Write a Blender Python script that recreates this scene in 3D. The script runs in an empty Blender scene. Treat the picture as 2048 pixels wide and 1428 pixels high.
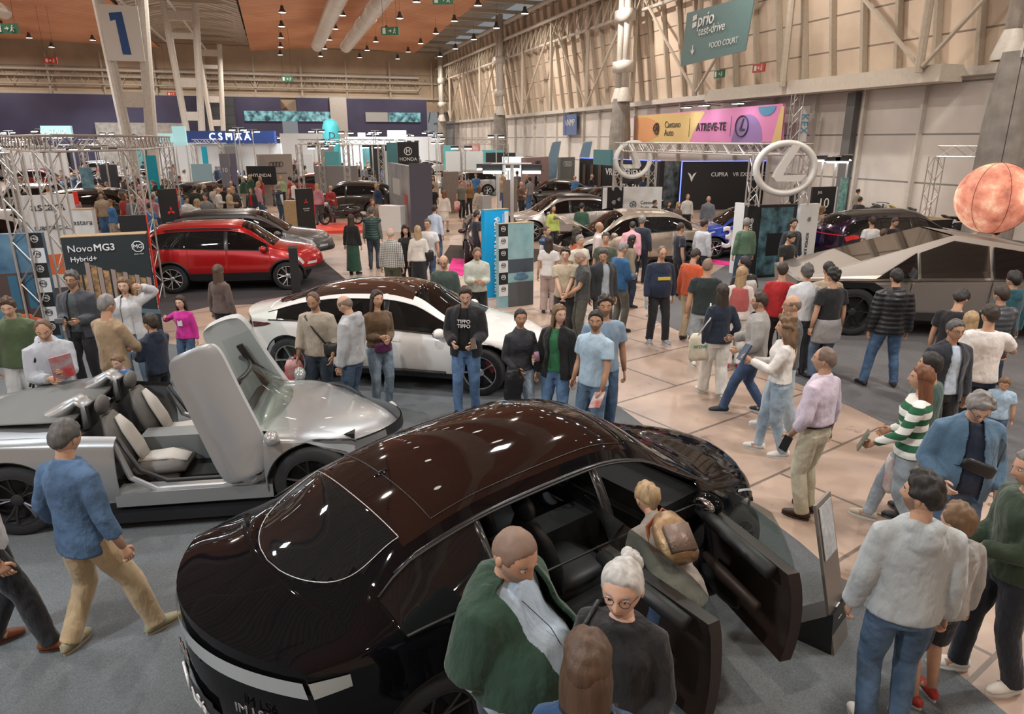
import bpy, math, random
import numpy as np
from mathutils import Vector, Matrix, Euler

# ------------------------------------------------------------------ camera, world, lights, exposure
SC = bpy.context.scene
COL = SC.collection
HC, FPX, PIT = 3.6, 1400.0, math.atan(435 / 1400)      # camera height, focal length in pixels, downward pitch
CP, SP = math.cos(PIT), math.sin(PIT)
cd = bpy.data.cameras.new('camera')
cd.sensor_width = 36; cd.lens = 36 * FPX / 2048; cd.clip_end = 400; cd.clip_start = .05
cam = bpy.data.objects.new('camera', cd); COL.objects.link(cam)
cam.location = (0, 0, HC); cam.rotation_euler = (math.pi / 2 - PIT, 0, 0)
SC.camera = cam
w = bpy.data.worlds.new('world'); SC.world = w; w.use_nodes = True
w.node_tree.nodes['Background'].inputs[0].default_value = (.80, .82, .84, 1)
w.node_tree.nodes['Background'].inputs[1].default_value = .42
SC.view_settings.view_transform = 'Standard'; SC.view_settings.look = 'None'
SC.view_settings.gamma = 1; SC.view_settings.use_curve_mapping = False
SC.view_settings.exposure = -.55
SC.cycles.max_bounces = 6; SC.cycles.diffuse_bounces = 3; SC.cycles.glossy_bounces = 3
SC.cycles.transparent_max_bounces = 10; SC.cycles.sample_clamp_indirect = 4; SC.cycles.sample_clamp_direct = 20
SC.cycles.use_denoising = True
SC.cycles.use_adaptive_sampling = True; SC.cycles.adaptive_threshold = .025

TH = math.radians(17.85)                               # the hall's long axis against the view
WX, WY = -math.sin(TH), math.cos(TH)
def hall(s, t, z=0.0):
    "hall coordinates (s along the right wall, t towards it) to the world"
    return (s * WX + t * WY, s * WY - t * WX, z)
def area(name, loc, size, energy, col=(1, 1, 1), rot=(0, 0, 0), sy=None):
    l = bpy.data.lights.new(name, 'AREA'); l.energy = energy; l.color = col; l.size = size
    if sy: l.shape = 'RECTANGLE'; l.size_y = sy
    o = bpy.data.objects.new(name, l); COL.objects.link(o); o.location = loc; o.rotation_euler = rot
    return o
for s in (-12, 2, 14, 28, 44, 62, 82, 98):             # rows of high-bay lamps under the roof
    for t in (-32, -16, -2, 9, 19):
        area('bay_light', hall(s, t, 13.3), .5, 860 * (1 if s < 40 else 1.6), (1, .90, .79)).data.shape = 'DISK'
area('stand_light', (-6.0, 1.0, 6.6), .45, 520, (.78, .89, 1), (.1, -.35, 0))
area('stand_light', (.5, 10.5, 7.4), .45, 260, (.84, .92, 1), (0, 0, 0))
area('stand_light', (7.5, 5.5, 7.2), .45, 330, (.9, .95, 1), (0, .25, 0))
area('stand_light', (-8, 9, 6.8), .45, 420, (.84, .92, 1), (0, 0, 0))
area('stand_light', (3, 18, 6.8), .5, 420, (.9, .95, 1), (0, 0, 0))
for s, t in ((45, -14), (62, -20), (60, 2), (80, -12), (80, 8), (95, -20)):
    area('stand_light', hall(s, t, 7.5), 4, 1500, (.84, .93, 1))

def at(u, v, z=0.0):
    "photo pixel to the world point at height z"
    a = (u - 1024) / FPX; b = -(v - 714) / FPX
    dy = CP + b * SP; dz = -SP + b * CP
    k = (z - HC) / dz
    return a * k, dy * k

# ------------------------------------------------------------------ materials
MC = {}
def mat(name, col, rough=.5, metal=0.0, bump=0.0, bs=40.0, var=0.0, vs=8.0, coat=0.0, emit=0.0, col2=None, alpha=1.0, spec=.5, sheen=0.0, fn=None, coords='Object', dist=.01, aniso=None, caniso=None):
    if name in MC: return MC[name]
    m = bpy.data.materials.new(name); m.use_nodes = True
    nt = m.node_tree; N = nt.nodes; L = nt.links
    b = N['Principled BSDF']
    c = tuple(col) + (1,)
    b.inputs['Base Color'].default_value = c; b.inputs['Roughness'].default_value = rough
    b.inputs['Metallic'].default_value = metal; b.inputs['Coat Weight'].default_value = coat
    b.inputs['Coat Roughness'].default_value = .03
    b.inputs['Specular IOR Level'].default_value = spec
    if sheen: b.inputs['Sheen Weight'].default_value = sheen
    tc = N.new('ShaderNodeTexCoord')
    if var or col2:
        n = N.new('ShaderNodeTexNoise'); n.inputs['Scale'].default_value = vs; n.inputs['Detail'].default_value = 5
        if caniso:
            mp = N.new('ShaderNodeMapping'); mp.inputs['Scale'].default_value = caniso
            L.new(tc.outputs[coords], mp.inputs['Vector']); L.new(mp.outputs['Vector'], n.inputs['Vector'])
        else: L.new(tc.outputs[coords], n.inputs['Vector'])
        r = N.new('ShaderNodeValToRGB'); e = r.color_ramp.elements
        k = var or .5
        e[0].position = .35; e[1].position = .65
        if col2: e[0].color = c; e[1].color = tuple(col2) + (1,)
        else:
            e[0].color = tuple(x * (1 - k) for x in col) + (1,); e[1].color = tuple(min(1, x * (1 + k)) for x in col) + (1,)
        L.new(n.outputs['Fac'], r.inputs['Fac']); L.new(r.outputs['Color'], b.inputs['Base Color'])
    if bump:
        n = N.new('ShaderNodeTexNoise'); n.inputs['Scale'].default_value = bs; n.inputs['Detail'].default_value = 4
        if aniso:
            mp = N.new('ShaderNodeMapping'); mp.inputs['Scale'].default_value = aniso
            L.new(tc.outputs[coords], mp.inputs['Vector']); L.new(mp.outputs['Vector'], n.inputs['Vector'])
        else: L.new(tc.outputs[coords], n.inputs['Vector'])
        u = N.new('ShaderNodeBump'); u.inputs['Strength'].default_value = bump; u.inputs['Distance'].default_value = dist
        L.new(n.outputs['Fac'], u.inputs['Height']); L.new(u.outputs['Normal'], b.inputs['Normal'])
    if emit:
        b.inputs['Emission Color'].default_value = c; b.inputs['Emission Strength'].default_value = emit
    if fn: fn(nt, b, tc)
    MC[name] = m
    return m
def glow(name, col, e):
    m = mat(name, col, .5, emit=e); m.cycles.emission_sampling = 'NONE'; return m
def glassmat(name, tint, op):
    "dark car glass: see-through film under a mirror-like coat"
    if name in MC: return MC[name]
    m = bpy.data.materials.new(name); m.use_nodes = True
    nt = m.node_tree; N = nt.nodes; L = nt.links; N.remove(N['Principled BSDF'])
    o = N['Material Output']
    t = N.new('ShaderNodeBsdfTransparent'); t.inputs[0].default_value = tuple(tint) + (1,)
    d = N.new('ShaderNodeBsdfDiffuse'); d.inputs[0].default_value = (.01, .011, .012, 1)
    g = N.new('ShaderNodeBsdfGlossy'); g.inputs['Roughness'].default_value = .02; g.inputs[0].default_value = (.9, .9, .9, 1)
    lw = N.new('ShaderNodeLayerWeight'); pw = N.new('ShaderNodeMath'); pw.operation = 'POWER'; pw.inputs[1].default_value = 4
    f = N.new('ShaderNodeMapRange'); f.inputs[3].default_value = .045; f.inputs[4].default_value = .9
    lw.inputs[0].default_value = .5; L.new(lw.outputs['Facing'], pw.inputs[0]); L.new(pw.outputs[0], f.inputs[0])
    a = N.new('ShaderNodeMixShader'); a.inputs[0].default_value = op
    L.new(t.outputs[0], a.inputs[1]); L.new(d.outputs[0], a.inputs[2])
    b = N.new('ShaderNodeMixShader'); L.new(f.outputs[0], b.inputs[0])
    L.new(a.outputs[0], b.inputs[1]); L.new(g.outputs[0], b.inputs[2]); L.new(b.outputs[0], o.inputs[0])
    MC[name] = m
    return m
def paint(name, col, metal=.3, rough=.25):
    return mat('paint_' + name, col, rough, metal, coat=1.0, spec=.5 if metal else .15)
def cloth(col, kind='cloth', k=None):
    "woven cloth with soft wrinkles; col is linear rgb"
    col = tuple(col)
    key = kind + '_%02x%02x%02x' % tuple(int(min(.999, c) * 255) for c in col)
    if kind == 'denim':
        g_ = sum(col) / 3; col = tuple(.80 * (.72 * c + .28 * g_) for c in col)
        return mat(key, col, .85, bump=.75, bs=8, var=.28, vs=6, dist=.045, aniso=(1, 1, .7))
    if kind == 'leather':
        return mat(key, col, .45, bump=.35, bs=30, dist=.01)
    if kind == 'puffer':
        def f(nt, b, tc):
            wv = nt.nodes.new('ShaderNodeTexWave'); wv.bands_direction = 'Z'; wv.inputs['Scale'].default_value = 4.6
            wv.inputs['Distortion'].default_value = 1.2; wv.wave_profile = 'SIN'
            bp = nt.nodes.new('ShaderNodeBump'); bp.inputs['Strength'].default_value = .6; bp.inputs['Distance'].default_value = .012
            nt.links.new(tc.outputs['Object'], wv.inputs[0]); nt.links.new(wv.outputs['Fac'], bp.inputs['Height']); nt.links.new(bp.outputs[0], b.inputs['Normal'])
        return mat(key, col, .4, fn=f)
    if kind in ('stripe', 'check'):
        def f(nt, b, tc):
            mp = nt.nodes.new('ShaderNodeSeparateXYZ'); nt.links.new(tc.outputs['Object'], mp.inputs[0])
            def band(sock, per):
                a = nt.nodes.new('ShaderNodeMath'); a.operation = 'MULTIPLY'; a.inputs[1].default_value = 1 / per
                nt.links.new(sock, a.inputs[0])
                c = nt.nodes.new('ShaderNodeMath'); c.operation = 'FRACT'; nt.links.new(a.outputs[0], c.inputs[0])
                g = nt.nodes.new('ShaderNodeMath'); g.operation = 'GREATER_THAN'; g.inputs[1].default_value = .5 if kind == 'stripe' else .75
                nt.links.new(c.outputs[0], g.inputs[0]); return g.outputs[0]
            fac = band(mp.outputs[2], .13 if kind == 'stripe' else .04)
            if kind == 'check':
                mx = nt.nodes.new('ShaderNodeMath'); mx.operation = 'MAXIMUM'
                nt.links.new(fac, mx.inputs[0]); nt.links.new(band(mp.outputs[0], .04), mx.inputs[1]); fac = mx.outputs[0]
            x = nt.nodes.new('ShaderNodeMix'); x.data_type = 'RGBA'
            x.inputs[6].default_value = col + (1,)
            x.inputs[7].default_value = ((.78, .78, .74) if sum(col) < 1 else (.09, .1, .12)) + (1,)
            nt.links.new(fac, x.inputs[0]); nt.links.new(x.outputs[2], b.inputs['Base Color'])
        return mat(key, col, .9, bump=.4, bs=10, fn=f)
    return mat(key, col, .88, bump=.85, bs=8, var=.06, vs=5, dist=.05, sheen=.15, aniso=(1, 1, .42))

# ------------------------------------------------------------------ mesh helpers
class MB:
    def __init__(s): s.v = []; s.f = []; s.m = []
    def add(s, vs, fs, mi=0):
        o = len(s.v); s.v += [tuple(map(float, p)) for p in vs]
        s.f += [tuple(o + i for i in f) for f in fs]; s.m += [mi] * len(fs)
        return s
    def box(s, c, d, mi=0, rot=None):
        x, y, z = d[0] / 2, d[1] / 2, d[2] / 2
        p = [Vector((a, b, e)) for a in (-x, x) for b in (-y, y) for e in (-z, z)]
        if rot is not None:
            R = rot if isinstance(rot, Matrix) else Euler(rot).to_matrix(); p = [R @ q for q in p]
        return s.add([(q[0] + c[0], q[1] + c[1], q[2] + c[2]) for q in p], [(0, 1, 3, 2), (4, 6, 7, 5), (0, 4, 5, 1), (2, 3, 7, 6), (0, 2, 6, 4), (1, 5, 7, 3)], mi)
    def tube(s, path, rad, n=8, mi=0, cap=True, flat=None, up=None):
        "sweep of ellipses; rad is a number or one per point or (a, b) pairs"
        P = [Vector(p) for p in path]; k = len(P)
        R = rad if isinstance(rad, (list, tuple)) and not (len(rad) == 2 and k != 2 and not isinstance(rad[0], tuple)) else [rad] * k
        if not isinstance(R, (list, tuple)) or len(R) != k: R = [rad] * k
        vs = []; X = None
        for i in range(k):
            d = (P[min(i + 1, k - 1)] - P[max(i - 1, 0)])
            d = d.normalized() if d.length > 1e-9 else Vector((0, 0, 1))
            if X is None:
                X = Vector(up) if up is not None else (Vector((1, 0, 0)) if abs(d.x) < .9 else Vector((0, 1, 0)))
            X = (X - d * X.dot(d)).normalized(); Y = d.cross(X)
            a, b = R[i] if isinstance(R[i], (tuple, list)) else (R[i], R[i])
            for j in range(n):
                t = 2 * math.pi * j / n
                vs.append(P[i] + X * (a * math.cos(t)) + Y * (b * math.sin(t)))
        fs = [(i * n + j, i * n + (j + 1) % n, (i + 1) * n + (j + 1) % n, (i + 1) * n + j) for i in range(k - 1) for j in range(n)]
        if cap: fs += [tuple(range(n))[::-1], tuple((k - 1) * n + j for j in range(n))]
        return s.add(vs, fs, mi)
    def ell(s, c, r, n=12, m=8, mi=0, rot=None):
        vs = [(0, 0, -1)]
        for i in range(1, m):
            a = math.pi * i / m - math.pi / 2
            vs += [(math.cos(a) * math.cos(2 * math.pi * j / n), math.cos(a) * math.sin(2 * math.pi * j / n), math.sin(a)) for j in range(n)]
        vs.append((0, 0, 1)); k = len(vs) - 1
        fs = [(0, 1 + (j + 1) % n, 1 + j) for j in range(n)]
        fs += [(1 + i * n + j, 1 + i * n + (j + 1) % n, 1 + (i + 1) * n + (j + 1) % n, 1 + (i + 1) * n + j) for i in range(m - 2) for j in range(n)]
        fs += [(k, 1 + (m - 2) * n + j, 1 + (m - 2) * n + (j + 1) % n) for j in range(n)]
        q = [Vector((p[0] * r[0], p[1] * r[1], p[2] * r[2])) for p in vs]
        if rot is not None:
            R = rot if isinstance(rot, Matrix) else Euler(rot).to_matrix(); q = [R @ p for p in q]
        return s.add([(p[0] + c[0], p[1] + c[1], p[2] + c[2]) for p in q], fs, mi)
    def lathe(s, prof, n=24, mi=0, axis='Z', c=(0, 0, 0)):
        vs = []; k = len(prof)
        for (r, h) in prof:
            for j in range(n):
                t = 2 * math.pi * j / n; a, b = r * math.cos(t), r * math.sin(t)
                p = (a, b, h) if axis == 'Z' else ((a, h, b) if axis == 'Y' else (h, a, b))
                vs.append((p[0] + c[0], p[1] + c[1], p[2] + c[2]))
        fs = [(i * n + j, i * n + (j + 1) % n, (i + 1) * n + (j + 1) % n, (i + 1) * n + j) for i in range(k - 1) for j in range(n)]
        return s.add(vs, fs, mi)
    def grid(s, G, mi=0, wrap=False):
        "G: rows x cols x 3"
        G = np.asarray(G, float); r, c = G.shape[:2]
        fs = [(i * c + j, i * c + (j + 1) % c, (i + 1) * c + (j + 1) % c, (i + 1) * c + j) for i in range(r - 1) for j in range(c if wrap else c - 1)]
        return s.add(G.reshape(-1, 3), fs, mi)
    def prism(s, poly, z0, z1, mi=0, f=None):
        "extrude a 2D outline; f maps (a, b, h) to xyz"
        f = f or (lambda a, b, h: (a, b, h)); n = len(poly)
        vs = [f(a, b, z0) for a, b in poly] + [f(a, b, z1) for a, b in poly]
        return s.add(vs, [tuple(range(n))[::-1], tuple(range(n, 2 * n))] + [(i, (i + 1) % n, n + (i + 1) % n, n + i) for i in range(n)], mi)
    def mesh(s, name, mats=None, smooth=False, angle=None):
        me = bpy.data.meshes.new(name); me.from_pydata(s.v, [], s.f)
        if any(s.m): me.polygons.foreach_set('material_index', s.m)
        for q in (mats if isinstance(mats, (list, tuple)) else [mats] if mats else []): me.materials.append(q)
        if smooth or angle: me.polygons.foreach_set('use_smooth', [True] * len(me.polygons))
        if angle: me.set_sharp_from_angle(angle=math.radians(angle))
        me.update(); return me
    def build(s, name, mats=None, parent=None, smooth=False, angle=None):
        o = bpy.data.objects.new(name, s.mesh(name, mats, smooth, angle)); COL.objects.link(o)
        if parent is not None: o.parent = parent
        return o
def tag(o, label=None, cat=None, group=None, kind=None):
    if label: o['label'] = label
    if cat: o['category'] = cat
    if group: o['group'] = group
    if kind: o['kind'] = kind
    return o
def thing(name, label, cat, loc=(0, 0, 0), rz=0.0, group=None, sc=1.0):
    o = bpy.data.objects.new(name, None); COL.objects.link(o); o.location = loc; o.rotation_euler = (0, 0, rz)
    o.scale = (sc, sc, sc); o.empty_display_size = .2
    return tag(o, label, cat, group)
def struct(o): o['kind'] = 'structure'; return o
def dup(o, parent=None):
    c = o.copy(); COL.objects.link(c)
    if parent is not None: c.parent = parent
    for ch in list(o.children): dup(ch, c)
    return c
TMP = bpy.data.scenes.new('workbench')
def textobj(name, s, size, m, parent, loc, rot, ext=.003, al='CENTER', bold=0.0, sx=1.0, shear=0.0, label=None):
    c = bpy.data.curves.new(name, 'FONT'); c.body = s; c.size = size; c.extrude = ext; c.align_x = al; c.align_y = 'CENTER'
    c.bevel_depth = bold * .6; c.bevel_resolution = 0; c.shear = shear; c.resolution_u = 3; c.materials.append(m)
    o = bpy.data.objects.new(name, c); TMP.collection.objects.link(o)
    vl = TMP.view_layers[0]; vl.update(); me = bpy.data.meshes.new_from_object(o.evaluated_get(vl.depsgraph)); bpy.data.objects.remove(o)
    o = bpy.data.objects.new(name, me); COL.objects.link(o); o.parent = parent; o.location = loc; o.rotation_euler = rot; o.scale = (sx, 1, 1)
    if label: o['label'] = label
    return o
def evald(me, mods):
    "run modifiers on a mesh once and return the finished mesh"
    o = bpy.data.objects.new('tmp', me); TMP.collection.objects.link(o)
    for t, kw in mods:
        m = o.modifiers.new(t, t)
        for k, v in kw.items(): setattr(m, k, v)
    vl = TMP.view_layers[0]; vl.update(); dg = vl.depsgraph
    r = bpy.data.meshes.new_from_object(o.evaluated_get(dg), depsgraph=dg)
    bpy.data.objects.remove(o); bpy.data.meshes.remove(me)
    return r
# ------------------------------------------------------------------ the hall
T = 24.95
def fcarpet(nt, b, tc):
    pass
def stone(nt, b, tc):
    N, L = nt.nodes, nt.links
    mp = N.new('ShaderNodeMapping'); mp.inputs['Rotation'].default_value = (0, 0, -TH - .32)
    L.new(tc.outputs['Object'], mp.inputs['Vector'])
    br = N.new('ShaderNodeTexBrick'); br.offset = .5; br.inputs['Scale'].default_value = .3
    br.inputs['Color1'].default_value = (.37, .28, .225, 1); br.inputs['Color2'].default_value = (.46, .35, .28, 1)
    br.inputs['Mortar'].default_value = (.15, .12, .10, 1); br.inputs['Mortar Size'].default_value = .006
    br.inputs['Mortar Smooth'].default_value = .1; br.inputs['Brick Width'].default_value = .8; br.inputs['Row Height'].default_value = .4
    L.new(mp.outputs[0], br.inputs['Vector'])
    n1 = N.new('ShaderNodeTexNoise'); n1.inputs['Scale'].default_value = .9; n1.inputs['Detail'].default_value = 8
    n2 = N.new('ShaderNodeTexNoise'); n2.inputs['Scale'].default_value = 2.3; n2.inputs['Detail'].default_value = 9; n2.inputs['Roughness'].default_value = .7
    L.new(tc.outputs['Object'], n1.inputs['Vector']); L.new(tc.outputs['Object'], n2.inputs['Vector'])
    r1 = N.new('ShaderNodeValToRGB'); r1.color_ramp.elements[0].position = .3; r1.color_ramp.elements[0].color = (.72, .70, .70, 1); r1.color_ramp.elements[1].position = .7; r1.color_ramp.elements[1].color = (1.08, 1.04, 1, 1)
    L.new(n1.outputs['Fac'], r1.inputs[0])
    r2 = N.new('ShaderNodeValToRGB'); r2.color_ramp.elements[0].position = .60; r2.color_ramp.elements[0].color = (1, 1, 1, 1); r2.color_ramp.elements[1].position = .68; r2.color_ramp.elements[1].color = (.5, .42, .38, 1)
    L.new(n2.outputs['Fac'], r2.inputs[0])
    a = N.new('ShaderNodeMix'); a.data_type = 'RGBA'; a.blend_type = 'MULTIPLY'; a.inputs[0].default_value = 1
    c = N.new('ShaderNodeMix'); c.data_type = 'RGBA'; c.blend_type = 'MULTIPLY'; c.inputs[0].default_value = .8
    L.new(br.outputs['Color'], a.inputs[6]); L.new(r1.outputs[0], a.inputs[7]); L.new(a.outputs[2], c.inputs[6]); L.new(r2.outputs[0], c.inputs[7])
    L.new(c.outputs[2], b.inputs['Base Color'])
    rr = N.new('ShaderNodeMapRange'); rr.inputs[3].default_value = .22; rr.inputs[4].default_value = .5
    L.new(n2.outputs['Fac'], rr.inputs[0]); L.new(rr.outputs[0], b.inputs['Roughness'])
def poly_floor(name, pts, z, m):
    MB().prism(pts, z - .02 if z > .02 else -.2, z, 0).build(name, m)
fl = [hall(-25, -70)[:2], hall(-25, T + 2)[:2], hall(112, T + 2)[:2], hall(112, -70)[:2]]
struct(MB().prism(fl, -.2, 0).build('floor', mat('worn_stone', (.5, .4, .32), .35, fn=stone)))
def speck(nt, b, tc):
    N, L = nt.nodes, nt.links
    n = N.new('ShaderNodeTexNoise'); n.inputs['Scale'].default_value = 120; n.inputs['Detail'].default_value = 3
    n2 = N.new('ShaderNodeTexNoise'); n2.inputs['Scale'].default_value = 1.2; n2.inputs['Detail'].default_value = 6
    L.new(tc.outputs['Object'], n.inputs['Vector']); L.new(tc.outputs['Object'], n2.inputs['Vector'])
    base = b.inputs['Base Color'].default_value
    r = N.new('ShaderNodeValToRGB'); r.color_ramp.elements[0].position = .3; r.color_ramp.elements[1].position = .7
    r.color_ramp.elements[0].color = tuple(x * .72 for x in base[:3]) + (1,); r.color_ramp.elements[1].color = tuple(x * 1.3 for x in base[:3]) + (1,)
    L.new(n.outputs['Fac'], r.inputs[0])
    r2 = N.new('ShaderNodeValToRGB'); r2.color_ramp.elements[0].position = .3; r2.color_ramp.elements[0].color = (.8, .78, .76, 1); r2.color_ramp.elements[1].position = .7
    L.new(n2.outputs['Fac'], r2.inputs[0])
    a = N.new('ShaderNodeMix'); a.data_type = 'RGBA'; a.blend_type = 'MULTIPLY'; a.inputs[0].default_value = 1
    L.new(r.outputs[0], a.inputs[6]); L.new(r2.outputs[0], a.inputs[7]); L.new(a.outputs[2], b.inputs['Base Color'])
def carpet(pix, z, col, label, name='carpet'):
    z = z * .35
    o = MB().prism([at(u, v) if isinstance(u, (int, float)) and not w_ else (u, v) for u, v, w_ in [(p + (0,))[:3] for p in pix]], 0.0, z).build(name, mat('carpet_%s' % label[:14].replace(' ', '_'), col, .95, bump=.5, bs=160, dist=.004, fn=speck))
    return tag(o, label, 'carpet')
carpet([(2100, 1500), (1890, 1325), (1721, 1192), (1600, 1085), (1240, 815), (1115, 742), (480, 640), (440, 700), (-60, 640), (-5.5, 2.0, 1), (-3, .5, 1), (2.3, .8, 1)], .012, (.115, .128, .137), 'large grey fleece carpet under the black and silver cars in front')
carpet([(1290, 632), (1705, 815), (2060, 990), (2600, 900), (2300, 560), (1500, 500)], .012, (.115, .115, .122), 'dark grey carpet under the angular steel pickup truck')
carpet([(300, 640), (425, 612), (560, 606), (700, 566), (645, 520), (180, 480), (-50, 560), (-50, 640)], .014, (.045, .04, .045), 'dark carpet under the red and the grey off-road cars')
carpet([(880, 523), (1010, 552), (1120, 500), (900, 490)], .014, (.05, .035, .03), 'dark brown carpet patch behind the man in the pale shirt')
carpet([(1425, 520), (1480, 535), (1620, 530), (1600, 470), (1380, 480)], .014, (.07, .06, .06), 'dark carpet under the blue hatchback', )
tag(MB().prism([at(895, 545), at(925, 552), at(940, 520), at(905, 517)], 0, .016).build('floor_mat', mat('magenta_mat', (.75, .02, .25), .8, var=.05)), 'bright magenta floor strip left of the tall blue sign pillar', 'floor mat')
tag(MB().prism([at(1425, 528), at(1500, 536), at(1505, 530), at(1425, 520)], 0, .018).build('floor_mat', mat('magenta_mat', (.75, .02, .25))), 'magenta strip edging the carpet beside the blue hatchback', 'floor mat')
tag(MB().prism([at(628, 468), at(728, 466), at(724, 450), at(640, 451)], 0, .12).build('podium', mat('red_podium', (.72, .06, .03), .5, var=.05)), 'low red podium that carries the black scooter', 'podium')

def panelwall(nt, b, tc, px=0.0, pz=1.5):
    N, L = nt.nodes, nt.links
    s = N.new('ShaderNodeSeparateXYZ'); L.new(tc.outputs['Object'], s.inputs[0])
    def line(i, per, wd):
        a = N.new('ShaderNodeMath'); a.operation = 'PINGPONG'; a.inputs[1].default_value = per / 2; L.new(s.outputs[i], a.inputs[0])
        g = N.new('ShaderNodeMath'); g.operation = 'LESS_THAN'; g.inputs[1].default_value = wd; L.new(a.outputs[0], g.inputs[0]); return g.outputs[0]
    f = line(2, pz, .035)
    if px:
        m = N.new('ShaderNodeMath'); m.operation = 'MAXIMUM'; L.new(f, m.inputs[0]); L.new(line(0, px, .04), m.inputs[1]); f = m.outputs[0]
    x = N.new('ShaderNodeMix'); x.data_type = 'RGBA'; base = tuple(b.inputs['Base Color'].default_value)
    n = N.new('ShaderNodeTexNoise'); n.inputs['Scale'].default_value = .35; n.inputs['Detail'].default_value = 5; L.new(tc.outputs['Object'], n.inputs[0])
    r = N.new('ShaderNodeValToRGB'); r.color_ramp.elements[0].color = tuple(c * .86 for c in base[:3]) + (1,); r.color_ramp.elements[1].color = tuple(min(1, c * 1.1) for c in base[:3]) + (1,)
    r.color_ramp.elements[0].position = .35; r.color_ramp.elements[1].position = .65
    L.new(n.outputs['Fac'], r.inputs[0]); L.new(r.outputs[0], x.inputs[6])
    x.inputs[7].default_value = tuple(c * .35 for c in base[:3]) + (1,); L.new(f, x.inputs[0]); L.new(x.outputs[2], b.inputs['Base Color'])
m_cream = mat('cream_panels', (.78, .645, .52), .6, fn=lambda a, b, c: panelwall(a, b, c, 0, 1.45))
m_white = mat('white_panels', (.70, .665, .63), .5, fn=lambda a, b, c: panelwall(a, b, c, 0, 1.9))
m_far = mat('far_cladding', (.52, .40, .29), .6, fn=lambda a, b, c: panelwall(a, b, c, 1.3, 3.1))
m_purple = mat('purple_cladding', (.035, .032, .075), .6, var=.15, vs=.3)
m_steel = mat('cream_steel', (.52, .46, .38), .45, var=.06)
m_steel2 = mat('white_steel', (.62, .59, .54), .45, var=.06)
m_conc = mat('concrete', (.27, .255, .235), .8, var=.18, vs=2)
m_dark = mat('black_gloss', (.012, .012, .014), .25, coat=.3)
m_black = mat('matt_black', (.014, .014, .016), .6)
def hallobj(mb, name, m, kind='structure', s=0.0, t=0.0, z=0.0, **k):
    "mesh written in (along, across, up) from hall point s, t; rotated so local x runs along the hall"
    o = mb.build(name, m, **k); o.location = hall(s, t, z); o.rotation_euler = (0, 0, TH + math.pi / 2)
    if kind: o['kind'] = kind
    return o
# local axes of hallobj: +x = along s, +y = -t (away from the right wall)
ZB, ZT, LEAN = 6.0, 15.2, 1.45
hallobj(MB().box((56, 0, 3), (142, .2, 6)), 'wall_right', m_white, s=-10, t=T + .1)
hallobj(MB().add([(0, 0, 0), (142, 0, 0), (142, LEAN, ZT - ZB), (0, LEAN, ZT - ZB), (0, -.2, 0), (142, -.2, 0), (142, LEAN - .2, ZT - ZB), (0, LEAN - .2, ZT - ZB)],
        [(0, 1, 2, 3), (7, 6, 5, 4), (0, 4, 5, 1), (3, 2, 6, 7), (0, 3, 7, 4), (1, 5, 6, 2)]), 'wall_right_upper', m_cream, s=-30, t=T, z=ZB)
FAR = 106.4
hallobj(MB().box((0, 22, 8.3), (.3, 100, 16.6)), 'wall_back', m_cream, s=-24.5)
hallobj(MB().box((40, 0, 8.3), (140, .3, 16.6)), 'wall_left', m_cream, s=0, t=-64)
hallobj(MB().box((0, 40 - T, 3.9 + 5), (.3, 84, 9)), 'wall_far', m_far, s=FAR, t=0, z=3)
hallobj(MB().box((0, 40 - T, 0), (.4, 84, .35)).box((0, 40 - T, 2.0), (.5, 84, .25)), 'trim_1', m_steel, s=FAR - .4, t=0, z=9.2)
# ducts and catwalk line on the far wall
hallobj(MB().tube([(0, -20, 0), (0, 60, 0)], .16, 8), 'trim_2', m_steel2, s=FAR - 1, z=11.9)
hallobj(MB().tube([(0, -20, 0), (0, 60, 0)], .11, 8).tube([(0, -20, .9), (0, 60, .9)], .07, 8), 'trim_3', m_steel, s=FAR - 1, z=10.2)
for i in range(13):
    mb = MB(); y = -22 + i * 6
    mb.tube([(0, y, 9), (0, y + .0, 14)], .13, 6)
    for k in range(3): mb.tube([(0, y + 2 * k, 10.2), (0, y + 2 * k + 1, 11.9), (0, y + 2 * k + 2, 10.2)], .05, 5)
    hallobj(mb, 'trim_%d' % (4 + i), m_steel, s=FAR - .7)
# purple boxes at the foot of the far wall with window bands
hallobj(MB().box((0, 0, 4.3), (3, 17.5, 9.2)), 'wall_far_purple', m_purple, s=FAR - 2, t=11.8)
hallobj(MB().box((0, 0, 4.3), (3, 38, 9.2)), 'wall_far_purple', m_purple, s=FAR - 2, t=-18)
hallobj(MB().box((0, 0, 4.5), (2, 2.2, 9)), 'pillar', mat('pale_concrete', (.35, .33, .31), .8, var=.1), s=FAR - 3, t=8.4)
hallobj(MB().box((0, 0, 4.5), (1.2, 3.5, 8.5)), 'wall_far_glazed', mat('dark_grid_glass', (.05, .055, .06), .3, fn=lambda a, b, c: panelwall(a, b, c, 1.1, 1.1)), s=FAR - 3.6, t=-6.5)
hallobj(MB().box((0, 0, 3), (1, 10, 5.2)), 'wall_far_concrete', m_conc, s=FAR - 4, t=-16)
wm = mat('lit_window_band', (.02, .05, .08), .2, col2=(.22, .55, .66), vs=1.6, fn=lambda nt, b, tc: None)
for j, (t0, wd) in enumerate(((2.6, 12.5), (13.6, 3.2), (17.3, 4.6))):
    hallobj(MB().box((0, 0, 0), (.15, wd, 1.25)), 'window_%d' % (j + 1), wm if j != 1 else mat('grey_window', (.3, .31, .31), .4), s=FAR - 3.62, t=t0, z=6.55)
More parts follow.
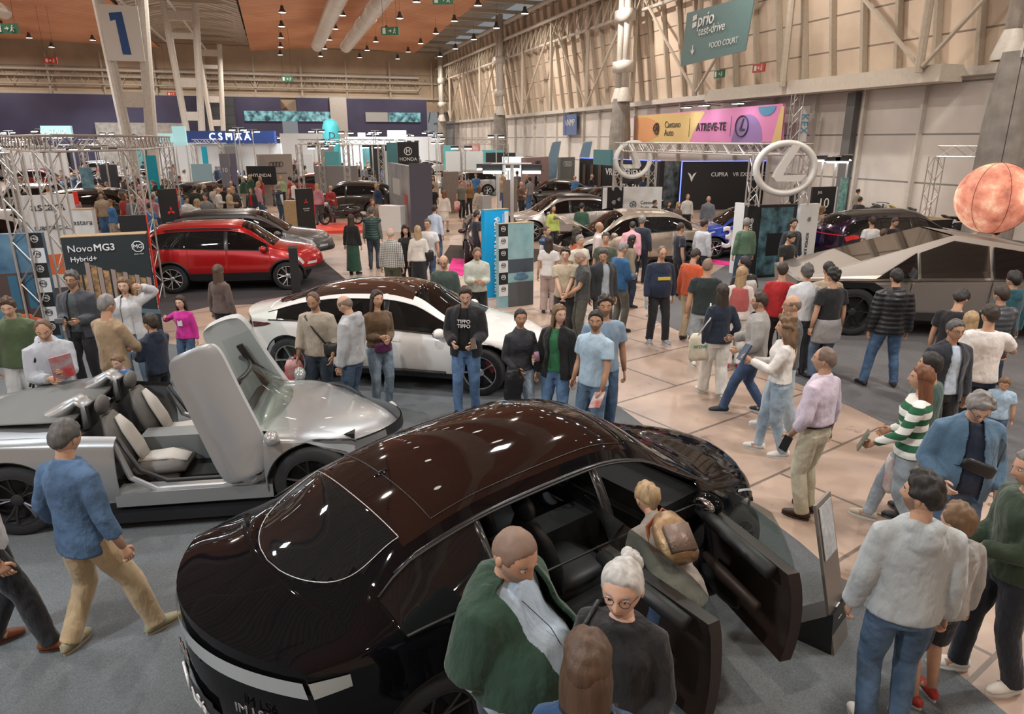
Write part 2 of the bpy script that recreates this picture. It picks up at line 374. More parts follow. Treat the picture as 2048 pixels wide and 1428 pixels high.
# right wall: bottom rail, ribs, frames with cross bracing, round pillars
hallobj(MB().box((56, .3, 0), (142, .5, .3)), 'trim_20', m_steel2, s=-10, t=T, z=ZB)
hallobj(MB().tube([(-14, 0, 0), (122, 0, 0)], .16, 8).tube([(-14, 0, 1.5), (122, 0, 1.5)], .2, 8), 'trim_21', m_steel2, s=-10, t=T - 2.2, z=13.2)
hallobj(MB().tube([(-14, 0, 0), (122, 0, 0)], .12, 8), 'trim_22', m_steel2, s=-10, t=T - 1.6, z=11.6)
k = 23
for i in range(54):
    s0 = 10 + i * 1.85
    mb = MB().box((0, 0, 0), (.16, .28, 9.3), rot=(-math.atan2(LEAN, ZT - ZB), 0, 0))
    hallobj(mb, 'trim_%d' % k, m_steel, s=s0, t=T - LEAN / 2 - .16, z=(ZB + ZT) / 2); k += 1
for i in range(30):
    s0 = 14 + i * 3.1
    hallobj(MB().box((0, 0, 3), (.12, .22, 6)), 'trim_%d' % k, m_steel2, s=s0, t=T - .1); k += 1
for i in range(13):
    s0 = 14.5 + i * 7.75
    mb = MB().tube([(0, 0, ZB), (0, 0, 15)], .16, 8)
    if i % 2 == 0: mb.tube([(0, 0, 13), (3.9, 0, 9.6), (7.6, 0, ZB + .2)], .09, 6)
    else: mb.tube([(0, 0, ZB + .2), (3.9, 0, 9.6), (7.6, 0, 13)], .09, 6)
    for j in range(6):
        mb.tube([(j * 1.29, 0, 13.2), (j * 1.29 + .64, .3, 11.6), (j * 1.29 + 1.29, 0, 13.2)], .06, 5)
    hallobj(mb, 'trim_%d' % k, m_steel, s=s0, t=T - 1.75); k += 1
for s0 in (17.6, 45.4, 73.6, 101.5):
    mb = MB().lathe([(.75, 0), (.72, 4), (.55, 6.2), (0, 6.2)], 20)
    hallobj(mb, 'pillar', m_conc, s=s0, t=T - 2.6)
    mb = MB().tube([(-.45, 0, 6.2), (-.45, 0, 15.5)], .24, 10).tube([(.45, 0, 6.2), (.45, 0, 15.5)], .24, 10)
    for z in (8.2, 11.3): mb.box((0, 0, z), (1.5, .8, .7))
    for a in (-.45, .45): mb.lathe([(.5, 6.0), (.5, 6.15), (.26, 6.9)], 12, c=(a, 0, 0))
    hallobj(mb, 'pillar', m_steel2, s=s0, t=T - 2.6, smooth=True)
# sliding-door beam on the right wall and the tall door below it
hallobj(MB().box((0, 0, 0), (15.5, 1.1, .6)), 'beam', mat('beam_cream', (.6, .55, .48), .5, var=.04), s=29.2, t=T - 1.0, z=5.95)
hallobj(MB().box((0, 0, 2.8), (.5, .3, 5.6)), 'door_1', mat('door_edge', (.16, .16, .165), .5), s=27.0, t=T - .2)

# ceiling: corrugated sheet above, terracotta slatted sails below, white ducts
def slat(nt, b, tc):
    N, L = nt.nodes, nt.links
    s = N.new('ShaderNodeSeparateXYZ'); L.new(tc.outputs['Object'], s.inputs[0])
    a = N.new('ShaderNodeMath'); a.operation = 'PINGPONG'; a.inputs[1].default_value = .3; L.new(s.outputs[0], a.inputs[0])
    g = N.new('ShaderNodeMath'); g.operation = 'LESS_THAN'; g.inputs[1].default_value = .05; L.new(a.outputs[0], g.inputs[0])
    n = N.new('ShaderNodeTexNoise'); n.inputs['Scale'].default_value = .18; L.new(tc.outputs['Object'], n.inputs[0])
    r = N.new('ShaderNodeValToRGB'); r.color_ramp.elements[0].color = (.56, .25, .125, 1); r.color_ramp.elements[1].color = (.74, .38, .21, 1)
    r.color_ramp.elements[0].position = .35; r.color_ramp.elements[1].position = .65; L.new(n.outputs['Fac'], r.inputs[0])
    x = N.new('ShaderNodeMix'); x.data_type = 'RGBA'; x.inputs[7].default_value = (.25, .09, .045, 1)
    L.new(r.outputs[0], x.inputs[6]); L.new(g.outputs[0], x.inputs[0]); L.new(x.outputs[2], b.inputs['Base Color'])
m_slat = mat('terracotta_slats', (.55, .25, .13), .6, fn=slat)
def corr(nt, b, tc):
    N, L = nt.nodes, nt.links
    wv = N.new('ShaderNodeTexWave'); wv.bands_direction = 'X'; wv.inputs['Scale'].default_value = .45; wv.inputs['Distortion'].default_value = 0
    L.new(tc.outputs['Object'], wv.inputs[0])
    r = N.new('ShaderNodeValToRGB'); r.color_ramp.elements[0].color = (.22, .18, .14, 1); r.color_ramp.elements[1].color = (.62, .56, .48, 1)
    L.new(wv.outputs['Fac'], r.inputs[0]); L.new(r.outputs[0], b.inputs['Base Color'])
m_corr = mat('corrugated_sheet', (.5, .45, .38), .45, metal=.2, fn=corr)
hallobj(MB().box((50, 22, 0), (175, 92, .2)), 'ceiling', m_corr, s=-5, t=0, z=16.6)
def sail(name, t0, t1, z0, z1, s0, s1, m):
    n = 70; G = []
    for i in range(n):
        s_ = s0 + (s1 - s0) * i / (n - 1); row = []
        for j in range(9):
            f = j / 8; row.append((s_, -(t0 + (t1 - t0) * f), z0 + (z1 - z0) * f + .45 * math.sin(math.pi * f) + .35 * math.sin(s_ * .11)))
        G.append(row)
    G = np.array(G); mb = MB().grid(G).grid(G + np.array([0, 0, .12]))
    return hallobj(mb, name, m)
sail('ceiling_sail', -.08 * T, .745 * T, 14.6, 15.0, -30, 101, m_slat)
sail('ceiling_sail', -62, -.505 * T, 14.8, 14.8, -30, 103, m_slat)
for i in range(22):   # purlins and cross beams in the open roof strips
    s0 = -8 + i * 5.2
    mb = MB().box((0, -.87 * T, 0), (.22, 6.6, .3)).box((0, 7.2, .3), (.2, 11, .3))
    hallobj(mb, 'beam', m_steel, s=s0, z=15.2)
mb = MB()
for (t0, z0) in ((-1.2 - 6, 14.2), (-7.2 - 4, 14.6)):
    mb.tube([(-30, -t0, z0), (104, -t0, z0)], .11, 6)
hallobj(mb, 'trim_%d' % k, m_steel2); k += 1
# wavy pale vault between the sails
n = 90; G = []
for i in range(n):
    s_ = -20 + 124 * i / (n - 1)
    G.append([(s_, 2.2 + 10 * f, 15.1 + .9 * math.sin(math.pi * f) + .18 * math.sin(s_ * 2.2)) for f in np.linspace(0, 1, 8)])
hallobj(MB().grid(G), 'ceiling_vault', m_corr, smooth=True)
m_duct = mat('white_duct', (.74, .70, .62), .35, metal=.15, var=.05, vs=1)
def duct(t0, z0, s0, s1, r, lab):
    pts = [(s0 + (s1 - s0) * i / 30, 0, 0) for i in range(31)]
    mb = MB().tube(pts, r, 20)
    for i in range(0, 30): mb.lathe([(r + .05, -.06), (r + .07, 0), (r + .05, .06)], 20, axis='X', c=(pts[i][0], 0, 0))
    o = hallobj(mb, 'ventilation_duct', m_duct, kind=None, t=t0, z=z0, smooth=True)
    tag(o, lab, 'duct', 'ventilation ducts under the ceiling')
duct(.205 * T, 13.2, -20, 84, .62, 'long white round duct of the middle pair, nearer the white columns')
duct(.325 * T, 13.2, -20, 84, .62, 'long white round duct of the middle pair, nearer the right wall')
duct(-.78 * T, 13.2, -20, 70, .55, 'white round duct under the far terracotta ceiling, nearer the columns')
duct(-1.0 * T, 13.2, -20, 66, .55, 'white round duct in the top left corner, farther from the columns')
# A-shaped white lattice columns
for i, s0 in enumerate((43.5, 72, 100.5)):
    mb = MB()
    mb.tube([(0, -.38, 0), (0, -1.4, 14.8)], .30, 12, up=(1, 0, 0)); mb.tube([(0, .38, 0), (0, 1.12, 14.8)], .28, 12)
    for z in (3.4, 5.6, 8.4, 12.2, 13.8):
        a, b_ = -.38 - 1.02 * z / 14.8, .38 + .74 * z / 14.8
        mb.box((0, (a + b_) / 2, z), (.35, b_ - a, .75 if z in (8.4, 5.6, 13.8) else .45))
    o = hallobj(mb, 'pillar', m_steel2, s=s0, t=-.28 * T, smooth=False)
    if i == 0:
        sg = thing('hall_number_sign', 'white panel with a large blue 1 between the legs of the nearest white column', 'sign')
        sg.location = hall(s0 - .45, -.28 * T + .05, 8.75); sg.rotation_euler = (0, 0, TH)
        MB().box((0, 0, 0), (1.75, .08, 2.6)).build('panel', mat('sign_white', (.72, .73, .72), .5), sg)
        MB().prism([(.28, -1.0), (-.12, -1.0), (-.22, .62), (-.46, .55), (-.48, .92), (.12, 1.0)], -.055, -.045, 0, lambda a, b, h: (a, h, b)).build('numeral', mat('numeral_blue', (.015, .08, .28), .5), sg)
# high-bay lamps: housings with bright discs
proto = None
rnd = random.Random(4)
for s0 in np.arange(11, 102, 8.2):
    for t0 in (-30, -24, -18, 1.5, 6.5, 11.5, 16.5, 20.5):
        if rnd.random() < .12: continue
        z0 = 14.2 if t0 < 18 else 13.8
        if proto is None:
            proto = thing('high_bay_lamp', '', 'lamp')
            MB().lathe([(.0, .55), (.12, .55), (.16, .3), (.36, .0), (.33, 0)], 12).build('housing', mat('lamp_housing', (.1, .09, .08), .5), proto, smooth=True)
            MB().lathe([(0, .02), (.31, .02)], 12).build('diffuser', glow('lamp_glow', (1, .97, .9), 14), proto)
            MB().tube([(0, 0, .5), (0, 0, 2.6)], .009, 4).build('cord', m_black, proto)
            o = proto
        else: o = dup(proto)
        o.location = hall(s0, t0, z0 - .3)
        o['group'] = 'high-bay lamps under the ceiling'
        o['label'] = 'round high-bay lamp hanging under the hall ceiling'
# ------------------------------------------------------------------ cars
def pch(tab, x):
    "smooth monotone interpolation through (x, value) pairs"
    t = sorted(tab); X = np.array([a for a, _ in t], float); Y = np.array([b for _, b in t], float)
    h = np.diff(X); d = np.diff(Y) / h; m = np.zeros(len(X)); m[0] = d[0]; m[-1] = d[-1]
    for i in range(1, len(X) - 1):
        if d[i - 1] * d[i] > 0:
            w1 = 2 * h[i] + h[i - 1]; w2 = h[i] + 2 * h[i - 1]; m[i] = (w1 + w2) / (w1 / d[i - 1] + w2 / d[i])
    x = np.clip(np.asarray(x, float), X[0], X[-1]); i = np.clip(np.searchsorted(X, x) - 1, 0, len(h) - 1)
    u = (x - X[i]) / h[i]; a, b = Y[i], Y[i + 1]
    return a * (1 + 2 * u) * (1 - u) ** 2 + m[i] * h[i] * u * (1 - u) ** 2 + b * u * u * (3 - 2 * u) + m[i + 1] * h[i] * u * u * (u - 1)
CARS = {
 'fastback': dict(wb=2.95, r=.365, xf=2.42, xr=-2.50, zs=.24, zm=.60,
    zt=[(-2.5, 1.075), (-2.3, 1.11), (-1.95, 1.22), (-1.45, 1.49), (-.8, 1.63), (0, 1.66), (.45, 1.59), (.95, 1.28), (1.32, 1.06), (1.8, .97), (2.2, .84), (2.42, .66)],
    zr=[(-2.5, 1.05), (-2.2, 1.085), (-1.9, 1.18), (-1.45, 1.41), (-.8, 1.535), (0, 1.56), (.45, 1.47), (.95, 1.18), (1.28, 1.02), (1.8, .91), (2.2, .78), (2.42, .60)],
    zb=[(-2.5, 1.0), (-2.0, 1.06), (-1.3, 1.07), (0, 1.0), (1.1, .95), (1.8, .85), (2.2, .72), (2.42, .52)],
    wb_=[(-2.5, .84), (-2.2, .90), (-1.5, .93), (0, .90), (1.2, .89), (1.9, .86), (2.42, .72)],
    wr=[(-2.5, .80), (-2.1, .76), (-1.5, .60), (-.6, .59), (.3, .60), (.9, .70), (1.28, .80), (1.9, .76), (2.42, .62)],
    wm=[(-2.5, .90), (-1.5, .985), (0, .965), (1.5, .985), (2.1, .93), (2.42, .82)],
    bf=.55, br=.38, ws=(.42, 1.30), rg=(-2.02, -1.47), gl=(-1.62, 1.0), doors=(1.08, .02, -.98), roofend=-1.25),
 'sedan': dict(wb=2.9, r=.35, xf=2.42, xr=-2.45, zs=.22, zm=.56,
    zt=[(-2.45, 1.00), (-2.2, 1.05), (-1.9, 1.12), (-1.3, 1.34), (-.6, 1.46), (0, 1.48), (.4, 1.43), (.9, 1.16), (1.3, .96), (1.9, .86), (2.25, .74), (2.42, .58)],
    zr=[(-2.45, .98), (-2.2, 1.02), (-1.9, 1.08), (-1.3, 1.25), (-.6, 1.37), (0, 1.39), (.4, 1.32), (.9, 1.07), (1.25, .93), (1.9, .81), (2.25, .68), (2.42, .52)],
    zb=[(-2.45, .92), (-2.0, .97), (-1.3, .97), (0, .91), (1.1, .86), (1.8, .76), (2.2, .64), (2.42, .46)],
    wb_=[(-2.45, .80), (-2.1, .88), (-1.5, .91), (0, .88), (1.2, .88), (1.9, .85), (2.42, .70)],
    wr=[(-2.45, .76), (-2.0, .70), (-1.4, .58), (-.6, .57), (.3, .58), (.9, .70), (1.25, .80), (1.9, .76), (2.42, .60)],
    wm=[(-2.45, .86), (-1.5, .97), (0, .95), (1.5, .97), (2.1, .92), (2.42, .80)],
    bf=.55, br=.42, ws=(.38, 1.28), rg=(-1.95, -1.2), gl=(-1.75, .98), doors=(1.08, .02, -.98), roofend=-1.1),
 'suv': dict(wb=2.67, r=.36, xf=2.15, xr=-2.15, zs=.30, zm=.66,
    zt=[(-2.15, 1.12), (-2.1, 1.22), (-1.9, 1.45), (-1.6, 1.60), (-1.0, 1.67), (0, 1.685), (.35, 1.63), (.8, 1.34), (1.12, 1.13), (1.6, 1.05), (2.0, .95), (2.15, .80)],
    zr=[(-2.15, 1.08), (-2.1, 1.15), (-1.9, 1.36), (-1.6, 1.50), (-1.0, 1.57), (0, 1.59), (.35, 1.52), (.8, 1.25), (1.1, 1.08), (1.6, .99), (2.0, .88), (2.15, .74)],
    zb=[(-2.15, 1.0), (-1.9, 1.10), (-1.3, 1.09), (0, 1.03), (1.0, 1.0), (1.6, .93), (2.0, .8), (2.15, .64)],
    wb_=[(-2.15, .78), (-1.9, .84), (-1.3, .87), (0, .86), (1.1, .85), (1.7, .83), (2.15, .72)],
    wr=[(-2.15, .66), (-1.9, .62), (-1.4, .58), (0, .59), (.4, .60), (.9, .70), (1.1, .78), (1.7, .75), (2.15, .64)],
    wm=[(-2.15, .85), (-1.3, .93), (0, .90), (1.3, .93), (1.9, .89), (2.15, .80)],
    bf=.42, br=.22, ws=(.33, 1.10), rg=(-2.08, -1.68), gl=(-1.85, .92), doors=(.98, -.04, -.95), roofend=-1.55),
 'roadster': dict(wb=2.69, r=.36, xf=2.25, xr=-2.28, zs=.19, zm=.52,
    zt=[(-2.28, .90), (-2.1, .98), (-1.6, 1.00), (-.9, 1.0), (0, .93), (.6, .90), (.9, .93), (1.2, .90), (1.7, .80), (2.1, .66), (2.25, .52)],
    zr=[(-2.28, .86), (-2.1, .93), (-1.5, .96), (-.9, .95), (0, .88), (.6, .87), (.9, .87), (1.3, .86), (1.7, .77), (2.1, .60), (2.25, .46)],
    zb=[(-2.28, .80), (-2.0, .88), (-1.4, .90), (-.8, .85), (0, .80), (.9, .82), (1.35, .80), (1.8, .68), (2.1, .54), (2.25, .40)],
    wb_=[(-2.28, .80), (-1.9, .90), (-1.3, .93), (0, .88), (1.2, .90), (1.8, .86), (2.25, .68)],
    wr=[(-2.28, .74), (-1.9, .82), (-1.3, .84), (0, .80), (1.2, .78), (1.8, .72), (2.25, .56)],
    wm=[(-2.28, .84), (-1.4, .96), (0, .92), (1.4, .955), (1.9, .90), (2.25, .76)],
    bf=.62, br=.4, ws=(.62, .78), rg=(-9, -8), gl=(-9, -8), doors=(.92, -.42, -.42), roofend=-9),
}
m_tyre = mat('tyre_rubber', (.018, .018, .019), .8, bump=.2, bs=60)
m_trim = mat('black_trim', (.015, .015, .016), .5)
m_chrome = mat('chrome', (.75, .75, .76), .12, metal=1)
m_rim_s = mat('silver_alloy', (.55, .55, .56), .3, metal=.8)
m_rim_d = mat('dark_alloy', (.05, .05, .055), .35, metal=.6)
m_under = mat('underbody_black', (.006, .006, .006), .9)
m_glass = glassmat('dark_car_glass', (.30, .31, .31), .35)
m_glass_d = glassmat('privacy_car_glass', (.10, .09, .085), .8)
m_clear = glassmat('clear_glass', (.86, .92, .9), .03)
m_seatd = mat('dark_leather', (.02, .021, .023), .5, bump=.1, bs=30)
m_seatl = mat('light_leather', (.42, .39, .35), .55, bump=.1, bs=30)
m_red = mat('red_lamp_lens', (.35, .01, .01), .15, coat=1)
m_lamp = mat('lamp_lens', (.62, .66, .68), .12, coat=1, metal=.3)
def wheel_meshes(r, spokes=5, style=0):
    k = r / .36
    t = MB().lathe([(r * .66, -.10), (r * .70, -.12), (r * .90, -.125), (r * .985, -.10), (r, -.06), (r, .06), (r * .985, .10), (r * .90, .125), (r * .70, .12), (r * .66, .10), (r * .66, -.10)], 36, axis='Y')
    m = MB().lathe([(r * .70, .115), (r * .665, .10), (r * .64, .02), (r * .60, -.02), (0, -.02)], 36, axis='Y', mi=1)
    m.lathe([(r * .695, .12), (r * .665, .122), (r * .655, .10)], 36, axis='Y')
    for i in range(spokes):
        a = 2 * math.pi * i / spokes
        for off in ((-.13, .13) if style == 0 else (0,)):
            p = [(math.cos(a + off * .3) * r * .12, .06, math.sin(a + off * .3) * r * .12), (math.cos(a + off) * r * .4, .085, math.sin(a + off) * r * .4), (math.cos(a + off * 1.7) * r * .66, .105, math.sin(a + off * 1.7) * r * .66)]
            wd = .016 if style == 0 else .034
            m.tube(p, [(wd * .9, .012), (wd, .013), (wd * 1.25, .012)] if style == 0 else [(wd, .012), (wd * .8, .014), (wd * 1.5, .012)], 6, up=(0, 1, 0))
        m.tube([(math.cos(a) * r * .11, .075, math.sin(a) * r * .11), (math.cos(a) * r * .11, .085, math.sin(a) * r * .11)], .008, 5, mi=1)
    m.lathe([(r * .16, .04), (r * .16, .08), (r * .1, .09), (0, .092)], 16, axis='Y')
    cal = MB().box((-r * .42, -.0, r * .25), (.09, .06, .2), rot=(0, .5, 0))
    return t, m, cal
class Car:
    def __init__(c, kind, W=None, sx=1.0, sz=1.0, n=120, over=None):
        p = dict(CARS[kind]); p.update(over or {}); c.p = p; c.sx, c.sz, c.sy = sx, sz, (W or 1.0)
        xf, xr, r = p['xf'], p['xr'], p['r']; ra = r + .055; wc = p['wb'] / 2
        c.xside = lambda x: x - c.B(x)
        xs = list(np.linspace(xr, xf, n)); fx = np.linspace(xr, xf, 4000); sd = fx - c.B(fx)
        inv = lambda q: float(np.interp(q, sd, fx))
        for xw in (-wc, wc):
            for q in list(xw + ra * np.cos(np.linspace(0, math.pi, 17))) + [xw + ra + .006, xw - ra - .006]: xs.append(inv(q))
        for q in list(p['doors']) + [p['doors'][1] - .045, p['doors'][1] + .045]: xs.append(inv(q))
        xs += list(xf - .12 * np.linspace(0, 1, 6) ** 2) + list(xr + .1 * np.linspace(0, 1, 5) ** 2)
        xs = sorted(x for x in set(round(x, 4) for x in xs)); X = [xs[0]]
        for x in xs[1:]:
            if x - X[-1] > .0045: X.append(x)
        X = np.array(X); c.X = X; S = X - c.B(X); c.S = S
        zl = np.full(len(X), p['zs']); 
        ef = np.clip((X - (xf - .3)) / .3, 0, 1); er = np.clip(((xr + .3) - X) / .3, 0, 1)
        zl = zl + .0 * ef + .16 * er ** 2 + .04 * ef ** 2
        for xw in (-wc, wc):
            d = np.abs(S - xw); k = d < ra - .001
            zl = np.where(k, np.maximum(zl, r + np.sqrt(np.maximum(ra * ra - d * d, 0))), zl)
        zt, zr, zb, wb, wr, wm = (pch(p[q], X) for q in ('zt', 'zr', 'zb', 'wb_', 'wr', 'wm'))
        zm = np.full(len(X), p['zm']); zm = np.minimum(zm, zb - .08)
        rows = []
        def Y(z):
            lo = wm - (wm * .075) * np.clip((zm - z) / (zm - p['zs']), 0, 1) ** 2
            hi = wm - (wm - wb) * np.clip((z - zm) / (zb - zm), 0, 1.2) ** 2
            return np.where(z < zm, lo, hi)
        zmm = np.maximum(zm, zl + .02)
        for f in np.linspace(0, 1, 5)[:-1]: z = zl + (zmm - zl) * f; rows.append((Y(z), z))
        for f in np.linspace(0, 1, 5)[:-1]: z = zmm + (zb - zmm) * f; rows.append((Y(z), z))
        for f in np.linspace(0, 1, 6)[:-1]: rows.append((wb + (wr - wb) * f + .022 * math.sin(math.pi * f), zb + (zr - zb) * f))
        for f in np.linspace(0, 1, 9): y = wr * (1 - f); rows.append((y, zr + (zt - zr) * (1 - (1 - f) ** 2.2)))
        R = np.array(rows)                      # rows x 2 x stations
        for _ in range(2):
            q = R.copy(); q[11:17] = .25 * R[10:16] + .5 * R[11:17] + .25 * R[12:18]; R = q
        q = R.copy(); q[8] = .2 * R[7] + .6 * R[8] + .2 * R[9]; R = q
        yy, zz = R[:, 0], R[:, 1]
        Wm = wm[None]
        hc = .62 * p['zt'][0][1]; ez = (er ** 1.5)[None]; ezf = (ef ** 1.5)[None]
        xx = X[None] - c.B(X)[None] * (yy / Wm) ** 2 + ez * .10 * np.clip((hc - zz) / .5, 0, 1) ** 2 * 1.6 - ezf * .10 * (np.abs(zz - .5) / .4) ** 2
        c.P = np.stack([xx * sx, yy * c.sy, zz * sz], -1)       # rows x stations x 3
        c.nr = c.P.shape[0]
    def B(c, x):
        p = c.p; f = np.clip((x - .35) / (p['xf'] - .35), 0, 1); b = np.clip((-.55 - x) / (-.55 - p['xr']), 0, 1)
        return p['bf'] * f ** 2.0 - p['br'] * b ** 2.0
    def rwin(c, u): return .90 * (1 - (1 - min(max(u, 0), 1)) ** 3.2) ** .5 * (.93 + .07 * u)
    def samp(c, x, row, side=1, off=0.0):
        "point on the outer skin at side-view x and fractional row"
        i = np.interp(x, c.S, np.arange(len(c.S))); i0 = int(min(i, len(c.S) - 2)); fi = i - i0
        j0 = int(min(row, c.nr - 2)); fj = row - j0; P = c.P
        a = P[j0, i0] * (1 - fi) + P[j0, i0 + 1] * fi; b = P[j0 + 1, i0] * (1 - fi) + P[j0 + 1, i0 + 1] * fi
        q = a * (1 - fj) + b * fj
        du = (P[j0, i0 + 1] - P[j0, i0]); dv = (P[j0 + 1, i0] - P[j0, i0]); nn = np.cross(dv, du); L = np.linalg.norm(nn)
        nn = nn / L if L > 1e-9 else np.array([0, 1, 0.]); 
        if nn[1] < -1e-6 or (abs(nn[1]) <= 1e-6 and nn[2] < 0): nn = -nn
        q = q + nn * off
        return np.array([q[0], q[1] * side, q[2]])
    def patch(c, corners, side=1, off=.005, n=8, m=4, mi=0, mb=None):
        "strip between corners (x, row) given as low-front, low-rear, high-rear, high-front"
        (a, b, d, e) = [np.array(q, float) for q in corners]; G = []
        for u in np.linspace(0, 1, n):
            lo = a + (b - a) * u; hi = e + (d - e) * u
            G.append([c.samp(*(lo + (hi - lo) * v), side=side, off=off) for v in np.linspace(0, 1, m)])
        mb = mb or MB(); mb.grid(G, mi); return mb
    def cap(c, end, r0, r1, u0=-1, u1=1, off=.0, n=17, m=6, mb=None, mi=0):
        i = -1 if end == 'front' else 0; sg = 1 if end == 'front' else -1
        G = []
        for r in np.linspace(r0, r1, m):
            j = int(min(r, 12)); f = r - j; a = c.P[j, i] * (1 - f) + c.P[j + 1, i] * f
            w_ = a[1]; Wm = pch(c.p['wm'], c.X[i]) * c.sy; Bq = float(c.B(c.X[i])) * c.sx
            x0 = a[0] + Bq * (w_ / Wm) ** 2
            G.append([(x0 - Bq * (w_ * u / Wm) ** 2 + sg * off, w_ * u, a[2] + (0 if r < 11.9 else 0)) for u in np.linspace(u0, u1, n)])
        mb = mb or MB(); mb.grid(G, mi); return mb, G
    def build(c, root, body, roof=None, clad=False, glass=None, opend=(), rim=None, spokes=5, style=0, open_cockpit=False, detail=2, seat=None, priv=True, hood_open=False, trim=None):
        p = c.p; P = c.P; nr, ns, _ = P.shape; S = c.S; X = c.X
        glass = glass or m_glass; roof = roof or body; trim = trim or m_trim
        d0, d1, d2 = p['doors']; ws0, ws1 = p['ws']; rg0, rg1 = p['rg']; g0, g1 = p['gl']
        # normals
        du = np.gradient(P, axis=1); dv = np.gradient(P, axis=0); Nn = np.cross(dv, du); Nn /= (np.linalg.norm(Nn, axis=-1, keepdims=True) + 1e-12)
        if Nn[8, ns // 2, 1] < 0: Nn = -Nn
        def panel(j, i, sd):
            xs = (S[i] + S[i + 1]) / 2; xc = (X[i] + X[i + 1]) / 2
            if j >= 13:
                if open_cockpit and -.95 < xc < .72 and j >= 13: return None
                if ws0 < xc < ws1 and not open_cockpit: return 'windscreen' if j >= 14 else 'body'
                if rg0 < xc < rg1:
                    u_ = (xc - rg0) / (rg1 - rg0); lim = c.rwin(u_); yv = (P[j, i, 1] + P[j + 1, i, 1]) / 2 / max(P[13, i, 1], .01)
                    return 'rear_window' if yv < lim else 'body'
                if xc >= ws1: return 'bonnet' if j >= 14 and xc < p['xf'] - .04 else 'body'
                if xc > rg1 and xc <= ws0: return 'roof'
                return 'boot_lid' if j >= 14 and xc <= rg0 else 'body'
            if j >= 8 and open_cockpit: 
                if d2 < xs < d0: return None
                return 'body'
            zr_, zb_ = P[13, i, 2], P[8, i, 2]
            isg = 8 <= j <= 11 and g0 < xs < g1 and zr_ - zb_ > .13 * c.sz and not (abs(xs - d1) < .045)
            if j >= 8:
                if isg: return 'side_window_%s_%d' % ('f' if xs > d1 else ('r' if xs > d2 else 'q'), sd)
                if abs(xs - d1) < .045 and j <= 11: return 'pillar'
                return 'body'
            if j <= 7 and P[j, i, 2] > (p['zs'] + .03) * c.sz or j >= 1:
                if d1 < xs < d0 and j >= 1: return 'door_f_%d' % sd
                if d2 < xs < d1 and j >= 1 and not open_cockpit and P[0, i, 2] < (p['zs'] + .12) * c.sz: return 'door_r_%d' % sd
            return 'body'
        cells = {}; own = {}
        for sd in (1, -1):
            for j in range(nr - 1):
                for i in range(ns - 1):
                    k = panel(j, i, sd)
                    if k is None: continue
                    cells.setdefault(k, []).append((j, i, sd))
                    for a, b in ((j, i), (j + 1, i), (j + 1, i + 1), (j, i + 1)): own.setdefault((a, b, sd if a < nr - 1 else 0), set()).add(k)
        def clad_mi(j, i): return 1 if (j == 0 and clad is not None) or (clad and j <= 1) else 0
        objs = {}
        pm = {'windscreen': glass, 'rear_window': m_glass_d if priv else glass, 'pillar': m_dark, 'roof': roof, 'bonnet': body, 'boot_lid': body, 'body': body}
        bodyobj = None
        order = ['body'] + [k for k in cells if k != 'body']
        for k in order:
            vid = {}; vs = []; fs = []; ms = []; dep = .004 if 'window' in k or k in ('windscreen', 'roof') else .006
            for (j, i, sd) in cells[k]:
                f = []
                for a, b in ((j, i), (j + 1, i), (j + 1, i + 1), (j, i + 1)):
                    key = (a, b, sd if a < nr - 1 else 0)
                    if key not in vid:
                        q = P[a, b].copy()
                        if len(own[key]) > 1: q = q - Nn[a, b] * dep
                        if a == nr - 1: q[1] = 0
                        vid[key] = len(vs); vs.append((q[0], q[1] * (sd if a < nr - 1 else 1), q[2]))
                    f.append(vid[key])
                fs.append(tuple(f if sd == -1 else f[::-1])); ms.append(clad_mi(j, i) if k == 'body' or k.startswith('door') else 0)
            mb = MB(); mb.add(vs, fs); mb.m = ms
            sdw = k[-2:] if k[-1] == '1' else ''
            if k == 'body':
                g, _ = c.cap('rear', 0, 13, m=14, n=17); mb.add(g.v, g.f, 0)
                # close the cap's top to the deck edge
                for end, i in (('rear', 0), ('front', -1)):
                    _, G = c.cap(end, 0, 13, m=14, n=17); top = G[-1]
                    deck = [P[13 + a, i] * np.array([1, -1, 1]) for a in range(8)] + [P[21, i]] + [P[20 - a, i] for a in range(8)]
                    mb.grid([top, deck])
                _, G = c.cap('front', 0, 13, m=14, n=17); mb.grid(G[:5], 1).grid(G[4:], 0)
                o = mb.build('body', [body, trim], root, angle=38)
            elif k.startswith('door'):
                if k in opend: objs[k] = (vs, fs, ms); continue
                o = mb.build('door', [body, trim], root, angle=38)
            elif k.startswith('side_window'):
                par = objs.get('door_%s_%s' % (k[12], k[14:]), root)
                if isinstance(par, tuple): objs[k] = (vs, fs, ms); continue
                o = mb.build('side_window', m_glass_d if k[12] in 'rq' and priv else glass, root, angle=40)
            else: o = mb.build(k, pm[k], root, angle=40)
            objs[k] = o
        # window seal strip along the belt and bright line over the side glass
        seal = MB()
        for sd in (1, -1):
            xs = np.linspace(max(g0, p['xr'] + .5), g1 + .02, 26)
            if not open_cockpit:
                seal.tube([c.samp(x, 8.02, sd, .004) for x in xs], .009, 5)
                seal.tube([c.samp(x, 12.02, sd, .003) for x in xs], .008, 5)
            ra = p['r'] + .055
            for xw in (-p['wb'] / 2, p['wb'] / 2):
                pts = []
                for a in np.linspace(-.08, math.pi + .08, 21):
                    x = xw + ra * math.cos(a); q = c.samp(x, 0.0 if a > 0 and a < math.pi else 1.0, sd); z = (p['r'] + ra * math.sin(a)) * c.sz
                    pts.append((q[0], q[1] - .012 * sd, z))
                seal.tube(pts, (.03 if clad else .012), 6, mi=0)
        seal.build('seal', trim, root, smooth=True)
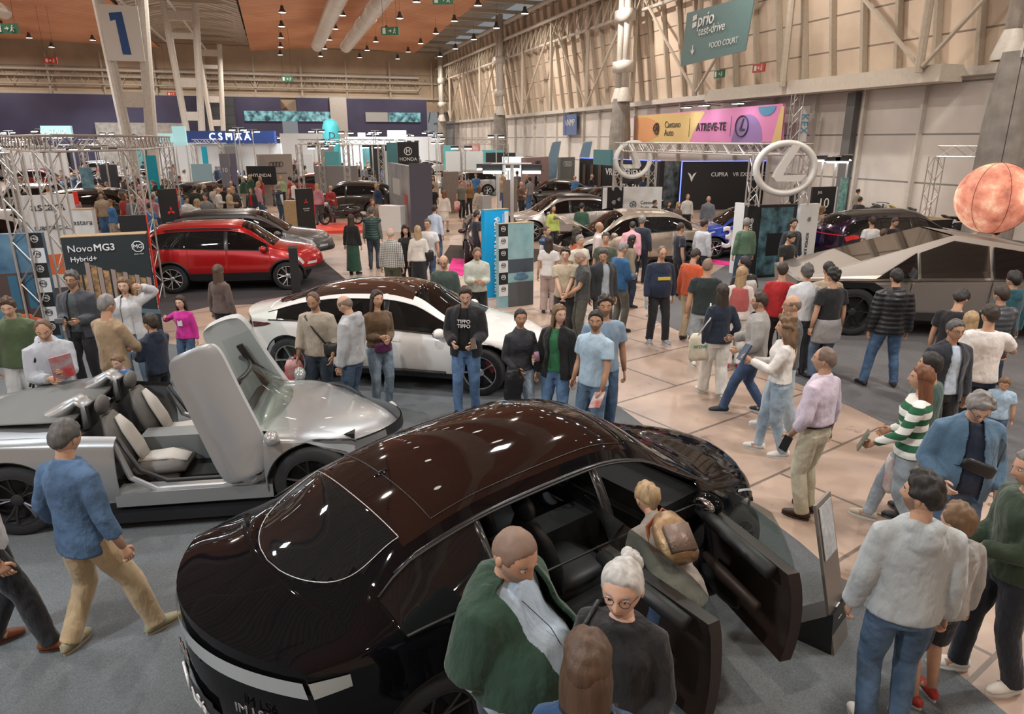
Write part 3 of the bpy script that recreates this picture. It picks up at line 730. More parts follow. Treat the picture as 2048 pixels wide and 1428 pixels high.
        # underside, wheel housings
        hw = .62 * c.sy; ub = MB().box((0, 0, (p['zs'] + .05) * c.sz), ((p['wb'] - .5) * c.sx, hw * 2 + .3, .14)).box((0, 0, (p['zs'] + .09) * c.sz), ((p['xf'] - p['xr'] - 1.0) * c.sx, hw * 2 - .2, .12))
        for xw in (-p['wb'] / 2, p['wb'] / 2): ub.box((xw * c.sx, 0, .48 * c.sz), (.84, hw * 2 + (.0), .5 * c.sz))
        ub.build('underbody', m_under, root)
        rim = rim or m_rim_s
        t, m_, cal = wheel_meshes(p['r'] * c.sz, spokes, style); tm = t.mesh('tyre', m_tyre, angle=50); rm = m_.mesh('rim', [rim, m_trim], angle=40); cm = cal.mesh('brake_caliper', m_red if style == 1 else m_rim_d)
        wmx = pch(p['wm'], p['wb'] / 2) * c.sy
        for sd in (1, -1):
            for xw in (-p['wb'] / 2, p['wb'] / 2):
                wo = bpy.data.objects.new('wheel', tm); COL.objects.link(wo); wo.parent = root
                wo.location = (xw * c.sx, (wmx - .155) * sd, p['r'] * c.sz); wo.rotation_euler = (0, 0, 0 if sd == 1 else math.pi)
                ro = bpy.data.objects.new('rim', rm); COL.objects.link(ro); ro.parent = wo
                if detail > 1: q = bpy.data.objects.new('brake_caliper', cm); COL.objects.link(q); q.parent = wo
        for sd in (1, -1):
            if not open_cockpit:
                x = g1 - .08; q = c.samp(x, 8.6, sd, .0)
                mm = MB().ell((q[0] - .02, q[1] + .13 * sd, q[2] + .03), (.085, .12, .075), 12, 8).box((q[0], q[1] + .03 * sd, q[2] - .02), (.07, .12, .03))
                mo = mm.build('wing_mirror', body, root, smooth=True)
                MB().ell((q[0] - .075, q[1] + .13 * sd, q[2] + .03), (.035, .1, .06), 10, 6).build('mirror_glass', m_chrome, mo, smooth=True)
            for x in ((d1 + .16, d2 + .18) if not open_cockpit else ()):
                par = objs.get('door_f_%d' % sd if x > d1 else 'door_r_%d' % sd)
                if isinstance(par, tuple) or par is None: continue
                c.patch([(x + .1, 6.3), (x - .1, 6.3), (x - .1, 6.75), (x + .1, 6.75)], sd, .012).build('handle', body, par)
        if not open_cockpit and detail > 0: c.interior(root, seat or m_seatd, detail)
        # lamps
        lf = MB()
        for sd in (1, -1): c.patch([(p['xf'] - p['bf'] - .02, 5.2), (p['xf'] - p['bf'] - .42, 6.8), (p['xf'] - p['bf'] - .40, 7.8), (p['xf'] - p['bf'] - .02, 7.2)], sd, .007, mb=lf)
        for u in (-.97, .62): c.cap('front', 7, 10, u, u + .35, off=.012, n=6, m=3, mb=lf)
        lf.build('headlamp', m_lamp, root, smooth=True)
        gr = MB(); c.cap('front', 2.2, 5.5, -.6, .6, off=.012, n=12, m=4, mb=gr); gr.build('grille', m_trim, root)
        return objs
    def interior(c, root, ms, detail):
        p = c.p; sz = c.sz; sy = c.sy; ws1 = p['ws'][1]; d0, d1, d2 = p['doors']
        f = MB().box((0, 0, .36 * sz), ((d0 - d2 + .9) * c.sx, 1.5 * sy, .05)); 
        f.box((ws1 - .32, 0, .80 * sz), (.45, 1.45 * sy, .22)).box((ws1 - .5, 0, .66 * sz), (.25, 1.4 * sy, .2)); f.box((-1.25, 0, .8 * sz), (.6, 1.3 * sy, .3)).box((.2, 0, .5), (1.0, .24, .3))
        f.build('cabin', m_seatd, root)
        pr = None
        for (x, y) in ((d1 + .02, .38), (d1 + .02, -.38), (d2 + .12, .38), (d2 + .12, -.38)):
            if pr is None: pr = seatobj(root, ms)
            o = pr if pr.get('used') is None else dup(pr, root)
            pr['used'] = 1; o.location = (x, y * sy, .36 * sz)
            if 'used' in o and o is not pr: del o['used']
        del pr['used']
        g = MB(); g.tube([(0, .18 * math.cos(a), .18 * math.sin(a)) for a in np.linspace(0, 2 * math.pi, 21)], .014, 6, cap=False).box((0, 0, 0), (.03, .3, .05))
        g.build('steering_wheel', m_trim, root, smooth=True).location = (ws1 - .62, .38 * sy, .86 * sz)
def seatobj(root, ms, m2=None):
    m2 = m2 or ms
    a = MB().tube([(-.25, 0, .13), (-.1, 0, .16), (.15, 0, .17), (.27, 0, .14)], [(.05, .2), (.08, .25), (.08, .25), (.05, .2)], 14, up=(0, 0, 1)).box((0, 0, .05), (.4, .4, .12))
    o = a.build('seat', [ms], root, smooth=True)
    b = MB().tube([(-.20, 0, .12), (-.26, 0, .35), (-.33, 0, .55), (-.38, 0, .70)], [(.06, .22), (.075, .25), (.07, .22), (.04, .12)], 14, up=(1, 0, 0))
    b.build('backrest', [m2], o, smooth=True)
    MB().ell((-.41, 0, .80), (.05, .12, .095), 14, 10).build('headrest', [ms], o, smooth=True)
    return o
def skin_from(vs, fs, ms, th, inner_mi):
    "thicken an open panel: outer skin as given plus an inner skin offset towards the cabin"
    V = np.array(vs); out = MB(); out.add(vs, fs); out.m = list(ms)
    sgn = np.sign(V[:, 1].mean()); inn = V.copy(); inn[:, 1] -= sgn * th
    o = len(vs); out.v += [tuple(q) for q in inn]; out.f += [tuple(o + i for i in f[::-1]) for f in fs]; out.m += [inner_mi] * len(fs)
    cnt = {}
    for f in fs:
        for a in range(len(f)):
            e = (f[a], f[(a + 1) % len(f)]); cnt[e] = cnt.get(e, 0) + 1
    for (a, b) in cnt:
        if (b, a) not in cnt: out.f.append((b, a, o + a, o + b)); out.m.append(inner_mi)
    return out
# ------------------------------------------------------------------ people
from mathutils import noise as mnoise
SK = {'a': (.50, .29, .19), 'b': (.40, .22, .135), 'c': (.58, .36, .26), 'd': (.25, .13, .08)}
HAIR = {'blk': (.012, .010, .009), 'dbr': (.03, .018, .011), 'br': (.075, .042, .024), 'lbr': (.16, .095, .05), 'bld': (.34, .23, .12), 'gry': (.20, .19, .18), 'wht': (.45, .44, .42), 'red': (.16, .06, .025), 'dgr': (.08, .075, .07)}
def hairmat(k):
    return mat('hair_' + k, HAIR[k], .58, bump=.9, bs=70, var=.22, vs=26, dist=.005, aniso=(1, 1, .12), caniso=(1, 1, .18))
def skinmat(k):
    return mat('skin_' + k, SK[k], .5, var=.05, vs=12, spec=.4)
m_eye = mat('eye_white', (.6, .58, .55), .3); m_iris = mat('iris_dark', (.03, .018, .012), .2)
def lipmat(k): return mat('lips_' + k, tuple(c * f for c, f in zip(SK[k], (.82, .55, .55))), .45)
def ss(a, b, x):
    t = np.clip((x - a) / (b - a), 0, 1); return t * t * (3 - 2 * t)
def headgrid(n, m, off=None, rnd=0):
    psi = np.linspace(-math.pi, math.pi, n + 1)[:-1]; phi = psi - .42 * np.sin(psi)
    lat = np.linspace(-math.pi / 2, math.pi / 2, m)
    la, ph = np.meshgrid(lat, phi, indexing='ij')
    dx, dy, dz = np.cos(la) * np.sin(ph), np.cos(la) * np.cos(ph), np.sin(la)
    x, y, z = dx * .077, dy * .099, dz * .120
    lo = ss(.0, .115, -z)
    x = x * (1 - .30 * lo); y = np.where(dy < 0, y * (1 - .38 * ss(.02, .1, -z)), y * (1 + .10 * ss(.03, .1, -z)))
    x = x * (1 + .05 * ss(-.02, .06, z) * (1 - ss(.06, .12, z)))
    fr = np.clip(dy, 0, 1)
    g = lambda X, Z, sx, sz: np.exp(-((x - X) / sx) ** 2 - ((z - Z) / sz) ** 2) * fr
    nz = np.interp(z, [-.042, -.034, -.022, .0, .02, .035], [0, .021, .024, .014, .006, 0]) * np.exp(-(x / (.010 + .004 * ss(0, .03, -z))) ** 2) * fr
    y = y + nz - .010 * (g(.031, .012, .017, .011) + g(-.031, .012, .017, .011)) + .004 * g(0, .034, .05, .01) + .004 * (g(.036, -.03, .02, .02) + g(-.036, -.03, .02, .02))
    y = y + .005 * g(0, -.060, .022, .010) - .004 * g(0, -.061, .02, .0025) - .005 * g(0, -.079, .03, .008) + .009 * g(0, -.100, .022, .015)
    return np.stack([x, y, z], -1), la, ph
def hairline(ph, z, style):
    a = np.abs(ph)      # 0 front, pi back
    rec = {'recede': .030, 'bald': .06, 'fringe': .022}.get(style, 0)
    sh = np.interp(a, [0, .55, .95, 1.15, 1.5, 1.9, 2.3, math.pi], [.070 + rec, .066 + rec, .045 + rec * .6, -.0, -.005, -.01, -.055, -.075])
    return sh
def hair_cap(style, n, m, th, seed):
    G, la, ph = headgrid(n, m)
    P = G.copy(); hl = hairline(ph, P[..., 2], style)
    if style in ('long', 'bob', 'curly', 'pony', 'bun', 'fringe'): hl = hl - .012 * (np.abs(ph) < 1.0) * (style == 'fringe')
    hl = hl + .009 * np.array([[mnoise.noise(Vector((q[0] * 45 + seed * 3, q[1] * 45, 2.7))) for q in row] for row in P])
    k = ss(0, .018, P[..., 2] - hl)
    if style == 'bald': k = k * (1 - ss(.035, .07, P[..., 2])) * (np.abs(ph) > .95)
    if style == 'recede': k = k * np.where((np.abs(ph) < 1.3), ss(.0, .02, P[..., 2] - hl), 1)
    r = P / (np.linalg.norm(P, axis=-1, keepdims=True) + 1e-9)
    nz = np.array([[mnoise.noise(Vector((q[0] * 38 + seed * 7, q[1] * 38, q[2] * 24))) for q in row] for row in P])
    top = ss(-.02, .11, P[..., 2])
    amp = th * (.6 + .6 * top) * (1 + (1.0 if style in ('curly', 'wavy') else .75) * nz)
    return P + r * (k * amp - .004 * (1 - k))[..., None]
def closed(mb, G, mi=0):
    n = G.shape[1]; r = G.shape[0]; mb.grid(G, mi, wrap=True); return mb
def rot2(p, c, a):
    return c[0] + (p[0] - c[0]) * math.cos(a) - (p[1] - c[1]) * math.sin(a), c[1] + (p[0] - c[0]) * math.sin(a) + (p[1] - c[1]) * math.cos(a)
def ik(S, W, l1, l2, pole):
    S, W, pole = Vector(S), Vector(W), Vector(pole); d = W - S; L = min(d.length, (l1 + l2) * .995); d.normalize(); W = S + d * L
    a = (l1 * l1 - l2 * l2 + L * L) / (2 * L); h = math.sqrt(max(l1 * l1 - a * a, 0)); q = pole - d * pole.dot(d)
    q = q.normalized() if q.length > 1e-6 else Vector((0, 0, -1))
    return S + d * a + q * h, W
class Pose:
    def __init__(s, lean=0, twist=0, side=0, hyaw=0, hpitch=0, R=None, L=None, fr=None, fl=None, fem=False, drop=0):
        s.lean, s.twist, s.side = math.radians(lean), math.radians(twist), math.radians(side)
        fr = fr or (.10, .03); fl = fl or (-.10, -.02)
        fr = (fr + (0,))[:3]; fl = (fl + (0,))[:3]
        s.hips = [Vector((.09, 0, .905)), Vector((-.09, 0, .905))]
        dz = drop
        for h, f in zip(s.hips, (fr, fl)):
            ank = Vector((f[0], f[1], .08 + f[2])); d2 = (h.x - ank.x) ** 2 + (h.y - ank.y) ** 2; mx = math.sqrt(max(.835 ** 2 - d2, .01))
            dz = max(dz, h.z - ank.z - mx)
        s.dz = dz; s.ank = [Vector((f[0], f[1], .08 + f[2])) for f in (fr, fl)]
        s.hips = [h - Vector((0, 0, dz)) for h in s.hips]
        s.knee = []
        for i, (h, a) in enumerate(zip(s.hips, s.ank)):
            k, a2 = ik(h, a, .425, .415, (.12 * (1 if i == 0 else -1), 1, 0)); s.knee.append(k)
        s.fem = fem; sh = .158 if fem else .178
        s.S = [s.T((sh, -.01, 1.375)), s.T((-sh, -.01, 1.375))]
        s.W = []; s.E = []
        for i, H in enumerate((R, L)):
            sg = 1 if i == 0 else -1
            if H is None: H = (sg * .26, .02, .80); q = s.T(H, .35) if abs(s.lean) < .6 else s.T(H, .0)
            else: q = s.T((sg * abs(H[0]) if len(H) < 4 else H[0], H[1], H[2]))
            e, w_ = ik(s.S[i], q, .285, .255, (sg * .55, -1, -.55)); s.E.append(e); s.W.append(w_)
        s.N = s.T((0, -.012, 1.455)); R_ = Euler((-s.lean * .75, s.side, s.twist * .8)).to_matrix()
        s.HR = R_ @ Matrix.Rotation(math.radians(hyaw), 3, 'Z') @ Matrix.Rotation(-math.radians(hpitch), 3, 'X')
        s.HC = s.N + R_ @ Vector((0, .006, .06)) + s.HR @ Vector((0, .014, .105))
    def T(s, p, k=1.0):
        x, y, z = p; f = float(ss(.86, 1.12, z)) * k; 
        if z < .86 and k < 1: f = k
        a = s.lean * f; t = s.twist * f; b = s.side * f
        z0 = .95; y, z = y * math.cos(a) + (z - z0) * math.sin(a), z0 + (z - z0) * math.cos(a) - y * math.sin(a)
        x, z = x + (z - z0) * math.sin(b), z0 + (z - z0) * math.cos(b)
        x, y = rot2((x, y), (0, (z - z0) * math.tan(a) * 0), t)
        return Vector((x, y, z - s.dz))
def torso_secs(fem, belly, hem, top=1.478, ease=.014, flare=0.0, child=False):
    if fem: tab = [(.80, .188, .132), (.90, .190, .132), (1.0, .160, .116), (1.10, .135, .098), (1.22, .148, .118), (1.29, .158, .132), (1.35, .16, .112), (1.39, .145, .098), (1.435, .10, .082), (1.485, .068, .062)]
    else: tab = [(.80, .182, .130), (.90, .182, .130), (1.0, .168, .122), (1.10, .160, .115), (1.22, .172, .122), (1.30, .182, .128), (1.36, .178, .118), (1.41, .150, .100), (1.45, .105, .082), (1.487, .072, .064)]
    z = [q[0] for q in tab]; out = []
    for q in np.linspace(hem, top, 13):
        a = np.interp(q, z, [t[1] for t in tab]); b = np.interp(q, z, [t[2] for t in tab])
        bl = belly * math.exp(-((q - 1.06) / .15) ** 2); e = ease + flare * max(0, (1.15 - q)) 
        out.append((q, a + e + bl * .4, b + e + bl * .7, bl * .55 + (.012 if fem and 1.2 < q < 1.34 else 0)))
    return out
CLT = []
for sc_ in (.16, .06):
    q = bpy.data.textures.new('folds', 'CLOUDS'); q.noise_scale = sc_; CLT.append(q)
def remeshed(mb, vox, it=5, fold=.022):
    md = [('REMESH', dict(mode='VOXEL', voxel_size=vox, use_smooth_shade=True)), ('SMOOTH', dict(factor=.5, iterations=it))]
    if vox < .02: md += [('DISPLACE', dict(texture=CLT[0], strength=fold * .75, mid_level=.5)), ('DISPLACE', dict(texture=CLT[1], strength=fold * .22, mid_level=.5))]
    return evald(mb.mesh('g'), md)
def link(name, me, mats, parent):
    me.materials.clear()
    for q in (mats if isinstance(mats, list) else [mats]): me.materials.append(q)
    o = bpy.data.objects.new(name, me); COL.objects.link(o); o.parent = parent; return o
def hand(mb, E, W, side, n=5, curl=.5, mi=0, grip=None):
    d = (W - E).normalized(); ref = Vector((side, 0, 0)); nrm = (ref - d * ref.dot(d))       # back of the hand faces outwards
    if nrm.length < .1: nrm = Vector((0, -1, 0)) - d * Vector((0, -1, 0)).dot(d)
    nrm.normalize(); fwd = d.cross(nrm) * side; pl = -nrm
    if fwd.y < 0: fwd = -fwd
    mb.tube([W - d * .02, W + d * .02, W + d * .055, W + d * .085], [(.024, .017), (.030, .014), (.038, .014), (.036, .011)], 8, mi=mi, up=fwd)
    for k, (o, L) in enumerate(((.028, .068), (.0095, .076), (-.0095, .070), (-.028, .054))):
        b = W + d * .080 + fwd * o; c = curl + .12 * k
        p1 = b + (d * math.cos(c * .5) + pl * math.sin(c * .5)) * L * .42
        p2 = p1 + (d * math.cos(c * 1.4) + pl * math.sin(c * 1.4)) * L * .32
        p3 = p2 + (d * math.cos(c * 2.2) + pl * math.sin(c * 2.2)) * L * .28
        mb.tube([b, p1, p2, p3], [.0092, .0088, .0080, .0060], n, mi=mi, up=fwd)
    b = W + d * .022 + fwd * .026
    mb.tube([b, b + fwd * .024 + d * .022 + pl * .008, b + fwd * .030 + d * .048 + pl * .016, b + fwd * .028 + d * .066 + pl * .020], [.0125, .0115, .0098, .0068], n, mi=mi, up=nrm)
def person(label, x, y, h, face, top=('tee', (.1, .1, .1)), bot=('jeans', (.06, .11, .2)), hair=('short', 'dbr'), skin='a', shoe=(.03, .03, .03), sole=(.5, .5, .48), fem=False, belly=0.0, lod=1, group=None, z=0.0, beard=None, glasses=False, ex='', child=False, inner=None, wide=0.0, low=None, hsc=1.0, **pk):
    root = thing('person', label, 'person', (x, y, z), -math.radians(face), group, h / 1.75)
    P = Pose(fem=fem, **pk)
    vox = (.024, .0165, .011)[lod]; hn, hm = ((20, 16), (34, 26), (56, 44))[lod]; sd = hash(label) % 97 if False else sum(map(ord, label)) % 97
    hs = hsc if not child else 1.16
    # ---- body: one mesh with head, neck, torso, arms, hands, legs
    b = MB(); tn = (8, 10, 14)[lod]
    G, la, ph = headgrid(hn, hm); HRm = np.array(P.HR); hc = np.array(P.HC)
    tf = lambda g: (np.asarray(g) * hs) @ HRm.T + hc
    Gw = tf(G); b.grid(Gw, 0, wrap=True)
    zc = (G[:-1, :, 2] + G[1:, :, 2]) / 2; xc = G[:-1, :, 0]; yc = G[:-1, :, 1]
    lips = ((np.abs(zc + .0610) < .0085) & (np.abs(xc) < .023) & (yc > .05)).reshape(-1)
    for q in np.nonzero(lips)[0]: b.m[q] = 1
    def hp(p): return Vector(tf(np.array([p]))[0])
    hr = P.HR
    for sg in (1, -1):
        b.ell(hp((sg * .031, .0835, .011)), (.0135 * hs, .010 * hs, .0068 * hs), 10, 8, 2, rot=hr)
        b.ell(hp((sg * .031, .0905, .0105)), (.0058 * hs, .0045 * hs, .0056 * hs), 8, 6, 3, rot=hr)
        b.tube([hp((sg * .015, .0905, .0285)), hp((sg * .032, .0895, .0325)), hp((sg * .048, .0765, .0275))], .0032 * hs, 5, mi=4)
        b.tube([hp((sg * .018, .0905, .0165)), hp((sg * .031, .0925, .0195)), hp((sg * .045, .0835, .0150))], .0024 * hs, 5, mi=0)
        b.ell(hp((sg * .077, -.006, -.004)), (.009 * hs, .018 * hs, .030 * hs), 8, 6, 0, rot=hr)
    N = P.N; b.tube([N - Vector((0, 0, .06)), N, N.lerp(P.HC, .5), P.HC + P.HR @ Vector((0, -.015, -.02))], [.075, .058 if not fem else .050, .053 if not fem else .046, .05], tn, up=(1, 0, 0))
    secs = torso_secs(fem, belly * .8, .86, ease=-.034)
    b.tube([P.T((0, s[3], s[0])) for s in secs], [(s[1], s[2]) for s in secs], tn, up=(1, 0, 0))
    for i in (0, 1):
        S, E, W = P.S[i], P.E[i], P.W[i]
        b.tube([S, S.lerp(E, .4), E, E.lerp(W, .35), W], [.050, .046, .038, .038, .024] if not fem else [.043, .038, .032, .031, .020], tn)
        hand(b, E, W, 1 if i == 0 else -1, 5 if lod < 2 else 8, curl=.55)
        b.tube([P.hips[i], P.hips[i].lerp(P.knee[i], .5), P.knee[i], P.knee[i].lerp(P.ank[i], .35), P.ank[i], P.ank[i] + Vector((0, .08, -.03))], [.078, .07, .052, .052, .034, .03], tn)
    b.build('body', [skinmat(skin), lipmat(skin), m_eye, m_iris, hairmat(hair[1] if hair[1] not in ('wht',) else 'gry')], root, smooth=True)
    # ---- trousers / skirt
    bk, bc = bot[0], bot[1]
    bm = cloth(bc, 'denim' if bk in ('jeans', 'wjeans') else 'cloth') if bk != 'leggings' else cloth(bc)
    wd = {'jeans': .0, 'chino': .006, 'wide': .02, 'wjeans': .014, 'slim': -.008, 'leggings': -.016, 'shorts': .008}.get(bk, 0) + wide
    t = MB(); hipsx = .178 if fem else .172
    t.tube([P.T((0, 0, .80)), P.T((0, 0, .90)), P.T((0, 0, .98)), P.T((0, belly * .3, 1.04))], [(.15, .105), (hipsx + .004, .122), (hipsx - .008, .116), (.142 + belly * .4, .105 + belly * .4)], tn + 4, up=(1, 0, 0))
    if bk in ('skirt', 'longskirt', 'dress'):
        zl = .48 if bk != 'longskirt' else .12
        t.tube([P.T((0, 0, 1.0)), Vector((0, 0, .85 - P.dz)), Vector((0, 0, (.85 + zl) / 2)), Vector((0, 0, zl))], [(.15, .11), (.185, .14), (.20, .17), (.23 if bk == 'longskirt' else .19, .2 if bk == 'longskirt' else .16)], 20, up=(1, 0, 0))
    else:
        for i in (0, 1):
            H, K, A = P.hips[i], P.knee[i], P.ank[i]; H = H + Vector((0, 0, .01))
            if bk == 'shorts': pts = [H, H.lerp(K, .5), H.lerp(K, .92)]; rr = [.102, .094, .088 + wd]
            else: pts = [H, H.lerp(K, .5), K, K.lerp(A, .4), K.lerp(A, .85), A + (A - K) * .03]; rr = [.102, .092 + wd * .4, .072 + wd, .068 + wd, .060 + wd * 1.3, .062 + wd * 1.4]
            t.tube(pts, rr, tn + 2)
    link('trousers' if bk not in ('skirt', 'longskirt', 'dress', 'shorts') else ('skirt' if bk != 'shorts' else 'shorts'), remeshed(t, vox, 4), bm, root)
    # ---- top
    tk, tcol = top[0], top[1]
    kind = {'puffer': 'puffer', 'vest': 'puffer', 'stripe': 'stripe', 'check': 'check', 'denimshirt': 'denim', 'leather': 'leather'}.get(tk, 'cloth')
    hem = {'tee': .86, 'polo': .87, 'shirt': .90, 'long': .87, 'hoodie': .86, 'jacket': .80, 'puffer': .82, 'vest': .85, 'coat': .62, 'crop': .98, 'stripe': .86, 'check': .86, 'denimshirt': .82, 'tucked': .985, 'dresstop': .9}.get(tk, .87)
    if low is not None: hem = low
    bulk = {'hoodie': .022, 'jacket': .024, 'puffer': .036, 'vest': .034, 'coat': .026, 'long': .016}.get(tk, .013)
    short = tk in ('tee', 'polo', 'crop') or 'short' in ex
    openf = tk in ('jacket', 'coat') or 'open' in ex
    def garment(hem, ease, sleeve, nosl=False):
        g = MB(); secs = torso_secs(fem, belly, hem, ease=ease, top=1.448 if tk in ('tee', 'long', 'crop', 'stripe', 'dresstop') or ease < .01 else 1.47)
        g.tube([P.T((0, s[3], s[0])) for s in secs], [(s[1], s[2]) for s in secs], tn + 6, up=(1, 0, 0))
        for i in (0, 1):
            S, E, W = P.S[i], P.E[i], P.W[i]; k = .0 if not fem else -.008
            if nosl: g.ell(S, (.06 + ease,) * 3, 10, 8); continue
            S0 = S.lerp(P.T((0, -.01, 1.42)), .35)
            if sleeve: g.tube([S0, S, S.lerp(E, .35), S.lerp(E, .62)], [.06 + ease * .6 + k, .060 + ease * .9 + k, .060 + ease + k, .064 + ease + k], tn + 2)
            else:
                e2 = ease
                g.tube([S0, S, S.lerp(E, .4), S.lerp(E, .85), E, E.lerp(W, .18), E.lerp(W, .6), E.lerp(W, .9) if 'roll' not in ex else E.lerp(W, .35), E.lerp(W, .96) if 'roll' not in ex else E.lerp(W, .42)],
                       [.058 + e2 * .6 + k, .060 + e2 * .8 + k, .054 + e2 + k, .051 + e2 + k, .050 + e2 + k, .049 + e2 + k, .042 + e2 + k, .036 + e2 * 1.1 + k, .030 + e2 + k], tn + 2)
        if tk == 'hoodie' and ease > .0145:
            g.tube([P.T((.09, -.02, 1.46)), P.T((.06, -.09, 1.475)), P.T((0, -.115, 1.45)), P.T((-.06, -.09, 1.475)), P.T((-.09, -.02, 1.46))], [.03, .045, .055, .045, .03], 8)
            g.ell(P.T((0, -.115, 1.40)), (.10, .055, .09), 10, 8); g.tube([P.T((.085, -.02, 1.465)), P.T((.04, .07, 1.43)), P.T((0, .09, 1.40))], [.028, .024, .018], 8); g.tube([P.T((-.085, -.02, 1.465)), P.T((-.04, .07, 1.43)), P.T((0, .09, 1.40))], [.028, .024, .018], 8)
        elif (ease > .02 and tk != 'long') or tk in ('polo', 'shirt', 'denimshirt', 'check', 'tucked'):
            g.lathe([(.0, 0), (.0, 0)], 3) if False else None
            g.tube([P.T((0, -.018, 1.44)), P.T((0, -.014, 1.475)), P.T((0, -.01, 1.492))], [.078, .070, .068], 12, up=(1, 0, 0))
        return remeshed(g, vox, 6 if lod else 4)
    m_top = cloth(tcol, kind)
    if openf or tk == 'vest':
        ic = inner or (.5, .5, .5)
        link('shirt', garment(.9, .006, 'short' in ex, nosl=False) if (openf or inner) else garment(.9, .006, False), cloth(ic), root)
    me = garment(hem, bulk, short, nosl=(tk == 'vest'))
    if openf:
        import bmesh
        bm_ = bmesh.new(); bm_.from_mesh(me); dele = []
        for f in bm_.faces:
            c = f.calc_center_median(); p = Vector((c.x, c.y, c.z + P.dz)); a = P.lean * float(ss(.86, 1.12, p.z))
            if P.twist: q = rot2((p.x, p.y), (0, 0), -P.twist * float(ss(.86, 1.12, p.z))); p.x, p.y = q
            yl = p.y * math.cos(a) - (p.z - .95) * math.sin(a); zl = .95 + (p.z - .95) * math.cos(a) + p.y * math.sin(a)
            wdt = .045 + .05 * (1 - (zl - .8) / .7) if zl < 1.49 else 0
            if zl < 1.40: wdt = max(wdt, .05)
            if yl > .02 and abs(p.x) < wdt and f.normal.y > -.3: dele.append(f)
            if zl < hem + .012: dele.append(f)
        bmesh.ops.delete(bm_, geom=list(set(dele)), context='FACES'); bm_.to_mesh(me); bm_.free()
        me = evald(me, [('SMOOTH', dict(factor=.5, iterations=8)), ('SOLIDIFY', dict(thickness=.008, offset=1))])
    nm = {'tee': 'tshirt', 'polo': 'polo_shirt', 'hoodie': 'hoodie', 'jacket': 'jacket', 'coat': 'coat', 'puffer': 'jacket', 'vest': 'vest', 'long': 'sweater'}.get(tk, 'shirt')
    link(nm, me, m_top, root)
    # ---- hair
    hk, hcq = hair; hm_ = hairmat(hcq); H = MB()
    th = {'short': .013, 'buzz': .004, 'bald': .006, 'recede': .009, 'wavy': .022, 'full': .02, 'long': .016, 'bob': .018, 'curly': .04, 'pony': .009, 'bun': .010, 'fringe': .018, 'cap': .008}.get(hk, .012)
    if hk != 'none':
        closed(H, tf(hair_cap(hk if hk in ('recede', 'bald', 'fringe', 'curly', 'wavy') else 'short', hn, hm, th, sd)))
        yawR = P.HR
        if hk in ('long', 'bob', 'curly'):
            ln = {'long': .34, 'bob': .15, 'curly': .30}[hk]; k = 9; nA = 18; Go = []
            for r in range(k):
                f = r / (k - 1); zz = .055 - (ln + .055) * f; span = math.radians(118 - 25 * f); row = []
                Rx = .080 + .020 * math.sin(min(f * 2.2, 1.57)) + (.035 * math.sin(math.pi * min(1, f * 1.1)) if hk == 'curly' else 0); Ry = .098 + .010 * f + (.03 * math.sin(math.pi * f) if hk == 'curly' else 0)
                for a in np.linspace(-span, span, nA): row.append((Rx * math.sin(a), -Ry * math.cos(a) - .0 - .02 * f, zz))
                for a in np.linspace(span, -span, nA): row.append(((Rx - .022) * math.sin(a), -(Ry - .03) * math.cos(a) - .02 * f, zz))
                Go.append(row)
            Go = np.array(Go); am = .03 if hk == 'curly' else .008; fq = 22 if hk == 'curly' else 16
            nzv = np.array([[mnoise.noise(Vector((q[0] * fq + sd, q[1] * fq, q[2] * (fq if hk == 'curly' else 5)))) for q in row] for row in Go])
            Go = Go + (Go * np.array([1, 1, 0])) / .1 * (nzv * am)[..., None]
            R2 = Euler((-P.lean * .5, 0, 0)).to_matrix() @ Matrix.Rotation(math.atan2(P.HR[1][0], P.HR[0][0]), 3, 'Z')
            w0 = np.clip(np.linspace(0, 1.6, k), 0, 1)[:, None, None]
            A = Go * hs @ np.array(P.HR).T + hc; B_ = (Go * hs) @ np.array(R2).T + hc
            M_ = A * (1 - w0) + B_ * w0
            H.grid(M_, 0, wrap=True); n2 = M_.shape[1]; o = len(H.v) - n2; H.f.append(tuple(range(o, o + n2))); H.m.append(0)
        if hk == 'pony':
            q = lambda p: Vector(tf(np.array([p]))[0]); e = q((0, -.115, .055)); H.tube([q((0, -.085, .06)), e, e + Vector(P.HR @ Vector((0, -.04, -.01))) + Vector((0, 0, -.01)), e + Vector(P.HR @ Vector((.01, -.045, 0))) + Vector((0, 0, -.09)), e + Vector(P.HR @ Vector((.0, -.035, 0))) + Vector((0, 0, -.20))], [.024, .022, (.042, .036), (.046, .036), .014], 10)
            if hcq == 'wht': [H.ell(e + Vector((.03 * math.sin(t * 2.4), .03 * math.cos(t * 2.4) - .02, -.015 * t)), (.034, .03, .04), 8, 6) for t in range(9)]
        if hk == 'bun': H.ell(hp((0, -.105, .06)), (.04, .035, .04), 10, 8)
        H.build('hair', hm_ if hk not in ('buzz', 'bald', 'recede') else mat('thin_hair_' + hcq + skin + hk, tuple((.55 if hk == 'buzz' else .68) * a_ + (.45 if hk == 'buzz' else .32) * b_ * .7 for a_, b_ in zip(HAIR[hcq], SK[skin])), .6, bump=.5, bs=120, var=.12, vs=14, dist=.002), root, smooth=True)
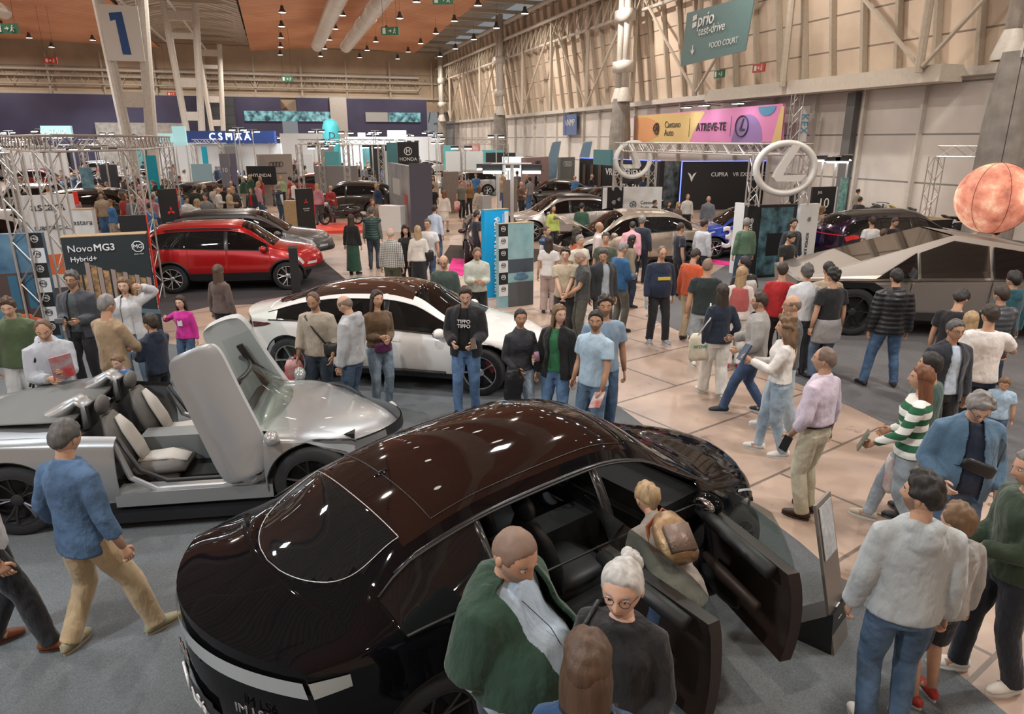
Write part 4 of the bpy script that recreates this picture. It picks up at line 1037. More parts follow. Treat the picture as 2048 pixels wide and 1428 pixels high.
    if beard:
        G2 = G.copy(); a = np.abs(ph); z_ = G2[..., 2]; k = ss(0, .012, -.028 - z_ + .03 * np.clip((a - .5) / .7, 0, 1)) * (a < 1.45) * (1 - np.exp(-((z_ + .061) / .010) ** 2 - (G2[..., 0] / .020) ** 2)) * (G2[..., 1] > -.01)
        r = G2 / (np.linalg.norm(G2, axis=-1, keepdims=True) + 1e-9)
        MB().grid(tf(G2 + r * (k * .0045 - .0025)[..., None]), 0, wrap=True).build('beard', mat('stubble_' + beard + skin, tuple(.45 * a_ + .55 * b_ for a_, b_ in zip(HAIR[beard], SK[skin])), .7, bump=.5, bs=160, dist=.002), root, smooth=True)
    if glasses:
        g = MB()
        for sg in (1, -1):
            g.tube([hp((sg * .032 + .021 * math.cos(a), .1005 - .006 * abs(math.cos(a)) * (1 if math.cos(a) * sg > 0 else .2), .008 + .017 * math.sin(a))) for a in np.linspace(0, 2 * math.pi, 15)], .0015 * (1.2 if lod < 2 else 1), 5, cap=False)
            g.tube([hp((sg * .053, .094, .014)), hp((sg * .074, .04, .012)), hp((sg * .080, -.005, .01))], .0016, 5)
        g.tube([hp((-.011, .1015, .012)), hp((.011, .1015, .012))], .0018, 5)
        g.build('glasses', m_trim, root, smooth=True)
    # ---- shoes
    sm = mat('shoe_%02x%02x%02x' % tuple(int(c * 255) for c in shoe), shoe, .6, bump=.2, bs=40); so = mat('sole_%02x' % int(sole[0] * 255), sole, .7)
    for i in (0, 1):
        A = P.ank[i]; K = P.knee[i]; a = math.radians(12 if i == 0 else -12) * -1
        sh = MB(); sh.tube([(0, -.075, .035), (0, -.06, .055), (0, -.01, .062), (0, .05, .052), (0, .11, .042), (0, .165, .034), (0, .185, .028)], [(.018, .018), (.036, .04), (.04, .05), (.042, .04), (.046, .032), (.034, .024), (.012, .012)], 12, up=(1, 0, 0))
        ol = [(.036 * math.cos(t) * (1.25 if math.sin(t) > 0 else 1), .055 + .135 * math.sin(t)) for t in np.linspace(0, 2 * math.pi, 15)[:-1]]
        sh.prism(ol, .0, .022, 1)
        o = sh.build('shoe', [sm, so], root, smooth=False, angle=50); o.location = (A.x, A.y, A.z - .08); o.rotation_euler = (0, 0, a)
    root['_p'] = 0; del root['_p']
    root_P[root.name] = P
    return root
root_P = {}
def held(root, name, label, cat, mb, mats, lp, rot=(0, 0, 0), **k):
    "a thing carried by a person: stands alone, placed from the person's frame"
    o = mb.build(name, mats, None, **k)
    M = Matrix.LocRotScale(root.location, root.rotation_euler, root.scale)
    o.matrix_world = M @ Matrix.LocRotScale(Vector(lp), Euler(rot), None)
    loc, r, s = o.matrix_world.decompose(); o.location = loc; o.rotation_euler = r.to_euler(); o.scale = s
    return tag(o, label, cat)
def P_(lab, u, v, h, face, *a, **k):
    "a person whose crown is seen at photo pixel u, v"
    z0 = k.get('z', 0.0)
    drop = k.pop('hdrop', 0.0)
    x, y = at(u, v, z0 + (h - drop) * .995)
    return person(lab, x, y, h, face, *a, **k)
# ------------------------------------------------------------------ the cars of the show
m_inner = mat('brown_door_lining', (.03, .02, .017), .5, bump=.15, bs=40)
def hinge(o, h, R):
    M = Matrix.Translation(Vector(h)) @ R.to_4x4() @ Matrix.Translation(-Vector(h))
    o.location, q, s = M.decompose(); o.rotation_euler = q.to_euler(); return o
def carat(label, x, y, yaw, kind, body, roof=None, cat='car', group=None, **k):
    ck = {q: k.pop(q) for q in ('W', 'sx', 'sz', 'n', 'over') if q in k}
    r = thing('car', label, cat, (x, y, 0), math.radians(yaw), group)
    C_ = Car(kind, **ck); ob = C_.build(r, body, roof, **k); return r, C_, ob
def carpx(label, u, v, yaw, *a, z=.8, **k):
    x, y = at(u, v, z); return carat(label, x, y, yaw, *a, **k)
# black fastback with both right-hand doors open
p_black = mat('paint_black', (.004, .004, .005), .3, coat=.62, spec=0)
BK, BC, bo = carat('large glossy black fastback car filling the foreground, both near doors open', .12, 4.86, 39.5, 'fastback', p_black, mat('black_glass_roof', (.014, .007, .006), .3, coat=.95, spec=0), opend=('door_f_-1', 'door_r_-1'), rim=m_rim_d, n=170, seat=m_seatd, over=dict(zt=[(-2.5, 1.13), (-2.3, 1.16), (-1.95, 1.26), (-1.45, 1.50)] + CARS['fastback']['zt'][4:], zr=[(-2.5, 1.10), (-2.2, 1.13), (-1.9, 1.21), (-1.45, 1.42)] + CARS['fastback']['zr'][4:], zb=[(-2.5, 1.05), (-2.0, 1.09)] + CARS['fastback']['zb'][2:]))
def open_door(ob, kd, kw, hx, ang, ret, C_, root, body, lining, th=.085):
    vs, fs, ms = ob[kd]; hy = -.93
    mb = skin_from(vs, fs, ms, th, 2)
    d = mb.build('door', [body, m_trim, lining], root, angle=40)
    hinge(d, (hx, hy, 0), Matrix.Rotation(math.radians(ang), 3, 'Z')); d['label'] = ret
    if kw in ob and isinstance(ob[kw], tuple):
        g = skin_from(*ob[kw], .006, 0); g.m = [0] * len(g.f); g.build('side_window', m_clear, d, angle=40)
    V = np.array(vs); x0, x1 = V[:, 0].min(), V[:, 0].max(); zt_ = V[:, 2].max()
    yy = -.86 + th
    a = MB().tube([(x1 - .1, yy + .0, zt_ - .06), (x1 - .4, yy + .02, zt_ - .045), (x0 + .1, yy + .02, zt_ - .035)], [(.05, .045), (.055, .05), (.055, .05)], 12)
    a.tube([(x1 - .25, yy + .02, zt_ - .36), (x1 - .5, yy + .05, zt_ - .34), (x0 + .15, yy + .05, zt_ - .33)], [(.025, .03), (.05, .05), (.035, .04)], 10, 1)
    a.build('armrest', [m_trim, lining], d, smooth=True)
    MB().ell(((x0 + x1) / 2 + .1, yy + .005, .5), (.26, .03, .09), 14, 8).build('door_pocket', m_trim, d, smooth=True)
    h = MB(); h.box(((x0 + .2), -.985, zt_ - .16), (.18, .02, .03)); h.build('handle', body, d)
    return d
open_door(bo, 'door_f_-1', 'side_window_f_-1', 1.08, 67, 'open front door with brown lining', BC, BK, p_black, m_inner)
open_door(bo, 'door_r_-1', 'side_window_r_-1', -.02, 80, 'open rear door', BC, BK, p_black, m_inner)
fr = MB()
for dx in (.02,):
    fr.tube([BC.samp(dx, r, -1, -.02) for r in np.linspace(1, 12, 12)], .035, 8)
fr.tube([BC.samp(x, 12.2, -1, -.015) for x in np.linspace(-1.5, 1.05, 20)], .018, 6)
fr.tube([BC.samp(x, .9, -1, -.05) for x in np.linspace(-.98, 1.08, 12)], .05, 6)
fr.tube([BC.samp(1.06, r, -1, -.03) for r in np.linspace(1, 8, 8)], .04, 6)
fr.tube([BC.samp(-.98, r, -1, -.03) for r in np.linspace(4, 12, 8)], .04, 6)
fr.build('door_frame', m_dark, BK, smooth=True)
tl = MB(); BC.cap('rear', 7.0, 8.1, -.99, .99, off=.018, n=30, m=4, mb=tl)
for sd in (1, -1): BC.patch([(-2.16, 7.0), (-1.95, 6.9), (-1.95, 7.6), (-2.14, 8.0)], sd, .008, mb=tl)
tl.build('tail_lamp', mat('smoked_lamp', (.42, .46, .47), .18, coat=1, metal=.2), BK, smooth=True)['label'] = 'pale full-width tail lamp bar'
pt = MB(); BC.cap('rear', 2.9, 4.7, -.30, .30, off=.022, n=8, m=3, mb=pt); pl = pt.build('number_plate', m_black, BK)
m_wt = mat('white_lettering', (.75, .75, .75), .5)
def rear_text(C_, root, s, row, u, size, m, bold=0, off=.03, ax=0):
    _, G = C_.cap('rear', row, row, u, u + .02, off=off, n=2, m=1); p = G[0][0]
    _, G2 = C_.cap('rear', row, row, u - .15, u + .15, off=off, n=2, m=1); a, b = G2[0]
    yw = math.atan2(b[1] - a[1], b[0] - a[0])
    _, G3 = C_.cap('rear', row, row + 1, u, u + .02, off=off, n=2, m=2); q, r = G3[0][0], G3[1][0]
    tilt = math.atan2(r[0] - q[0], r[2] - q[2])
    return textobj('lettering', s, size, m, root, p, (math.pi / 2 - tilt, 0, yw - math.pi), bold=bold)
rear_text(BC, BK, 'IM', 3.8, .15, .15, m_wt, .008)
rear_text(BC, BK, 'LS6', 3.8, -.12, .13, m_wt, 0)
rear_text(BC, BK, 'I/\\/\\', 6.3, 0, .13, m_chrome, .004)
rear_text(BC, BK, 'IM LS6', 5.6, -.66, .085, m_chrome, .002)
sf = MB(); sf.tube([BC.samp(-1.28, 15, 1, .02) * np.array([1, 0, 1]), BC.samp(-1.16, 15, 1, .05) * np.array([1, 0, 1])], [(.06, .02), (.03, .015)], 10, up=(0, 1, 0))
sf.build('roof_antenna', p_black, BK, smooth=True)
# rear wiper-heater frame line around the window
def ring(C_, root, x0, x1, m, rr=.006, rear=True):
    g = MB(); P = []
    for sd in (1, -1):
        us = np.concatenate([np.linspace(0, .12, 8), np.linspace(.16, 1, 14)]); L = []
        for u in us:
            x = x0 + (x1 - x0) * u; lim = C_.rwin(u) if rear else .93
            L.append(C_.samp2(x, 13 + 8 * (1 - lim), sd))
        P = (L[::-1] + P) if sd == 1 else P + L
    top = [C_.samp2(x1, 13 + 8 * (1 - v * (C_.rwin(1) if rear else .93)), -1) for v in np.linspace(1, 0, 9)] + [C_.samp2(x1, 13 + 8 * (1 - v * (C_.rwin(1) if rear else .93)), 1) for v in np.linspace(0, 1, 9)]
    if not rear: top2 = [C_.samp2(x0, 13 + 8 * (1 - v * .93), -1) for v in np.linspace(1, 0, 9)] + [C_.samp2(x0, 13 + 8 * (1 - v * .93), 1) for v in np.linspace(0, 1, 9)]; g.tube(top2, rr, 5)
    g.tube(P if rear else P[:len(P) // 2], rr, 5); g.tube(top, rr, 5)
    if not rear: g.tube(P[len(P) // 2:], rr, 5)
    g.build('window_trim', m, root, smooth=True)
def samp2(c, x, row, side):
    i = np.interp(x, c.X, np.arange(len(c.X))); i0 = int(min(i, len(c.X) - 2)); f = i - i0; j = int(min(row, 20)); fj = row - j
    q = (c.P[j, i0] * (1 - f) + c.P[j, i0 + 1] * f) * (1 - fj) + (c.P[j + 1, i0] * (1 - f) + c.P[j + 1, i0 + 1] * f) * fj; return (q[0], q[1] * side, q[2] + .002)
Car.samp2 = samp2
ring(BC, BK, -2.02, -1.47, m_rim_s, .0035); ring(BC, BK, -1.25, .42, m_rim_d, .003, False)

# white saloon
p_white = paint('white', (.72, .70, .67), 0, .22)
WK, WC, wo = carat('white saloon car with a dark glass roof, parked side-on behind the group of visitors', -1.75, 10.85, -11.5, 'sedan', p_white, mat('brown_glass_roof', (.035, .018, .014), .05, coat=1), sx=1.03, sz=1.02, n=150, rim=m_rim_s, style=1, spokes=5, seat=m_seatl, priv=False)
tl = MB(); WC.cap('rear', 7.2, 8.0, -1, 1, off=.012, n=24, m=3, mb=tl)
for sd in (1, -1): WC.patch([(-2.02, 6.9), (-1.70, 7.1), (-1.75, 7.5), (-2.02, 8.0)], sd, .006, mb=tl)
tl.build('tail_lamp', mat('dark_red_lamp', (.08, .008, .006), .15, coat=1), WK, smooth=True)
ring(WC, WK, -1.95, -1.2, m_trim, .008)
[MB().tube([WC.samp(x, 1.2, s, .01) for x in np.linspace(-.85, .95, 12)], .03, 6).build('sill', m_trim, WK, smooth=True) for s in (1, -1)]

# red and grey off-road cars
p_red = paint('red', (.40, .006, .008), .25, .25)
RK, RC, ro = carat('shiny red off-road car with silver wheels behind the girl in pink', -7.05, 17.85, 9.5, 'suv', p_red, clad=True, sx=1.01, n=130, seat=m_seatd)
for r_, k_ in ((RK, RC),):
    g = MB(); [g.tube([k_.samp(x, 12.6, s, .035) for x in np.linspace(-1.4, .25, 10)], .018, 6) for s in (1, -1)]; g.build('roof_rail', m_trim, r_, smooth=True)
    g = MB(); [k_.patch([(-1.95, 7.0), (-1.75, 7.2), (-1.78, 7.9), (-1.95, 8.2)], s, .008, mb=g) for s in (1, -1)]; g.build('tail_lamp', m_red, r_, smooth=True)
ring(RC, RK, -2.05, -1.7, m_trim)
p_grey = paint('grey', (.13, .13, .13), .5, .3)
carpx('dark grey off-road car parked just behind the red one, nose to the right', 500, 478, 10, 'suv', p_grey, m_dark, clad=True, n=90, sx=1.12)
# gold crossover with raised bonnet and its neighbours
def raise_bonnet(ob, C_, a=42):
    o = ob['bonnet']; hinge(o, (C_.p['ws'][1] * C_.sx, 0, 1.05 * C_.sz), Matrix.Rotation(math.radians(a), 3, 'Y') if False else Matrix.Rotation(-math.radians(a), 3, 'Y'))
    o['label'] = 'raised bonnet'
r, c_, ob = carpx('pale gold crossover with its bonnet raised, visitors crowding its side', 1256, 474, 196, 'fastback', paint('gold', (.42, .36, .30), .6, .25), n=100, rim=m_rim_d); raise_bonnet(ob, c_)
carpx('silver crossover with a dark roof seen behind the blue sign pillar', 1128, 432, 194, 'fastback', paint('silver', (.42, .40, .38), .5, .25), m_dark, n=90)
BL, BLc, _ = carpx('bright blue hatchback with big white letters on its doors', 1488, 459, 187, 'suv', paint('blue', (.012, .05, .36), .3, .22), m_dark, n=90, sx=1.0, sz=.93)
textobj('lettering', '3X', .9, m_wt, BL, tuple(BLc.samp(.62, 4.4, 1, .03)), (math.pi / 2, 0, math.pi), bold=.05)
r, c_, ob = carpx('very dark violet off-road car seen from behind, red tail lamps', 1785, 474, 12, 'suv', paint('violet', (.018, .008, .03), .5, .2), m_dark, n=90, sx=1.14, sz=.98)
g = MB(); c_.cap('rear', 8.6, 10.2, -1, 1, off=.012, n=14, m=3, mb=g); [c_.patch([(-1.95, 6.2), (-1.6, 6.4), (-1.62, 7.3), (-1.95, 7.8)], s, .01, mb=g) for s in (1, -1)]; g.build('tail_lamp', mat('lit_red_lamp', (.6, .02, .02), .2, coat=1), r, smooth=True)

# angular steel pickup
def pickup():
    x0, y0 = at(1888, 585, .9)
    r = thing('pickup_truck', 'angular bare steel pickup truck with flat planes and a peaked roof', 'car', (x0 + .55, y0 + 1.0, 0), math.radians(173), sc=1.06)
    m = mat('brushed_steel', (.42, .39, .36), .32, metal=.85, bump=.05, bs=6, var=.05, vs=.8)
    bx = [(2.84, .98), (-2.84, 1.12)]
    def zb(x): return .98 + (2.84 - x) / 5.68 * .14
    mb = MB()
    for s in (1, -1):
        arch = []
        for xw in (1.85, -1.75):
            arch.append([(xw + .62, .42), (xw + .50, .80), (xw + .25, .97 - .02), (xw - .25, .97 - .02), (xw - .50, .80), (xw - .62, .42)])
        low = [(2.80, .55)] + arch[0] + arch[1] + [(-2.78, .62)]
        top = [(-2.84, zb(-2.84)), (2.84, zb(2.84))]
        pts = low + top
        V = [(x, s * (1.0 - .07 * max(0, (zb(x) - z) / .6) - .14 * max(0, (x - 2.2)) / .64), z) for x, z in pts]
        mb.add(V, [tuple(range(len(V)))[::s]])
    rail = [(2.80, .86, 1.0), (.25, .66, 1.80), (-2.84, .84, 1.36)]
    for s in (1, -1):
        b = [(2.84, s * .91, zb(2.84)), (-2.84, s * 1.0, zb(-2.84))]
        mb.add([b[0], (2.80, s * .86, 1.02), (.25, s * .66, 1.80), (-2.84, s * .84, 1.36), b[1]], [(0, 1, 2, 3, 4)[::s]])
    mb.add([(2.80, .86, 1.02), (2.80, -.86, 1.02), (1.75, -.80, 1.33), (1.75, .80, 1.33)], [(0, 1, 2, 3)])
    mb.add([(.25, .66, 1.80), (.25, -.66, 1.80), (-1.2, -.74, 1.60), (-1.2, .74, 1.60)], [(3, 2, 1, 0)])
    mb.add([(-2.84, .84, 1.36), (-2.84, -.84, 1.36), (-2.84, -1.0, 1.12), (-2.78, -.93, .62), (-2.78, .93, .62), (-2.84, 1, 1.12)], [(0, 1, 2, 3, 4, 5)])
    mb.add([(2.80, .86, 1.02), (2.80, -.86, 1.02), (2.84, -.91, .98), (2.80, -.8, .5), (2.80, .8, .5), (2.84, .91, .98)], [(5, 4, 3, 2, 1, 0)])
    mb.build('body', m, r)
    g = MB().add([(1.75, .80, 1.335), (1.75, -.80, 1.335), (.30, -.665, 1.79), (.30, .665, 1.79)], [(0, 1, 2, 3)]); g.build('windscreen', m_glass_d, r)
    MB().add([(-1.2, .74, 1.60), (-1.2, -.74, 1.60), (-2.8, -.84, 1.37), (-2.8, .84, 1.37)], [(3, 2, 1, 0)]).build('bed_cover', m_trim, r)
    for s in (1, -1):
        def pt(x, f):     # on the upper side plane: f 0 belt, 1 rail
            zr = np.interp(x, [-2.84, .25, 2.8], [1.36, 1.80, 1.02]); yr = np.interp(x, [-2.84, .25, 2.8], [.84, .66, .86]); z0 = zb(x); y0_ = 1.0 - .09 * max(0, (x - 2.2)) / .64
            return (x, s * (y0_ + (yr - y0_) * f + .006), z0 + (zr - z0) * f + .002)
        MB().add([pt(1.55, .10), pt(.85, .10), pt(.85, .80), pt(.7, .80)][:3], [(0, 1, 2)[::s]]).build('side_window', m_glass_d, r)
        MB().add([pt(.80, .08), pt(-.32, .08), pt(-.32, .86), pt(.25, .88), pt(.80, .78)], [(0, 1, 2, 3, 4)[::s]]).build('side_window', m_glass, r)
        MB().add([pt(-.40, .08), pt(-1.75, .08), pt(-1.62, .78), pt(-.40, .86)], [(0, 1, 2, 3)[::s]]).build('side_window', m_glass_d, r)
        for x in (.95, -.36, -1.5): MB().tube([(x, s * 1.003, zb(x) - .01), (x, s * .985, .72), (x + (.0 if x > -1 else .3), s * .955, .46)], .006, 4).build('seam', m_trim, r)
        cl = MB().box((.05, s * .93, .40), (2.4, .1, .14))
        for xw in (1.85, -1.75):
            a = [(xw + .66, .40), (xw + .54, .84), (xw + .27, 1.0), (xw - .27, 1.0), (xw - .54, .84), (xw - .66, .40)]; b = [(xw + .5, .38), (xw + .42, .76), (xw + .2, .88), (xw - .2, .88), (xw - .42, .76), (xw - .5, .38)]
            for i in range(5): cl.add([(a[i][0], s * 1.02, a[i][1]), (a[i + 1][0], s * 1.02, a[i + 1][1]), (b[i + 1][0], s * .96, b[i + 1][1]), (b[i][0], s * .96, b[i][1])], [(0, 1, 2, 3)])
        cl.build('wheel_arch', m_trim, r)
        mm = MB().add([(1.05, s * 1.05, 1.13), (1.05, s * 1.28, 1.13), (1.15, s * 1.08, 1.13), (1.0, s * 1.06, 1.30), (1.0, s * 1.26, 1.26), (.98, s * 1.05, 1.12), (.98, s * 1.28, 1.12)], [(0, 1, 4, 3), (5, 6, 4, 3), (0, 1, 6, 5), (1, 6, 4), (0, 3, 5)]).box((1.0, s * 1.0, 1.15), (.05, .14, .04))
        mm.build('wing_mirror', m_trim, r)
    MB().box((0, 0, .62), (4.6, 1.5, .5)).build('underbody', m_under, r)
    t, q, cal = wheel_meshes(.44, 6, 1); tm = t.mesh('tyre', m_tyre, angle=50); rm = q.mesh('rim', [m_rim_d, m_trim], angle=40)
    for s in (1, -1):
        for xw in (1.85, -1.75):
            wo_ = bpy.data.objects.new('wheel', tm); COL.objects.link(wo_); wo_.parent = r; wo_.location = (xw, .84 * s, .44); wo_.rotation_euler = (0, 0, 0 if s == 1 else math.pi)
            a = bpy.data.objects.new('rim', rm); COL.objects.link(a); a.parent = wo_
    MB().box((2.83, 0, 1.0), (.03, 1.7, .035)).build('light_bar', m_lamp, r)
pickup()

# silver roadster: open cockpit, both doors swung up
p_silver = paint('silver2', (.34, .35, .355), .55, .34)
SK_, SCc, so_ = carat('silver open roadster with its two doors swung upward beside the black car', -3.45, 6.95, 8.5, 'roadster', p_silver, open_cockpit=True, opend=('door_f_1', 'door_f_-1'), n=150, rim=m_rim_d, over=dict(doors=(.92, -.42, -.42)))
tub = MB(); tub.box((.1, 0, .26), (2.0, 1.5, .06)); tub.box((-.86, 0, .56), (.12, 1.5, .62)); tub.box((.95, 0, .52), (.1, 1.55, .6))
tub.build('cabin', mat('roadster_cabin', (.05, .048, .045), .6), SK_)
MB().tube([(.72, -.72, .78), (.74, 0, .83), (.72, .72, .78)], [(.17, .08)] * 3, 12, up=(1, 0, 0)).build('dashboard', m_seatd, SK_, smooth=True)
cs = MB().box((.15, 0, .47), (1.25, .26, .3)).box((.55, 0, .64), (.5, .2, .1), rot=(0, -.35, 0)); cs.build('centre_console', mat('grey_console', (.16, .17, .17), .45), SK_)
for s in (1, -1):
    o = seatobj(SK_, m_seatd if False else mat('grey_seat', (.085, .078, .07), .55, bump=.1, bs=30), mat('grey_seat', (.1, .1, .1))); o.location = (-.22, .38 * s, .28); o.scale = (1.1, 1.05, 1.02)
    MB().tube([(-.10, 0, .19), (-.155, 0, .36), (-.235, 0, .55), (-.30, 0, .68)], [(.03, .10), (.03, .12), (.03, .11), (.02, .05)], 12, up=(1, 0, 0)).tube([(-.15, 0, .225), (.1, 0, .245), (.27, 0, .20)], [(.02, .12), (.03, .13), (.02, .1)], 12, up=(0, 0, 1)).build('seat_insert', m_seatl, o, smooth=True)
    b = MB(); y = .40 * s       # buttress behind each seat
    b.tube([(-1.5, y, .95), (-1.2, y, .99), (-.98, y, 1.08), (-.86, y, 1.17), (-.80, y, 1.12), (-.80, y, .9)], [(.02, .08), (.06, .15), (.08, .15), (.05, .13), (.04, .12), (.05, .14)], 14, up=(0, 0, 1))
    b.build('buttress', p_silver, SK_, smooth=True)
    MB().box((-.765, y, 1.02), (.03, .2, .22)).build('vent', m_trim, SK_)
MB().tube([(-1.9, 0, .985), (-1.6, 0, 1.02), (-1.2, 0, 1.04), (-.85, 0, 1.03)], [(.02, .35), (.03, .62), (.035, .68), (.02, .66)], 24, up=(0, 0, 1)).build('tonneau', mat('grey_soft_top', (.13, .135, .13), .8, bump=.3, bs=90), SK_, smooth=True)
g = MB(); cw = lambda u, f: (.86 + .22 * (1 - u * u) - (.42 - .0) * f, u * (.78 - .14 * f), .92 + .30 * f + .035 * (1 - u * u) * f)
G = [[cw(u, f) for u in np.linspace(-1, 1, 17)] for f in np.linspace(0, 1, 6)]
g.grid(G); ws = g.build('windscreen', m_clear, SK_, smooth=True)
MB().tube([cw(-1, f) for f in np.linspace(0, 1, 5)][:-1] + [cw(u, 1) for u in np.linspace(-1, 1, 17)] + [cw(1, f) for f in np.linspace(1, 0, 5)][1:], .026, 8).build('frame', m_dark, ws, smooth=True)
MB().ell((.55, 0, 1.14), (.03, .11, .035), 10, 6).build('inside_mirror', m_trim, ws, smooth=True)
g = MB(); g.tube([(0, .18 * math.cos(a), .17 * math.sin(a)) for a in np.linspace(0, 2 * math.pi, 21)], .015, 6, cap=False).box((0, 0, 0), (.03, .3, .06))
o = g.build('steering_wheel', m_trim, SK_, smooth=True); o.location = (.42, .38, .80); o.rotation_euler = (0, -.35, 0)
for s in (-1, 1):   # inner sill and door shut line
    MB().box((.2, s * .90, .14), (2.1, .14, .10)).build('side_skirt', m_dark, SK_)
    st = MB(); st.box((.25, s * .80, .30), (1.45, .22, .14)); st.tube([(.92, s * .84, .75), (.90, s * .85, .45), (.78, s * .86, .37), (-.1, s * .86, .37), (-.33, s * .84, .5), (-.44, s * .82, .84)], .03, 8)
    st.build('sill', p_silver, SK_, smooth=False)
    MB().tube([(.90, s * .80, .80), (.86, s * .80, .5), (.74, s * .80, .43), (-.02, s * .80, .43), (-.26, s * .79, .55), (-.42, s * .77, .88)], .022, 8).build('door_seal', m_trim, SK_, smooth=True)
    k = 'door_f_%d' % s
    vs, fs, ms = so_[k]; V = np.array(vs); xc_, hx_ = (V[:, 0].max() + V[:, 0].min()) / 2, (V[:, 0].max() - V[:, 0].min()) / 2 + .004; zc_ = (V[:, 2].max() + V[:, 2].min()) / 2
    V[:, 2] = zc_ + (V[:, 2] - zc_) * (1 - np.abs((V[:, 0] - xc_) / hx_) ** 7) ** (1 / 5)
    vs = [tuple(q) for q in V]; mb = skin_from(vs, fs, [0] * len(fs), .10, 1)
    d = mb.build('door', [p_silver, mat('light_lining', (.45, .47, .46), .5)], SK_, angle=40)
    hinge(d, (.80, s * .86, .60), Matrix.Rotation(-s * math.radians(-14), 3, 'X') @ Matrix.Rotation(math.radians(68), 3, 'Y')); d['label'] = 'door swung upward'
    wg = MB(); wg.grid([[(x, s * (.86 - .06 * f), .84 + .30 * f * (1 - max(0, (x - .3)) * .9)) for x in np.linspace(-.38, .78, 8)] for f in (0, .5, 1)])
    wg.build('side_window', m_clear, d)
    mm = MB().ell((.66, s * 1.04, .90), (.08, .11, .07), 12, 8).box((.68, s * .92, .86), (.05, .14, .03)); mm.build('wing_mirror', mat('pale_mirror', (.5, .5, .5), .2, coat=1, metal=.5), d, smooth=True)
    MB().box((.2, s * .765, .60), (.6, .03, .07)).build('armrest', m_trim, d)
# mid-distance cars
for a in [
 ('black estate car with a long roof behind the lattice gate', 225, 418, 4, 'suv', (.02, .018, .016), dict(sx=1.2)),
 ('white car half hidden behind the tall white display boards', 20, 480, 12, 'suv', (.6, .6, .58), {}),
 ('black hatchback parked behind the red podium', 700, 398, 176, 'suv', (.03, .028, .026), {}),
 ('dark grey car behind the group standing with their backs turned', 470, 372, 170, 'sedan', (.06, .05, .045), {}),
 ('silver grey off-road car beyond the grey column base', 935, 366, 184, 'suv', (.25, .25, .24), {}),
 ('dark car nose behind the man in the navy tee shirt', 985, 462, -85, 'sedan', (.04, .02, .02), {}),
 ('black saloon car below the rose-grey panel, nearer one', 1172, 403, 186, 'sedan', (.02, .018, .018), {}),
 ('black saloon car below the rose-grey panel, farther one', 1110, 383, 180, 'sedan', (.025, .024, .024), {}),
 ('dark low car with a red tail lamp left of the white caetano board', 1215, 412, 190, 'fastback', (.018, .016, .018), {}),
 ('grey saloon car left of the picture wall', 640, 362, 150, 'sedan', (.12, .11, .10), {}),
 ('dark brown car in front of the tall grey four-ring slab', 400, 342, 160, 'suv', (.05, .035, .03), {}),
 ('black car behind the man in the padded vest at the wooden counter', 745, 350, 195, 'sedan', (.02, .02, .022), {})]:
    lab, u, v, yaw, kd, cl, kw = a
    carpx(lab, u, v, yaw, kd, paint('p%d' % int(sum(cl) * 1e4), cl, .3, .25), n=70, detail=1, **kw)
# far rows: four kinds repeated
def allcars(): return [o for o in COL.objects if o.name.startswith('car') and o.get('category') == 'car']
fr_ = random.Random(11); far_protos = []
for kd, cl in (('suv', (.03, .03, .032)), ('sedan', (.5, .5, .5)), ('suv', (.25, .25, .26)), ('sedan', (.02, .02, .02)), ('fastback', (.22, .02, .02)), ('suv', (.04, .08, .2)), ('suv', (.6, .6, .6)), ('sedan', (.1, .1, .11))):
    far_protos.append((kd, cl, None))
nm_ = {0: 'black off-road car', 1: 'pale saloon car', 2: 'grey off-road car', 3: 'black saloon car', 4: 'dark red car', 5: 'blue off-road car', 6: 'white off-road car', 7: 'charcoal saloon car'}
i = 0
for s0 in (39, 46, 53, 60.5, 69, 78, 88):
    for t0 in np.arange(-30, 20, 6.6):
        s1, t1 = s0 + fr_.uniform(-1.0, 1.0), t0 + fr_.uniform(-.7, .7); X, Y, _ = hall(s1, t1)
        if Y < 28 or abs(X / Y + .33 * 0) > .72: continue
        if abs(X / Y + .055) < .035 and s0 < 60: continue
        if fr_.random() < .2 or any((X - q.location.x) ** 2 + (Y - q.location.y) ** 2 < 27 for q in allcars()): continue
        k = fr_.randrange(8); kd, cl, pr_ = far_protos[k]
        if pr_ is None:
            pr_, _, _ = carat('', X, Y, 0, kd, paint('far%d' % k, cl, .3, .25), m_dark if k % 2 else None, n=44, detail=0); far_protos[k] = (kd, cl, pr_); o = pr_
        else: o = dup(pr_)
        o.location = (X, Y, 0); o.rotation_euler = (0, 0, fr_.choice([0, .2, 3.1, 3.3, 1.2, -1.1, 2.2]) + fr_.uniform(-.2, .2))
        o['label'] = '%s standing in the crowded far stands' % nm_[k]; o['group'] = '%ss in the far stands' % nm_[k]; i += 1
print('far cars', i)
def dep(u, d):
    "world point seen in column u (near the horizon) at distance d"
    return ((u - 1024) / 1466 * d, d)
# ------------------------------------------------------------------ stands, signs, trusses
m_truss = mat('aluminium_truss', (.55, .54, .52), .35, metal=.7)
m_bw = mat('board_white', (.68, .69, .69), .5, var=.02); m_bb = mat('board_black', (.012, .013, .015), .45)
m_ply = mat('board_edge_wood', (.35, .24, .13), .6, var=.1)
def col(n, c, r=.5, **k): return mat('print_' + n, c, r, **k)
m_lt = col('light', (.72, .73, .73)); m_dk = col('dark', (.03, .035, .04)); m_cy = col('cyan', (.0, .33, .68)); m_rd = col('red', (.7, .03, .02)); m_te = col('teal', (.07, .22, .25))
def board(label, a, b, h, m, th=.12, z0=0.0, name='display_board', cat='board', group=None, edge=None, za=None):
    "upright board whose top edge runs from photo pixel a to b at height h"
    x0, y0 = at(a[0], a[1], h); x1, y1 = at(b[0], b[1], h)
    return board2(label, x0, y0, x1, y1, h, m, th, z0, name, cat, group, edge)
